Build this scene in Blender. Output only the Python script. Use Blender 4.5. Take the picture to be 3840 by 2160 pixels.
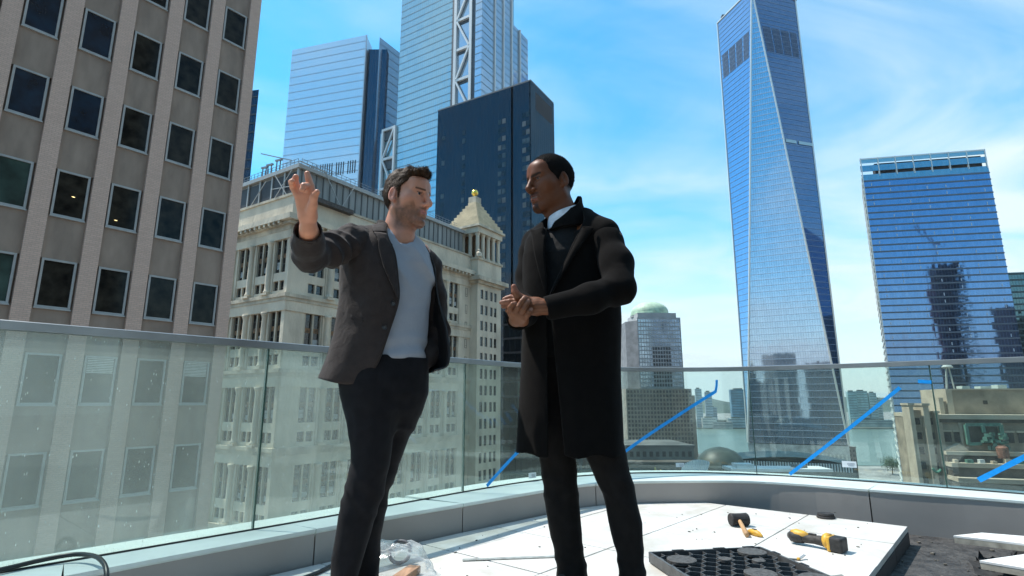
import bpy, bmesh, math, random
import numpy as np
from mathutils import Vector, Matrix

random.seed(7)
for o in list(bpy.data.objects): bpy.data.objects.remove(o)
SC = bpy.context.scene
COL = SC.collection
R = math.radians

# ------------------------------------------------------------------ camera
cam_d = bpy.data.cameras.new('camera'); cam = bpy.data.objects.new('camera', cam_d); COL.objects.link(cam)
cam.location = (0, 0, 0.77); cam.rotation_euler = (R(90 + 11.57), 0, 0)
cam_d.sensor_width = 36; cam_d.lens = 19.52; cam_d.clip_start = 0.05; cam_d.clip_end = 30000
SC.camera = cam

# ------------------------------------------------------------------ light
SUN_EL, SUN_AZ = 60.5, 71.0            # elevation; degrees to the left of the view direction (+Y)
sdir = Vector((-math.sin(R(SUN_AZ)) * math.cos(R(SUN_EL)), math.cos(R(SUN_AZ)) * math.cos(R(SUN_EL)), math.sin(R(SUN_EL))))
sl = bpy.data.lights.new('sun', 'SUN'); sl.energy = 3.3; sl.angle = R(0.53); sl.color = (1.0, 0.955, 0.89)
so = bpy.data.objects.new('sun', sl); COL.objects.link(so); so.rotation_euler = sdir.to_track_quat('Z', 'Y').to_euler()

W = bpy.data.worlds.new('World'); SC.world = W; W.use_nodes = True
nt = W.node_tree; nt.nodes.clear()
def N(t, kind, **kw):
    n = t.nodes.new(kind)
    for k, v in kw.items():
        if k.startswith('i_'): n.inputs[k[2:].replace('_', ' ')].default_value = v
        else: setattr(n, k, v)
    return n
def ramp(t, src, stops):
    r = t.nodes.new('ShaderNodeValToRGB'); e = r.color_ramp.elements
    while len(e) < len(stops): e.new(0.5)
    for q, (p, c) in zip(e, stops):
        q.position = p; q.color = (c, c, c, 1) if not hasattr(c, '__len__') else (*c, 1)
    t.links.new(src, r.inputs[0]); return r.outputs[0]
def build_sky():
    L = nt.links.new
    sky = N(nt, 'ShaderNodeTexSky', sky_type='NISHITA', sun_disc=False, sun_elevation=R(SUN_EL), sun_rotation=R(-SUN_AZ))
    sky.air_density = 1.0; sky.dust_density = 0.25; sky.ozone_density = 2.0; sky.altitude = 0
    hs = N(nt, 'ShaderNodeHueSaturation'); hs.inputs['Saturation'].default_value = 1.45; hs.inputs['Hue'].default_value = 0.480; hs.inputs['Value'].default_value = 1.0
    L(sky.outputs[0], hs.inputs['Color'])
    tc = N(nt, 'ShaderNodeTexCoord'); sep = N(nt, 'ShaderNodeSeparateXYZ'); L(tc.outputs['Generated'], sep.inputs[0])
    zc = N(nt, 'ShaderNodeMath', operation='MAXIMUM'); L(sep.outputs[2], zc.inputs[0]); zc.inputs[1].default_value = 0.0
    za = N(nt, 'ShaderNodeMath', operation='ADD'); L(zc.outputs[0], za.inputs[0]); za.inputs[1].default_value = 0.16
    dx = N(nt, 'ShaderNodeMath', operation='DIVIDE'); L(sep.outputs[0], dx.inputs[0]); L(za.outputs[0], dx.inputs[1])
    dy = N(nt, 'ShaderNodeMath', operation='DIVIDE'); L(sep.outputs[1], dy.inputs[0]); L(za.outputs[0], dy.inputs[1])
    cmb = N(nt, 'ShaderNodeCombineXYZ'); L(dx.outputs[0], cmb.inputs[0]); L(dy.outputs[0], cmb.inputs[1])
    mp = N(nt, 'ShaderNodeMapping'); L(cmb.outputs[0], mp.inputs[0])
    mp.inputs['Rotation'].default_value = (0, 0, R(25)); mp.inputs['Scale'].default_value = (0.62, 0.95, 1.0); mp.inputs['Location'].default_value = (1.9, 9.1, 5.0)
    n1 = N(nt, 'ShaderNodeTexNoise'); n1.inputs['Scale'].default_value = 0.75; n1.inputs['Detail'].default_value = 9; n1.inputs['Roughness'].default_value = 0.50; n1.inputs['Distortion'].default_value = 0.6
    n2 = N(nt, 'ShaderNodeTexNoise'); n2.inputs['Scale'].default_value = 1.9; n2.inputs['Detail'].default_value = 8; n2.inputs['Roughness'].default_value = 0.55; n2.inputs['Distortion'].default_value = 0.8
    L(mp.outputs[0], n1.inputs[0]); L(mp.outputs[0], n2.inputs[0])
    c1 = ramp(nt, n1.outputs[0], [(0.41, 0.0), (0.58, 1.0)])
    c2 = ramp(nt, n2.outputs[0], [(0.34, 0.2), (0.68, 1.0)])
    mul = N(nt, 'ShaderNodeMath', operation='MULTIPLY'); L(c1, mul.inputs[0]); L(c2, mul.inputs[1])
    # thin veil that thickens towards the horizon, everywhere round the compass
    hz = ramp(nt, sep.outputs[2], [(0.0, 0.92), (0.08, 0.66), (0.22, 0.18), (0.42, 0.0)])
    mx = N(nt, 'ShaderNodeMath', operation='ADD', use_clamp=True); L(mul.outputs[0], mx.inputs[0]); L(hz, mx.inputs[1])
    cl = N(nt, 'ShaderNodeMix', data_type='RGBA'); L(mx.outputs[0], cl.inputs[0]); L(hs.outputs[0], cl.inputs[6]); cl.inputs[7].default_value = (3.1, 3.7, 3.9, 1)
    bg = N(nt, 'ShaderNodeBackground'); bg.inputs[1].default_value = 0.15; L(cl.outputs[2], bg.inputs[0])
    out = N(nt, 'ShaderNodeOutputWorld'); L(bg.outputs[0], out.inputs[0])
build_sky()
SC.view_settings.view_transform = 'Standard'; SC.view_settings.look = 'None'
SC.view_settings.exposure = 0.9; SC.view_settings.gamma = 1.0
SC.view_settings.use_curve_mapping = False
SC.render.engine = 'CYCLES'
SC.cycles.use_denoising = True
SC.cycles.max_bounces = 8; SC.cycles.volume_bounces = 0; SC.cycles.diffuse_bounces = 3; SC.cycles.glossy_bounces = 4; SC.cycles.transparent_max_bounces = 24
SC.cycles.caustics_reflective = False; SC.cycles.caustics_refractive = False

# ------------------------------------------------------------------ materials
MATS = {}
def mat(name, col, rough=0.6, metal=0.0, spec=0.5, var=0.08, scale=4.0, bump=0.0, bscale=40.0, detail=6, col2=None, stretch=(1, 1, 1), coat=0.0, sheen=0.0, sss=0.0):
    """principled with two-octave noise colour variation and fine bump"""
    if name in MATS: return MATS[name]
    m = bpy.data.materials.new(name); m.use_nodes = True; t = m.node_tree; L = t.links.new
    b = t.nodes['Principled BSDF']; b.inputs['Roughness'].default_value = rough; b.inputs['Metallic'].default_value = metal
    b.inputs['Specular IOR Level'].default_value = spec; b.inputs['Coat Weight'].default_value = coat
    b.inputs['Sheen Weight'].default_value = sheen; b.inputs['Sheen Roughness'].default_value = 0.4
    if sss:
        b.inputs['Subsurface Weight'].default_value = sss; b.inputs['Subsurface Radius'].default_value = (0.012, 0.004, 0.002); b.inputs['Subsurface Scale'].default_value = 1.0
    tc = N(t, 'ShaderNodeTexCoord'); mp = N(t, 'ShaderNodeMapping'); mp.inputs['Scale'].default_value = stretch
    geo = N(t, 'ShaderNodeNewGeometry'); L(geo.outputs['Position'], mp.inputs[0])
    nz = N(t, 'ShaderNodeTexNoise'); nz.inputs['Scale'].default_value = scale; nz.inputs['Detail'].default_value = detail; L(mp.outputs[0], nz.inputs[0])
    c2 = col2 if col2 else tuple(max(0, c * (1 - 2 * var)) for c in col)
    c1 = col if col2 else tuple(min(1, c * (1 + var)) for c in col)
    rp = ramp(t, nz.outputs[0], [(0.32, c2), (0.68, c1)]); L(rp, b.inputs['Base Color'])
    if bump:
        n2 = N(t, 'ShaderNodeTexNoise'); n2.inputs['Scale'].default_value = bscale; n2.inputs['Detail'].default_value = 5; L(mp.outputs[0], n2.inputs[0])
        bp = N(t, 'ShaderNodeBump'); bp.inputs['Strength'].default_value = bump; bp.inputs['Distance'].default_value = 1.0 / bscale; L(n2.outputs[0], bp.inputs['Height']); L(bp.outputs[0], b.inputs['Normal'])
    MATS[name] = m; return m

def facade_glass(name, tint, refl=0.55, rough=0.04, cell=(1.5, 4.0), wob=0.02, line=0.12, u=(1, 0), under=(0.02, 0.03, 0.04), edge=None):
    """coated curtain-wall glass: tinted mirror over a dark body, pane by pane slightly out of plane, thin mullion grid"""
    m = bpy.data.materials.new(name); m.use_nodes = True; t = m.node_tree; L = t.links.new
    t.nodes.clear(); out = N(t, 'ShaderNodeOutputMaterial')
    geo = N(t, 'ShaderNodeNewGeometry'); sep = N(t, 'ShaderNodeSeparateXYZ'); L(geo.outputs['Position'], sep.inputs[0])
    # along-facade coordinate from world position
    mx = N(t, 'ShaderNodeMath', operation='MULTIPLY'); L(sep.outputs[0], mx.inputs[0]); mx.inputs[1].default_value = u[0]
    my = N(t, 'ShaderNodeMath', operation='MULTIPLY_ADD'); L(sep.outputs[1], my.inputs[0]); my.inputs[1].default_value = u[1]; L(mx.outputs[0], my.inputs[2])
    ca = N(t, 'ShaderNodeMath', operation='DIVIDE'); L(my.outputs[0], ca.inputs[0]); ca.inputs[1].default_value = cell[0]
    cz = N(t, 'ShaderNodeMath', operation='DIVIDE'); L(sep.outputs[2], cz.inputs[0]); cz.inputs[1].default_value = cell[1]
    fa = N(t, 'ShaderNodeMath', operation='FLOOR'); L(ca.outputs[0], fa.inputs[0])
    fz = N(t, 'ShaderNodeMath', operation='FLOOR'); L(cz.outputs[0], fz.inputs[0])
    cid = N(t, 'ShaderNodeCombineXYZ'); L(fa.outputs[0], cid.inputs[0]); L(fz.outputs[0], cid.inputs[1])
    wn = N(t, 'ShaderNodeTexWhiteNoise', noise_dimensions='3D'); L(cid.outputs[0], wn.inputs[0])
    sub = N(t, 'ShaderNodeVectorMath', operation='SUBTRACT'); L(wn.outputs[1], sub.inputs[0]); sub.inputs[1].default_value = (0.5, 0.5, 0.5)
    # slow waviness inside a pane too
    nz = N(t, 'ShaderNodeTexNoise'); nz.inputs['Scale'].default_value = 0.12; nz.inputs['Detail'].default_value = 2; L(geo.outputs['Position'], nz.inputs[0])
    sub2 = N(t, 'ShaderNodeVectorMath', operation='SUBTRACT'); L(nz.outputs[1], sub2.inputs[0]); sub2.inputs[1].default_value = (0.5, 0.5, 0.5)
    ad0 = N(t, 'ShaderNodeVectorMath', operation='ADD'); L(sub.outputs[0], ad0.inputs[0]); L(sub2.outputs[0], ad0.inputs[1])
    sca = N(t, 'ShaderNodeVectorMath', operation='SCALE'); L(ad0.outputs[0], sca.inputs[0]); sca.inputs['Scale'].default_value = wob
    adn = N(t, 'ShaderNodeVectorMath', operation='ADD'); L(geo.outputs['Normal'], adn.inputs[0]); L(sca.outputs[0], adn.inputs[1])
    nrm = N(t, 'ShaderNodeVectorMath', operation='NORMALIZE'); L(adn.outputs[0], nrm.inputs[0])
    gl = N(t, 'ShaderNodeBsdfGlossy'); gl.inputs['Roughness'].default_value = rough; L(nrm.outputs[0], gl.inputs['Normal'])
    df = N(t, 'ShaderNodeBsdfDiffuse'); df.inputs[0].default_value = (*under, 1)
    # pane tint varies a little from pane to pane
    tr = ramp(t, wn.outputs[0], [(0.0, tuple(c * 0.94 for c in tint)), (1.0, tuple(min(1, c * 1.05) for c in tint))]); L(tr, gl.inputs[0])
    lw = N(t, 'ShaderNodeLayerWeight'); lw.inputs[0].default_value = 0.5
    fr = ramp(t, lw.outputs['Fresnel'], [(0.0, refl * 0.8), (1.0, min(1.0, refl + 0.35))])
    ms = N(t, 'ShaderNodeMixShader'); L(fr, ms.inputs[0]); L(df.outputs[0], ms.inputs[1]); L(gl.outputs[0], ms.inputs[2])
    # mullions
    fra = N(t, 'ShaderNodeMath', operation='FRACT'); L(ca.outputs[0], fra.inputs[0])
    lt = N(t, 'ShaderNodeMath', operation='LESS_THAN'); L(fra.outputs[0], lt.inputs[0]); lt.inputs[1].default_value = line
    d2 = N(t, 'ShaderNodeBsdfDiffuse'); d2.inputs[0].default_value = (*(edge or tuple(c * 0.35 for c in tint)), 1)
    m2 = N(t, 'ShaderNodeMath', operation='MULTIPLY'); L(lt.outputs[0], m2.inputs[0]); m2.inputs[1].default_value = 0.6
    ms2 = N(t, 'ShaderNodeMixShader'); L(m2.outputs[0], ms2.inputs[0]); L(ms.outputs[0], ms2.inputs[1]); L(d2.outputs[0], ms2.inputs[2])
    L(ms2.outputs[0], out.inputs[0]); return m

def railing_glass(name, dirt):
    m = bpy.data.materials.new(name); m.use_nodes = True; t = m.node_tree; L = t.links.new
    t.nodes.clear(); out = N(t, 'ShaderNodeOutputMaterial')
    tr = N(t, 'ShaderNodeBsdfTransparent'); tr.inputs[0].default_value = (0.865, 0.94, 0.915, 1)
    gl = N(t, 'ShaderNodeBsdfGlossy'); gl.inputs['Roughness'].default_value = 0.01; gl.inputs[0].default_value = (0.92, 1.0, 0.97, 1)
    lw = N(t, 'ShaderNodeLayerWeight'); lw.inputs[0].default_value = 0.5
    pw = N(t, 'ShaderNodeMath', operation='POWER'); L(lw.outputs['Facing'], pw.inputs[0]); pw.inputs[1].default_value = 4.5
    fr = N(t, 'ShaderNodeMath', operation='MULTIPLY_ADD', use_clamp=True); L(pw.outputs[0], fr.inputs[0]); fr.inputs[1].default_value = 0.9; fr.inputs[2].default_value = 0.045
    ms = N(t, 'ShaderNodeMixShader'); L(fr.outputs[0], ms.inputs[0]); L(tr.outputs[0], ms.inputs[1]); L(gl.outputs[0], ms.inputs[2])
    geo = N(t, 'ShaderNodeNewGeometry')
    mp = N(t, 'ShaderNodeMapping'); mp.inputs['Scale'].default_value = (1, 1, 0.28); mp.inputs['Rotation'].default_value = (0.15, 0.1, 0); L(geo.outputs['Position'], mp.inputs[0])
    v = N(t, 'ShaderNodeTexVoronoi'); v.inputs['Scale'].default_value = 75; L(mp.outputs[0], v.inputs[0])
    sp = ramp(t, v.outputs['Distance'], [(0.06, 0.75), (0.17, 0.0)])
    n0 = N(t, 'ShaderNodeTexNoise'); n0.inputs['Scale'].default_value = 26; n0.inputs['Detail'].default_value = 4; L(geo.outputs['Position'], n0.inputs[0])
    spm = ramp(t, n0.outputs[0], [(0.48, 0.0), (0.64, 1.0)])
    ml = N(t, 'ShaderNodeMath', operation='MULTIPLY'); L(sp, ml.inputs[0]); L(spm, ml.inputs[1])
    n1 = N(t, 'ShaderNodeTexNoise'); n1.inputs['Scale'].default_value = 3.5; n1.inputs['Detail'].default_value = 8; n1.inputs['Roughness'].default_value = 0.65; L(mp.outputs[0], n1.inputs[0])
    film = ramp(t, n1.outputs[0], [(0.30, 0.45), (0.72, 1.0)])
    ad = N(t, 'ShaderNodeMath', operation='MULTIPLY_ADD', use_clamp=True); L(film, ad.inputs[0]); ad.inputs[1].default_value = dirt
    m3 = N(t, 'ShaderNodeMath', operation='MULTIPLY'); L(ml.outputs[0], m3.inputs[0]); m3.inputs[1].default_value = dirt * 4.0; L(m3.outputs[0], ad.inputs[2])
    df = N(t, 'ShaderNodeBsdfDiffuse'); df.inputs[0].default_value = (0.60, 0.67, 0.63, 1)
    tl = N(t, 'ShaderNodeBsdfTranslucent'); tl.inputs[0].default_value = (0.60, 0.68, 0.64, 1)
    dd = N(t, 'ShaderNodeMixShader'); dd.inputs[0].default_value = 0.5; L(df.outputs[0], dd.inputs[1]); L(tl.outputs[0], dd.inputs[2])
    m4 = N(t, 'ShaderNodeMixShader'); L(ad.outputs[0], m4.inputs[0]); L(ms.outputs[0], m4.inputs[1]); L(dd.outputs[0], m4.inputs[2])
    L(m4.outputs[0], out.inputs[0]); return m

# ------------------------------------------------------------------ mesh helpers
class MB:
    def __init__(s): s.v = []; s.f = []
    def add(s, vs, fs):
        o = len(s.v); s.v += [tuple(map(float, p)) for p in vs]; s.f += [tuple(i + o for i in q) for q in fs]; return s
    def box(s, c, h, rz=0.0, M=None):
        """centre, half sizes"""
        pts = [(x * h[0], y * h[1], z * h[2]) for z in (-1, 1) for y in (-1, 1) for x in (-1, 1)]
        if M is not None: pts = [tuple(M @ Vector(p) + Vector(c)) for p in pts]
        else:
            cs, sn = math.cos(rz), math.sin(rz); pts = [(c[0] + x * cs - y * sn, c[1] + x * sn + y * cs, c[2] + z) for x, y, z in pts]
        return s.add(pts, [(0, 2, 3, 1), (4, 5, 7, 6), (0, 1, 5, 4), (2, 6, 7, 3), (0, 4, 6, 2), (1, 3, 7, 5)])
    def bb(s, a, b): # min corner, max corner
        return s.box([(p + q) / 2 for p, q in zip(a, b)], [abs(q - p) / 2 for p, q in zip(a, b)])
    def bar(s, p, q, w, h=None, up=(0, 0, 1)):
        p, q = Vector(p), Vector(q); d = (q - p); L_ = d.length; d.normalize(); u = Vector(up)
        if abs(d.dot(u)) > 0.97: u = Vector((1, 0, 0))
        x = d.cross(u).normalized(); z = x.cross(d); M = Matrix((x, d, z)).transposed()
        return s.box((p + q) / 2, (w / 2, L_ / 2, (h or w) / 2), M=M)
    def prism(s, poly, z0, z1):
        n = len(poly); vs = [(x, y, z0) for x, y in poly] + [(x, y, z1) for x, y in poly]
        return s.add(vs, [tuple(range(n - 1, -1, -1)), tuple(range(n, 2 * n))] + [(i, (i + 1) % n, n + (i + 1) % n, n + i) for i in range(n)])
    def tube(s, pts, r, seg=8, cap=True):
        pts = [Vector(p) for p in pts]; n = len(pts); rs = r if hasattr(r, '__len__') else [r] * n; vs = []; fs = []
        prev = None
        for i, p in enumerate(pts):
            d = (pts[min(i + 1, n - 1)] - pts[max(i - 1, 0)]).normalized()
            if prev is None:
                a = Vector((0, 0, 1)) if abs(d.z) < 0.9 else Vector((1, 0, 0)); x = d.cross(a).normalized()
            else: x = (prev - d * prev.dot(d)).normalized()
            prev = x; y = d.cross(x)
            for k in range(seg):
                an = 2 * math.pi * k / seg; vs.append(p + (x * math.cos(an) + y * math.sin(an)) * rs[i])
        for i in range(n - 1):
            for k in range(seg):
                k2 = (k + 1) % seg; fs.append((i * seg + k, i * seg + k2, (i + 1) * seg + k2, (i + 1) * seg + k))
        if cap: fs += [tuple(range(seg - 1, -1, -1)), tuple((n - 1) * seg + k for k in range(seg))]
        return s.add(vs, fs)
    def lathe(s, prof, c=(0, 0, 0), seg=24):
        n = len(prof); vs = []; fs = []
        for r, z in prof:
            for k in range(seg):
                a = 2 * math.pi * k / seg; vs.append((c[0] + r * math.cos(a), c[1] + r * math.sin(a), c[2] + z))
        for i in range(n - 1):
            for k in range(seg): fs.append((i * seg + k, i * seg + (k + 1) % seg, (i + 1) * seg + (k + 1) % seg, (i + 1) * seg + k))
        fs += [tuple(range(seg - 1, -1, -1)), tuple((n - 1) * seg + k for k in range(seg))]
        return s.add(vs, fs)
    def mesh(s, name, off=(0, 0, 0)):
        me = bpy.data.meshes.new(name); me.from_pydata([(x - off[0], y - off[1], z - off[2]) for x, y, z in s.v], [], s.f); me.update(); return me
WL = {}   # world location of parents that are Empties at a base
def wloc(p):
    return WL.get(p.name, (0, 0, 0)) if p else (0, 0, 0)
def link(o, parent=None):
    COL.objects.link(o)
    if parent: o.parent = parent
    return o
def obj(name, mb, m, parent=None, smooth=False, bevel=0.0):
    off = wloc(parent); me = mb.mesh(name, off) if isinstance(mb, MB) else mb
    o = bpy.data.objects.new(name, me); link(o, parent)
    if m and not me.materials: me.materials.append(m)
    if smooth:
        for p in me.polygons: p.use_smooth = True
    if bevel:
        bv = o.modifiers.new('bevel', 'BEVEL'); bv.width = bevel; bv.segments = 2; bv.limit_method = 'ANGLE'; bv.angle_limit = R(35)
    if parent: WL[o.name] = off
    return o
def inst(name, me, parent, loc, rz=0.0, sx=1, sz=1):
    """an object of its own sharing mesh data; loc in world"""
    o = bpy.data.objects.new(name, me); COL.objects.link(o); off = wloc(parent)
    o.parent = parent; o.location = (loc[0] - off[0], loc[1] - off[1], loc[2] - off[2]); o.rotation_euler = (0, 0, rz); o.scale = (sx, 1, sz); return o
def tag(o, label=None, cat=None, group=None, kind=None):
    if label: o['label'] = label
    if cat: o['category'] = cat
    if group: o['group'] = group
    if kind: o['kind'] = kind
    return o
def thing(name, loc, label, cat, group=None):
    o = bpy.data.objects.new(name, None); COL.objects.link(o); o.location = loc; o.empty_display_size = 0.1; WL[o.name] = tuple(loc); return tag(o, label, cat, group)
def shared(mb, name, m):
    me = mb.mesh(name); me.materials.append(m); return me
def catmull(P, n=12):
    P = np.array(P, float); P = np.vstack([2 * P[0] - P[1], P, 2 * P[-1] - P[-2]]); o = []
    for i in range(1, len(P) - 2):
        a, b, c, d = P[i - 1:i + 3]
        for k in range(n):
            t = k / n; o.append(.5 * ((2 * b) + (c - a) * t + (2 * a - 5 * b + 4 * c - d) * t * t + (3 * b - a - 3 * c + d) * t ** 3))
    o.append(P[-2]); return np.array(o)
class Curve2:
    def __init__(s, P, n=12):
        s.p = catmull(P, n); s.s = np.r_[0, np.cumsum(np.hypot(*np.diff(s.p, axis=0).T))]
    def at(s, t): return np.array([np.interp(t, s.s, s.p[:, 0]), np.interp(t, s.s, s.p[:, 1])])
    def tan(s, t):
        d = s.at(min(t + .03, s.s[-1])) - s.at(max(t - .03, 0)); return d / np.hypot(*d)
    def nearest(s, q):
        i = int(np.argmin(np.hypot(*(s.p - np.array(q)).T))); return s.s[i]
class Fac:
    """a facade frame: O plan origin, u direction along, outward normal is to the right of u"""
    def __init__(s, O, u):
        l = math.hypot(*u); s.O = O; s.u = (u[0] / l, u[1] / l); s.n = (s.u[1], -s.u[0]); s.rz = math.atan2(s.u[1], s.u[0])
    def P(s, t, z, out=0.0): return (s.O[0] + s.u[0] * t + s.n[0] * out, s.O[1] + s.u[1] * t + s.n[1] * out, z)
    def box(s, mb, t0, t1, z0, z1, o0, o1):
        c = s.P((t0 + t1) / 2, (z0 + z1) / 2, (o0 + o1) / 2); return mb.box(c, (abs(t1 - t0) / 2, abs(o1 - o0) / 2, abs(z1 - z0) / 2), s.rz)
# ================================================================== setting
GZ = -84.0
asphalt = mat('city_ground', (0.30, 0.28, 0.25), 0.9, var=0.3, scale=0.03)
g = tag(obj('ground', MB().add([(-6500, -2500, GZ), (6500, -2500, GZ), (6500, 7500, GZ), (-6500, 7500, GZ)], [(0, 1, 2, 3)]), asphalt), kind='structure')
water = mat('river_water', (0.15, 0.20, 0.16), 0.22, spec=0.5, var=0.1, scale=0.01, bump=0.5, bscale=0.25)
tag(obj('river', MB().add([(-6000, 1050, GZ + .6), (900, 760, GZ + .6), (6000, 560, GZ + .6), (6000, 1640, GZ + .6), (1000, 1800, GZ + .6), (-6000, 2050, GZ + .6)], [(0, 1, 2, 3, 4, 5)]), water), kind='structure')
hill = mat('far_hills_green', (0.06, 0.085, 0.06), 0.95, var=0.25, scale=0.004)
def far_hills():
    mb = MB(); rnd = random.Random(3); vs = []; fs = []; n = 90
    for i in range(n + 1):
        x = -6000 + 12000 * i / n; y = 5200 + 300 * math.sin(i * .3)
        h = 30 + 30 * math.sin(i * 0.37) + 20 * math.sin(i * .91 + 1) + rnd.uniform(0, 14)
        vs += [(x, y - 700, GZ - 1), (x, y - 250, GZ + 40 + h * .5), (x, y, GZ + 60 + h), (x, y + 900, GZ - 1)]
    for i in range(n):
        for k in range(3): fs.append((i * 4 + k, i * 4 + 4 + k, i * 4 + 5 + k, i * 4 + 1 + k))
    mb.add(vs, fs); return mb
tag(obj('hills', far_hills(), hill, smooth=True), kind='structure')

# ------------------------------------------------------------------ terrace
GC = Curve2([(-3.4, .45), (-1.92, 2.15), (-1.2, 2.98), (-.75, 3.53), (-.4, 3.98), (.05, 4.5), (.5, 4.86), (1.0, 5.08), (1.42, 5.13), (1.8, 5.1), (2.2, 4.95), (2.77, 4.58), (3.2, 4.2), (3.6, 3.85), (4.6, 2.95)])
IC = Curve2([(-3.15, .25), (-1.60, 2.14), (-1.03, 2.81), (-.676, 3.2), (-.3, 3.58), (.23, 4.12), (.52, 4.37), (.9, 4.53), (1.4, 4.585), (1.85, 4.56), (2.2, 4.38), (2.52, 4.13), (3.2, 3.65), (4.3, 2.66)])
ZC = 0.1625
membrane = mat('black_membrane', (0.022, 0.022, 0.023), 0.75, var=0.5, scale=14, bump=0.9, bscale=30, col2=(0.07, 0.068, 0.065))
slab_poly = [tuple(p) for p in GC.p] + [(4.6, -6), (-3.4, -6)]
tag(obj('terrace_subfloor', MB().prism(slab_poly, -0.9, -0.11), membrane), kind='structure')
tile_m = mat('white_porcelain_tile', (0.66, 0.65, 0.615), 0.42, spec=0.4, var=0.05, scale=7, bump=0.05, bscale=160, detail=10)
tile_edge = mat('paver_edge_dark', (0.05, 0.05, 0.05), 0.7)
def stain_tiles(m):
    t = m.node_tree; L = t.links.new; b = t.nodes['Principled BSDF']; src = b.inputs['Base Color'].links[0].from_socket; geo = N(t, 'ShaderNodeNewGeometry')
    n1 = N(t, 'ShaderNodeTexNoise'); n1.inputs['Scale'].default_value = 2.3; n1.inputs['Detail'].default_value = 12; n1.inputs['Roughness'].default_value = .72; n1.inputs['Distortion'].default_value = .5; L(geo.outputs['Position'], n1.inputs[0])
    mp = N(t, 'ShaderNodeMapping'); mp.inputs['Rotation'].default_value = (0, 0, .7); mp.inputs['Scale'].default_value = (3, 28, 1); L(geo.outputs['Position'], mp.inputs[0]); n2 = N(t, 'ShaderNodeTexNoise'); n2.inputs['Scale'].default_value = 1.4; n2.inputs['Detail'].default_value = 9; n2.inputs['Roughness'].default_value = .7; L(mp.outputs[0], n2.inputs[0])
    r1 = ramp(t, n1.outputs[0], [(.36, (.80, .77, .72)), (.56, (1, 1, 1))]); r2 = ramp(t, n2.outputs[0], [(.30, (.84, .82, .79)), (.42, (1, 1, 1))])
    a = N(t, 'ShaderNodeMix', data_type='RGBA', blend_type='MULTIPLY'); a.inputs[0].default_value = 1; L(src, a.inputs[6]); L(r1, a.inputs[7]); c = N(t, 'ShaderNodeMix', data_type='RGBA', blend_type='MULTIPLY'); c.inputs[0].default_value = 1; L(a.outputs[2], c.inputs[6]); L(r2, c.inputs[7]); L(c.outputs[2], b.inputs['Base Color'])
stain_tiles(tile_m)
floor_root = tag(bpy.data.objects.new('terrace_floor', None), kind='structure'); COL.objects.link(floor_root); WL['terrace_floor'] = (0, 0, 0)
du, dv = np.array([.656, .755]), np.array([.755, -.656])   # grid axes: along s, across c
def clip_poly(poly, inside):   # keep the part inside the curb line (convex-ish curve sampled as half planes)
    for (p, n) in inside:
        out = []
        for i in range(len(poly)):
            a, b = poly[i], poly[(i + 1) % len(poly)]; da = (a - p) @ n; db = (b - p) @ n
            if da >= 0: out.append(a)
            if da * db < 0: out.append(a + (b - a) * da / (da - db))
        poly = out
        if len(poly) < 3: return None
    return poly
half = []
for t in np.linspace(0, IC.s[-1], 46):
    p = IC.at(t); tn = IC.tan(t); n = np.array([tn[1], -tn[0]]); half.append((p + n * 0.012, n))
TS = 0.572
tile_rnd = random.Random(5)
for i in range(-12, 3):
    for j in range(-14, 2):
        s0 = 4.447 + TS * i; c0 = -0.56 - TS + TS * j
        if i > -1: continue
        if j > 0: continue
        q = [du * (s0 + a) + dv * (c0 + b) for a, b in ((.0042, .0042), (.0042, TS - .0042), (TS - .0042, TS - .0042), (TS - .0042, .0042))]
        if all(p[1] < -1.2 for p in q): continue
        poly = clip_poly(q, half)
        if not poly: continue
        dz = tile_rnd.uniform(-.0012, .0012)
        mb = MB().prism([tuple(p) for p in reversed(poly)][::-1], -.03, dz)
        o = obj('tile', mb, tile_m, floor_root, bevel=0.0015)
ped_m = mat('pedestal_black', (0.03, 0.03, 0.032), 0.6)
# side skirt trays under the open edge of the paving
tray = MB()
for i in range(-12, 0):
    s0 = 4.447 + TS * i
    a = du * (s0 + .004) + dv * (-.56 - .012); b = du * (s0 + TS - .004) + dv * (-.56 - .012)
    tray.bar((a[0], a[1], -.07), (b[0], b[1], -.07), .02, .07)
for j in range(-3, 1):
    c0 = -0.56 - TS + TS * j
    a = du * (4.435) + dv * (c0 + .004); b = du * 4.435 + dv * (c0 + TS - .004)
    tray.bar((a[0], a[1], -.07), (b[0], b[1], -.07), .02, .07)
obj('paver_tray', tray, ped_m, floor_root)

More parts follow.
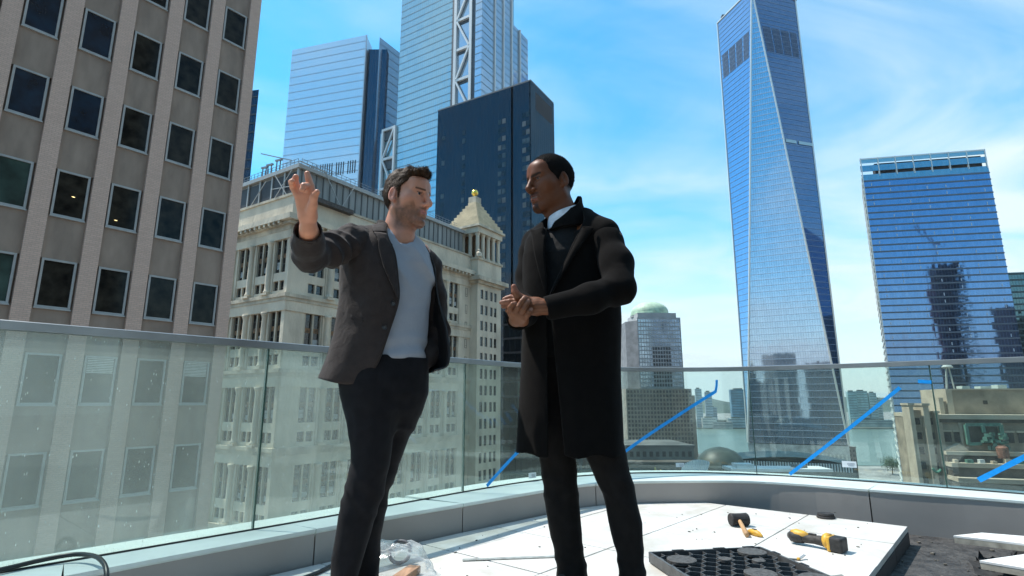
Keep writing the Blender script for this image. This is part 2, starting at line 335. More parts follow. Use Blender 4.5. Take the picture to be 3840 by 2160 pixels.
# curb: fascia and coping panels
alu = mat('grey_metal_panel', (0.31, 0.29, 0.27), 0.5, metal=0.0, spec=0.4, var=0.06, scale=2.2, bump=0.02, bscale=90)
cop_m = mat('light_coping_metal', (0.60, 0.67, 0.645), 0.42, spec=0.5, var=0.06, scale=3.5, bump=0.02, bscale=60)
parapet = tag(bpy.data.objects.new('parapet_wall', None), 'curved grey metal-clad parapet curb with pale coping round the terrace', 'parapet'); COL.objects.link(parapet); WL['parapet_wall'] = (0, 0, 0)
joints = [0.0] + [IC.nearest(q) for q in [(-1.6, 2.14), (-.95, 2.89), (-.3, 3.58), (.62, 4.43), (2.52, 4.13), (3.4, 3.5)]] + [IC.s[-1]]
def off_pt(t):   # outward point of the coping opposite IC(t)
    p = IC.at(t); q = GC.at(GC.nearest(p)); d = q - p; l = np.hypot(*d); return q + d / l * .22
for a, b in zip(joints[:-1], joints[1:]):
    n = max(2, int((b - a) / .08)); ts = np.linspace(a + .004, b - .004, n)
    mb = MB(); vs = []; fs = []
    for t in ts:
        p = IC.at(t); tn = IC.tan(t); nn = np.array([-tn[1], tn[0]]); q = p + nn * .03
        vs += [(p[0], p[1], -.16), (p[0], p[1], ZC - .016), (q[0], q[1], ZC - .016), (q[0], q[1], -.16)]
    for i in range(n - 1):
        for k in range(4): fs.append((i * 4 + k, i * 4 + (k + 1) % 4, i * 4 + 4 + (k + 1) % 4, i * 4 + 4 + k))
    fs += [(0, 1, 2, 3), tuple((n - 1) * 4 + k for k in (3, 2, 1, 0))]
    obj('fascia_panel', mb.add(vs, fs), alu, parapet)
    mb = MB(); vs = []; fs = []
    for t in ts:
        p = IC.at(t); tn = IC.tan(t); nn = np.array([tn[1], -tn[0]]); p = p + nn * .006; q = off_pt(t)
        vs += [(p[0], p[1], ZC - .014), (p[0], p[1], ZC), (q[0], q[1], ZC - .012), (q[0], q[1], -.5)]
    for i in range(n - 1):
        for k in range(4): fs.append((i * 4 + k, i * 4 + (k + 1) % 4, i * 4 + 4 + (k + 1) % 4, i * 4 + 4 + k))
    fs += [(0, 1, 2, 3), tuple((n - 1) * 4 + k for k in (3, 2, 1, 0))]
    obj('coping_panel', mb.add(vs, fs), cop_m, parapet)
# dark core below the coping so no light leaks
mb = MB(); vs = []; fs = []; ts = np.linspace(0, IC.s[-1], 80)
for t in ts:
    p = IC.at(t); tn = IC.tan(t); nn = np.array([-tn[1], tn[0]]); p = p + nn * .05; q = off_pt(t); q = p + (q - p) * .95
    vs += [(p[0], p[1], -.3), (p[0], p[1], ZC - .045), (q[0], q[1], ZC - .045), (q[0], q[1], -.3)]
for i in range(79):
    for k in range(4): fs.append((i * 4 + k, i * 4 + (k + 1) % 4, i * 4 + 4 + (k + 1) % 4, i * 4 + 4 + k))
obj('curb_core', mb.add(vs, fs), tile_edge, parapet)

# glass railing
rail = tag(bpy.data.objects.new('glass_railing', None), 'curved frameless glass railing with grey metal handrail on the parapet', 'railing'); COL.objects.link(rail); WL['glass_railing'] = (0, 0, 0)
glassA = railing_glass('dusty_railing_glass', 0.23); glassB = railing_glass('clean_railing_glass', 0.05)
rail_m = mat('brushed_grey_rail', (0.30, 0.315, 0.315), 0.38, metal=0.6, var=0.06, scale=8)
gj = [0.0, 1.7, 3.245, 4.725, 6.15, 7.577, 8.881, 10.2, GC.s[-1]]
for a, b in zip(gj[:-1], gj[1:]):
    n = max(2, int((b - a) / .07)); ts = np.linspace(a + .005, b - .005, n); vs = []; fs = []
    for t in ts:
        p = GC.at(t); tn = GC.tan(t); nn = np.array([tn[1], -tn[0]]) * .008
        vs += [(p[0] + nn[0], p[1] + nn[1], ZC - .02), (p[0] + nn[0], p[1] + nn[1], 1.045), (p[0] - nn[0], p[1] - nn[1], 1.045), (p[0] - nn[0], p[1] - nn[1], ZC - .02)]
    for i in range(n - 1):
        for k in range(4): fs.append((i * 4 + k, i * 4 + (k + 1) % 4, i * 4 + 4 + (k + 1) % 4, i * 4 + 4 + k))
    fs += [(0, 1, 2, 3), tuple((n - 1) * 4 + k for k in (3, 2, 1, 0))]
    obj('glass_pane', MB().add(vs, fs), glassA if b < 5 else glassB, rail, smooth=False)
edge_m = mat('green_glass_edge', (0.03, 0.085, 0.065), 0.3, var=0.1)
for s in gj[1:-1]:   # dark green polished edges at the butt joints
    p = GC.at(s); obj('pane_edge', MB().box((p[0], p[1], (ZC + 1.045) / 2), (.0035, .0085, (1.045 - ZC) / 2), math.atan2(*GC.tan(s)[::-1])), edge_m, rail)
vs = []; fs = []; ts = np.linspace(0, GC.s[-1], 150)
for t in ts:
    p = GC.at(t); tn = GC.tan(t); nn = np.array([tn[1], -tn[0]])
    for o_, z in ((.026, 1.04), (.026, 1.073), (.02, 1.0765), (-.02, 1.0765), (-.026, 1.073), (-.026, 1.04)): vs.append((p[0] + nn[0] * o_, p[1] + nn[1] * o_, z))
for i in range(149):
    for k in range(6): fs.append((i * 6 + k, i * 6 + (k + 1) % 6, i * 6 + 6 + (k + 1) % 6, i * 6 + 6 + k))
obj('handrail', MB().add(vs, fs), rail_m, rail)
gask = mat('black_gasket', (0.02, 0.02, 0.02), 0.6)
vs = []; fs = []
for t in ts:
    p = GC.at(t); tn = GC.tan(t); nn = np.array([tn[1], -tn[0]])
    for o_, z in ((.016, ZC - .016), (.016, ZC + .001), (.0085, ZC + .001), (.0085, ZC - .016)): vs.append((p[0] + nn[0] * o_, p[1] + nn[1] * o_, z))
for i in range(149):
    for k in range(4): fs.append((i * 4 + k, i * 4 + (k + 1) % 4, i * 4 + 4 + (k + 1) % 4, i * 4 + 4 + k))
obj('base_gasket', MB().add(vs, fs), gask, rail)

# ================================================================== buildings
dark_core = mat('dark_interior', (0.012, 0.012, 0.013), 0.8)
def wall_glass(name, col, rough=0.06, spec=0.6): return mat(name, col, rough, spec=spec, var=0.35, scale=1.2)
def boxpoly(F, t0, t1, o0, o1): return [F.P(t0, 0, o1)[:2], F.P(t1, 0, o1)[:2], F.P(t1, 0, o0)[:2], F.P(t0, 0, o0)[:2]]
def fbox(F, t0, t1, z0, z1, o0, o1): return F.box(MB(), t0, t1, z0, z1, o0, o1)

# ---- brown brick office block on the left
def brown_block():
    F = Fac((-17.38, 19.89), (.6, .8)); sp = 1.779
    root = thing('brick_office_block', F.P(0, GZ, 0), 'brown brick office block with grey-framed square windows between pinkish brick piers', 'building')
    brick = mat('pink_brick', (0.335, 0.265, 0.24), 0.85, var=0.07, scale=0.8, bump=0.12, bscale=9)
    t = brick.node_tree; L = t.links.new; b = t.nodes['Principled BSDF']   # fine brick courses as relief
    geo = N(t, 'ShaderNodeNewGeometry'); sepx = N(t, 'ShaderNodeSeparateXYZ'); L(geo.outputs['Position'], sepx.inputs[0])
    al = N(t, 'ShaderNodeVectorMath', operation='DOT_PRODUCT'); L(geo.outputs['Position'], al.inputs[0]); al.inputs[1].default_value = (.6, .8, 0)
    cb = N(t, 'ShaderNodeCombineXYZ'); L(al.outputs['Value'], cb.inputs[0]); L(sepx.outputs[2], cb.inputs[1])
    bt = N(t, 'ShaderNodeTexBrick'); bt.inputs['Scale'].default_value = 1.0; bt.inputs['Brick Width'].default_value = 0.2; bt.inputs['Row Height'].default_value = 0.075; bt.inputs['Mortar Size'].default_value = 0.008
    bt.inputs['Color1'].default_value = (0.64, 0.465, 0.375, 1); bt.inputs['Color2'].default_value = (0.57, 0.41, 0.33, 1); bt.inputs['Mortar'].default_value = (0.46, 0.35, 0.29, 1)
    L(cb.outputs[0], bt.inputs[0]); L(bt.outputs[0], b.inputs['Base Color'])
    spand = mat('brown_spandrel', (0.31, 0.24, 0.19), 0.8, var=0.12, scale=2.0, bump=0.1, bscale=60, stretch=(1, 1, .35))
    frame_m = mat('grey_window_frame', (0.40, 0.41, 0.40), 0.45, var=0.06, scale=3)
    panes = [mat('window_glass_painted_sky', (0.004, 0.022, 0.045), 0.05, spec=0.42, var=0.3, scale=1.5), mat('window_glass_brown_murk', (0.034, 0.031, 0.024), 0.07, spec=0.14, col2=(0.004, 0.0045, 0.0045), scale=2.4, detail=8), mat('window_glass_green', (0.035, 0.07, 0.06), 0.08, spec=0.35, var=0.4, scale=0.9)]  # blue paints in the sky's reflection; brown mottling paints in murky reflections
    obj('wall_core', MB().prism(boxpoly(F, -9, 7.0, -26, -.16), GZ, 30), spand, root)
    WZ, WH, WW = 6.0, 1.84, 1.07
    fr = MB()   # frame around a window, local: x 0..WW, z -WH..0, outward -y
    for a, b_ in (((0, -.06, -.075), (WW, .06, 0)), ((0, -.06, -WH), (WW, .06, -WH + .075)), ((0, -.06, -WH + .075), (.075, .06, -.075)), ((WW - .075, -.06, -WH + .075), (WW, .06, -.075))): fr.bb(a, b_)
    fr.bb((-.02, -.11, -WH - .05), (WW + .02, .02, -WH))
    fm = shared(fr, 'window_frame', frame_m)
    pms = [shared(MB().bb((.075, -.005, -WH + .075), (WW - .075, .02, -.075)), 'pane', p) for p in panes]
    blind_m = mat('white_blind', (0.55, 0.57, 0.54), 0.7)
    slat = MB()
    for k in range(9): slat.bb((.1, -.03, -.13 - k * .065), (WW - .1, -.006, -.085 - k * .065))
    bl = shared(slat, 'blind', blind_m)
    spm = {}
    cols = list(range(-3, 4)); rows = list(range(-5, 6))
    for k in range(-4, 4):   # piers
        t0 = k * sp + WW + .075; t1 = (k + 1) * sp - .075
        if k == 3: t1 = 7.0
        obj('brick_pier', fbox(F, t0, t1, GZ, 30, -.2, .13), brick, root)
    spmesh = shared(MB().bb((-.075, 0, WH - 3.5 + 3.5), (WW + .075, .1, 3.5)), 'spandrel', spand)
    for k in cols:
        for r in rows:
            zt = WZ + 3.5 * r
            inst('spandrel_panel', spmesh, root, F.P(k * sp, zt - WH, .0), F.rz)   # spans zt .. zt+1.66
            w = inst('window', fm, root, F.P(k * sp, zt, -.03), F.rz)
            WL[w.name] = F.P(k * sp, zt, -.03)
            if k <= 0 and r >= 2: pm = pms[0]
            elif k <= 0 and r in (0, 1) and k < 0: pm = pms[2]
            else: pm = pms[1]
            p = bpy.data.objects.new('pane', pm); COL.objects.link(p); p.parent = w
            if (k, r) in ((1, -1), (3, -1), (-1, -1)):
                q = bpy.data.objects.new('blind', bl); COL.objects.link(q); q.parent = w
            if (k, r) in ((0, 1), (1, 1)):
                lm = MATS.get('lamp_glow')
                if not lm:
                    lm = bpy.data.materials.new('lamp_glow'); lm.use_nodes = True; b_ = lm.node_tree.nodes['Principled BSDF']; b_.inputs['Emission Color'].default_value = (1, .72, .25, 1); b_.inputs['Emission Strength'].default_value = 1.2; MATS['lamp_glow'] = lm
                me = shared(MB().lathe([(.02, -.03), (.055, -.015), (.06, 0), (.05, .012), (.01, .02)], seg=12), 'ceiling_lamp', lm)
                q = bpy.data.objects.new('ceiling_lamp', me); COL.objects.link(q); q.parent = w; q.location = (.62 if k == 0 else .33, -.022, -.95 if k == 0 else -1.5); q.scale = (1, .2, .6)
brown_block()

# ---- narrow black tower behind it
def black_tower():
    F = Fac((-140, 208), (.98, -.2)); root = thing('black_tower', F.P(20, GZ, 0), 'narrow black glass tower edge just behind the brown brick block', 'building')
    bm_ = facade_glass('black_tower_glass', (0.10, 0.13, 0.18), refl=0.35, cell=(2.2, 3.6), line=0.2, u=F.u, under=(0.006, 0.007, 0.01))
    a, b = F.P(0, 0)[:2], F.P(40.5, 0)[:2]; obj('tower_body', MB().prism([a, b, (b[0] - 15, b[1] + 27), (a[0] - 15, a[1] + 27)], GZ, 122), bm_, root)
    lm = mat('black_tower_band', (0.01, 0.011, 0.014), 0.5)
    me = shared(MB().bb((0, -.15, -.35), (40.5, 0, .35)), 'floor_band', lm)
    for k in range(22): inst('floor_band', me, root, F.P(0, 119 - 3.8 * k, .0), F.rz)
black_tower()

# ---- pale stone block with corner turret
def stone_block():
    C = (-33.7, 81.3); ur = (.546, .838); ul = (-.838, .546)
    FR = Fac(C, ur)
    LL = 32.0; FL = Fac((C[0] + ul[0] * LL, C[1] + ul[1] * LL), (-ul[0], -ul[1]))   # t = LL - distance from the corner
    root = thing('stone_office_block', (C[0], C[1], GZ), 'weathered pale stone office block with columned facades, rooftop penthouse and gold-ball turret', 'building')
    stone = mat('weathered_stone', (0.68, 0.585, 0.44), 0.85, col2=(0.46, 0.395, 0.30), scale=0.35, detail=9, bump=0.25, bscale=2.5, stretch=(1, 1, .45))
    stone2 = mat('stone_trim', (0.62, 0.53, 0.39), 0.85, col2=(0.32, 0.275, 0.21), scale=0.5, detail=9, bump=0.25, bscale=3.0, stretch=(1, 1, .4))
    glass = wall_glass('stone_block_glass', (0.025, 0.024, 0.022)); brown = mat('brown_window_panel', (0.17, 0.085, 0.03), 0.6, var=0.3, scale=2)
    fr_m = mat('dark_sash', (0.10, 0.09, 0.075), 0.5); shade_m = mat('window_shade', (0.34, 0.36, 0.35), 0.6)
    RL = 53.0
    obj('wall_core', MB().prism(boxpoly(FR, .9, RL, -34, -.9), GZ, 31.5), stone, root)
    mods = [16.7, 5.5, -5.7, -16.9]; top = 27.9
    # window meshes (local x along, outward -y, origin bottom left)
    def sash(w, h, panel):
        fr = MB(); e = .09
        fr.bb((0, 0, 0), (e, .12, h)); fr.bb((w - e, 0, 0), (w, .12, h)); fr.bb((e, 0, 0), (w - e, .12, e)); fr.bb((e, 0, h - e), (w - e, .12, h)); fr.bb((e, .02, h * .26), (w - e, .1, h * .26 + .07))
        if panel: fr.bb((e, .02, h * .77), (w - e, .1, h * .77 + .07))
        return shared(fr, 'sash_frame', fr_m), shared(MB().bb((e, .06, e), (w - e, .1, h - e)), 'pane', glass)
    TW, TH, SW, SH = 1.22, 5.2, 1.22, 1.5
    tall = sash(TW, TH, True); small = sash(SW, SH, False)
    pan_me = shared(MB().bb((.09, .0, TH * .44), (TW - .09, .055, TH * .58)), 'storey_panel', brown)
    shd_me = shared(MB().bb((.1, .045, TH * .09), (TW - .1, .058, TH * .25)), 'shade', shade_m)
    colm = MB().lathe([(.62, 0), (.62, .3), (.5, .45), (.46, .8), (.43, 5.2), (.40, 7.4), (.46, 7.6), (.58, 7.95), (.62, 8.0), (.62, 8.3)], seg=14)
    colme = shared(colm, 'engaged_column', stone)
    for p in colme.polygons: p.use_smooth = len(p.vertices) == 4
    rw = random.Random(11)
    def facade(F, bays, t_end0, t_end1):
        # piers between the bays, full height, recess -0.55 behind
        edges = [t_end0] + [x for b in bays for x in b] + [t_end1]
        for i in range(0, len(edges), 2):
            obj('pier', fbox(F, edges[i], edges[i + 1], GZ, 27.0, -1.0, 0), stone, root)
        for z0 in mods:
            for a, b in bays:
                obj('bay_wall', fbox(F, a, b, z0, z0 + .6, -.95, -.12), stone, root)
                obj('bay_wall', fbox(F, a, b, z0 + 2.1, z0 + 3.4, -.95, -.12), stone, root)
                m = (a + b) / 2; w = (b - a) / 2
                for (x0, x1) in ((a, a + w - TW - .16), (m - .16, m + .16), (m + .16 + TW, b)):
                    if x1 - x0 > .02: obj('mullion', fbox(F, x0, x1, z0 + .6, z0 + 2.1, -.95, -.16), stone, root); obj('mullion', fbox(F, x0, x1, z0 + 3.4, z0 + 8.6, -.95, -.16), stone2, root)
                for x in (m - .16 - TW, m + .16):
                    for (me, h0) in ((small, .6), (tall, 3.4)):
                        o = inst('window', me[0], root, F.P(x, z0 + h0, -.45), F.rz); WL[o.name] = (0, 0, 0)
                        p = bpy.data.objects.new('pane', me[1]); COL.objects.link(p); p.parent = o
                        if me is tall:
                            p = bpy.data.objects.new('storey_panel', pan_me); COL.objects.link(p); p.parent = o
                            if rw.random() < .45: p = bpy.data.objects.new('shade', shd_me); COL.objects.link(p); p.parent = o; p.scale = (1, 1, rw.uniform(.8, 1.5))
            # entablature of this module and string course under it
            obj('entablature', fbox(F, t_end0 + .02, t_end1 + .15, z0 + 8.6, z0 + 10.1, -.95, .18), stone, root)
            obj('string_course', fbox(F, t_end0 + .02, t_end1 + .45, z0 - .55, z0, -.95, .5), stone2, root)
            obj('string_course', fbox(F, t_end0 + .02, t_end1 + .3, z0 - 1.1, z0 - .55, -.95, .3), stone2, root)
            for i in range(2, len(edges) - 2, 2):
                c = (edges[i] + edges[i + 1]) / 2; inst('engaged_column', colme, root, F.P(c, z0 + .3, .12), F.rz)
                obj('column_base', fbox(F, c - .75, c + .75, z0, z0 + .32, -.2, .8), stone, root)
        # main cornice with brackets, attic parapet
        obj('frieze', fbox(F, t_end0 + .02, t_end1 + .2, 26.6, 27.4, -.95, .25), stone2, root)
        obj('cornice', fbox(F, t_end0 + .02, t_end1 + 1.35, 27.9, 28.75, -.95, 1.4), stone, root)
        obj('cornice_bed', fbox(F, t_end0 + .02, t_end1 + .8, 27.4, 27.9, -.95, .8), stone2, root)
        n = int((t_end1 - t_end0) / 1.25)
        bk = shared(MB().bb((-.22, -.55, 0), (.22, 0, .42)), 'bracket', stone2)
        for k in range(n): inst('bracket', bk, root, F.P(t_end0 + .6 + k * 1.25, 27.45, .8), F.rz)
        obj('attic_parapet', fbox(F, t_end0 + .02, t_end1 + .1, 28.75, 32.1, -1.0, .1), stone, root)
        obj('attic_cap', fbox(F, t_end0 + .02, t_end1 + .3, 32.1, 32.5, -1.1, .3), stone2, root)
    facade(FL, [(LL - 29, LL - 25.9), (LL - 24, LL - 20.9), (LL - 18.9, LL - 15.8), (LL - 13.65, LL - 10.5), (LL - 8.6, LL - 5.45), (LL - 3.75, LL - .75)], 0.0, LL)
    facade(Fac(FR.O, FR.u), [(3.5 + 4.9 * k, 6.95 + 4.9 * k) for k in range(8)], 0.16, 45.0)
    # narrow stair windows at the far end of the long facade
    nar = sash(.7, 1.9, False)
    for k in range(12):
        o = inst('window', nar[0], root, FR.P(43.3, 23.0 - 3.7 * k, .03), FR.rz); p = bpy.data.objects.new('pane', nar[1]); COL.objects.link(p); p.parent = o
    # turret
    FT = Fac(FR.P(0, 0, 2)[:2], ur)
    obj('turret_shaft', MB().prism(boxpoly(FT, 45, 54, -11, -.25), GZ, 26.6), stone, root)
    wins = [(46.15, .98), (47.8, .98), (49.72, .98), (51.3, .98)]
    edges = [45.0] + [x for a, w in wins for x in (a, a + w)] + [54.0]
    for i in range(0, len(edges), 2): obj('turret_pier', fbox(FT, edges[i], edges[i + 1], GZ, 26.6, -.3, 0), stone, root)
    tw = sash(.98, 2.05, False)
    for r in range(13):
        zt = 24.83 - 3.45 * r
        for a, w in wins:
            o = inst('window', tw[0], root, FT.P(a, zt - 2.05, -.12), FT.rz); p = bpy.data.objects.new('pane', tw[1]); COL.objects.link(p); p.parent = o
            obj('turret_spandrel', fbox(FT, a, a + w, zt, zt + 1.4 if r else 26.6, -.28, -.02), stone, root)
    obj('turret_cornice', fbox(FT, 43.9, 55.3, 26.6, 27.5, -10, 1.3), stone2, root)
    obj('turret_cornice_bed', fbox(FT, 44.5, 54.6, 26.0, 26.6, -10, .6), stone2, root)
    obj('turret_attic', fbox(FT, 45, 54, 27.5, 31.4, -9, .05), stone, root)
    obj('turret_ledge', fbox(FT, 44.7, 54.3, 31.4, 31.9, -9.3, .35), stone2, root)
    obj('turret_core', fbox(FT, 46.6, 52.4, 31.9, 37.6, -7.4, -1.5), brown, root)
    cme = shared(MB().lathe([(.55, 0), (.55, .35), (.44, .5), (.40, 5.0), (.52, 5.3), (.56, 5.4), (.56, 5.7)], seg=12), 'turret_column', stone)
    for k in range(5):
        t_ = 45.5 + 2.0 * k; inst('turret_column', cme, root, FT.P(t_, 31.9, -.55))
        if k < 4: inst('turret_column', cme, root, FT.P(45.5, 31.9, -2.55 - 2.0 * k)); inst('turret_column', cme, root, FT.P(53.5, 31.9, -2.55 - 2.0 * k))
    obj('turret_finial', MB().lathe([(.75, 0), (.7, .8), (.25, 1.3), (.35, 1.6), (.1, 1.9)], FT.P(45.2, 31.9, .1), 10), stone, root)
    obj('turret_entablature', fbox(FT, 44.8, 54.2, 37.6, 38.9, -9.2, .2), stone, root)
    obj('turret_eave', fbox(FT, 44.3, 54.7, 38.9, 39.4, -9.7, .7), stone2, root)
    tan = mat('tan_roof_stone', (.66, .53, .34), .85, col2=(.46, .37, .24), scale=.6, detail=8)
    for k in range(9):   # stepped pyramid, each course a slab
        f = k / 9.0; hw = 4.75 * (1 - f * .86); z0 = 39.4 + .78 * k
        c = FT.P(49.5, 0, -4.5); obj('pyramid_step', MB().box((c[0], c[1], z0 + .39), (hw, hw, .392), FT.rz), tan, root)
    c = FT.P(49.5, 0, -4.5); gold = mat('gold_leaf', (0.85, 0.58, 0.12), 0.25, metal=1.0, var=0.05)
    obj('pyramid_pedestal', MB().box((c[0], c[1], 47.1), (1.05, 1.05, .75), FT.rz), stone2, root)
    obj('ball_finial', MB().lathe([(.55, 0), (.5, .3), (.35, .4)] + [(max(.02, .82 * math.sin(a)), 1.25 - .82 * math.cos(a)) for a in np.linspace(.35, 3.1, 12)], (c[0], c[1], 47.85), 18), gold, root, smooth=True)
    # rooftop penthouse in grey metal, set back
    metal = mat('penthouse_metal', (0.26, 0.265, 0.25), 0.6, var=0.12, scale=0.7, stretch=(1, 1, .2)); mdark = mat('penthouse_dark', (0.03, 0.03, 0.032), 0.6); pale = mat('penthouse_rim', (0.36, 0.36, 0.34), 0.5)
    obj('penthouse', MB().prism(boxpoly(FR, 1.9, 44.4, -33, -1.9), 31.5, 37.6), metal, root)
    obj('penthouse_rim', fbox(FR, 1.3, 44.4, 37.6, 38.3, -33.5, -1.3), pale, root)
    bt = shared(MB().bb((-.09, -.14, 0), (.09, 0, 5.2)), 'batten', mat('batten_dark', (0.12, 0.125, 0.12), 0.6)); bt2 = shared(MB().bb((-.16, -.2, 0), (.16, 0, 5.2)), 'post', pale)
    for k in range(30): inst('batten', bt, root, FR.P(2.4 + 1.4 * k, 32.4, -1.9), FR.rz)
    for k in range(8):
        d = 2.0 + 3.4 * k; a, b = LL - d - 3.1, LL - d
        obj('louvre', fbox(FL, a, b, 32.6, 37.2, -1.92, -1.75), mdark, root); inst('post', bt2, root, FL.P(LL - d + .15, 32.4, -1.75), FL.rz)
    # window-washing gantry, ladders and masts on the roof
    gm = mat('roof_steel', (0.20, 0.21, 0.215), 0.5, metal=0.5)
    mb = MB()
    for k in range(40): mb.bar(FR.P(2 + k, 38.3, -1.6), FR.P(2 + k, 39.3, -1.6), .07); 
    for z in (38.8, 39.3): mb.bar(FR.P(2, z, -1.6), FR.P(42, z, -1.6), .06); mb.bar(FL.P(LL - 2, z, -1.6), FL.P(LL - 30, z, -1.6), .06)
    for k in range(28): mb.bar(FL.P(LL - 2 - k, 38.3, -1.6), FL.P(LL - 2 - k, 39.3, -1.6), .07)
    obj('roof_guardrail', mb, gm, root)
    mb = MB()
    for d in (9.0, 11.5, 13.0):
        mb.bar(FL.P(LL - d, 38.3, -3), FL.P(LL - d, 42.5 - d * .1, -3), .16); mb.bar(FL.P(LL - d - 1, 38.3, -3), FL.P(LL - d - 1, 42.5 - d * .1, -3), .16); mb.bar(FL.P(LL - d - 1.4, 42.4 - d * .1, -3), FL.P(LL - d + .4, 42.2 - d * .1, -3), .3)
    mb.bar(FL.P(LL - 15, 44, -3), FL.P(LL - 6, 40.5, -3), .16)
    obj('roof_mast', mb, gm, root)
    mb = MB()
    for a, b in (((6, 38.4), (9.5, 32.6)), ((9.5, 32.6), (12, 37.6)), ((1.0, 38.4), (6, 38.0))): mb.bar(FR.P(a[0], a[1], -.9), FR.P(b[0], b[1], -.4), .13)
    obj('gantry_strut', mb, pale, root)
    mb = MB()
    for a, b in (((3, 37.5), (7.5, 32.8)), ((7.5, 37.5), (3.5, 33)), ((8, 35.2), (1, 34.4)), ((10, 37), (14, 33))): mb.bar(FL.P(LL - a[0], a[1], -1.3), FL.P(LL - b[0], b[1], -1.2), .11)
    obj('gantry_strut', mb, pale, root)
    obj('work_platform', MB().bar(FR.P(2.5, 32.3, .6), FR.P(10.8, 32.2, .6), 1.1, .75), mat('dark_platform', (0.07, 0.055, 0.045), 0.7, var=.3, scale=3), root)
stone_block()
# ---- glass towers
def bands(root, F, t0, t1, zs, m, h=.25, out=.12, name='floor_band'):
    me = shared(MB().bb((0, -out, -h / 2), (t1 - t0, 0, h / 2)), name, m)
    for z in zs: inst(name, me, root, F.P(t0, z, 0), F.rz)

def pale_tower():   # broad pale mirror-glass tower
    K = (-88.8, 301.0); u = (.96, -.28); FL = Fac((K[0] - u[0] * 53.2, K[1] - u[1] * 53.2), u)
    FR = Fac((-81.2, 303.0), (.509, .861))
    root = thing('pale_glass_tower', (K[0], K[1], GZ), 'broad pale mirror-glass tower with flat roof behind the stone block', 'building')
    gA = facade_glass('pale_tower_glass', (0.90, 0.92, 0.95), refl=0.50, cell=(1.5, 5.2), wob=0.012, line=0.10, u=FL.u, under=(.66, .69, .73), edge=(.36, .42, .5)); gB = facade_glass('pale_tower_side_glass', (0.60, 0.68, 0.80), refl=0.5, under=(.34, .38, .46), cell=(1.5, 5.2), wob=0.012, line=0.10, u=FR.u)
    top = 220
    A = FL.P(0, 0)[:2]; B = FL.P(53.2, 0)[:2]
    E_ = (B[0] + .509 * 30, B[1] + .861 * 30)
    obj('main_face', MB().prism([A, B, (B[0] + .35, B[1] + 12), (A[0] + 12, A[1] + 50)], GZ, top), gA, root)
    obj('notch', MB().prism([(B[0] + .5, B[1] + 4), (B[0] + 12, B[1] + 4), (B[0] + 12, B[1] + 20), (B[0] + .5, B[1] + 20)], GZ, top - 7), facade_glass('notch_glass', (.16, .22, .30), refl=.4, cell=(2, 2.6), u=(1, 0)), root)
    e = FR.P(26, 0)[:2]; s0 = FR.P(0, 0)[:2]
    obj('side_face', MB().prism([s0, e, (e[0] - 6, e[1] + 30), (s0[0] - 3, s0[1] + 30)], GZ, top), gB, root)
    lm = mat('tower_band_pale', (0.34, 0.42, 0.50), 0.4); zs = [top - 4 - 5.25 * k for k in range(26)]
    bands(root, FL, 0, 53.2, zs, lm, .42, .1); bands(root, FR, 0, 26, zs, mat('tower_band_blue', (0.16, 0.22, 0.32), 0.4), .4, .1)
    fm = mat('louvre_slot', (0.03, 0.035, 0.045), 0.5); me = shared(MB().bb((-.32, -.12, -4), (.32, 0, 4)), 'louvre_slot', fm)
    for k in range(22):
        if k not in (5, 12, 17): inst('louvre_slot', me, root, FL.P(18.2 + k * 1.55, 134.6, 0), FL.rz)
    obj('corner_mullion', fbox(FL, 53.0, 53.6, GZ, top, -.4, .25), mat('pale_metal', (.5, .52, .55), .4, metal=.5), root)
pale_tower()

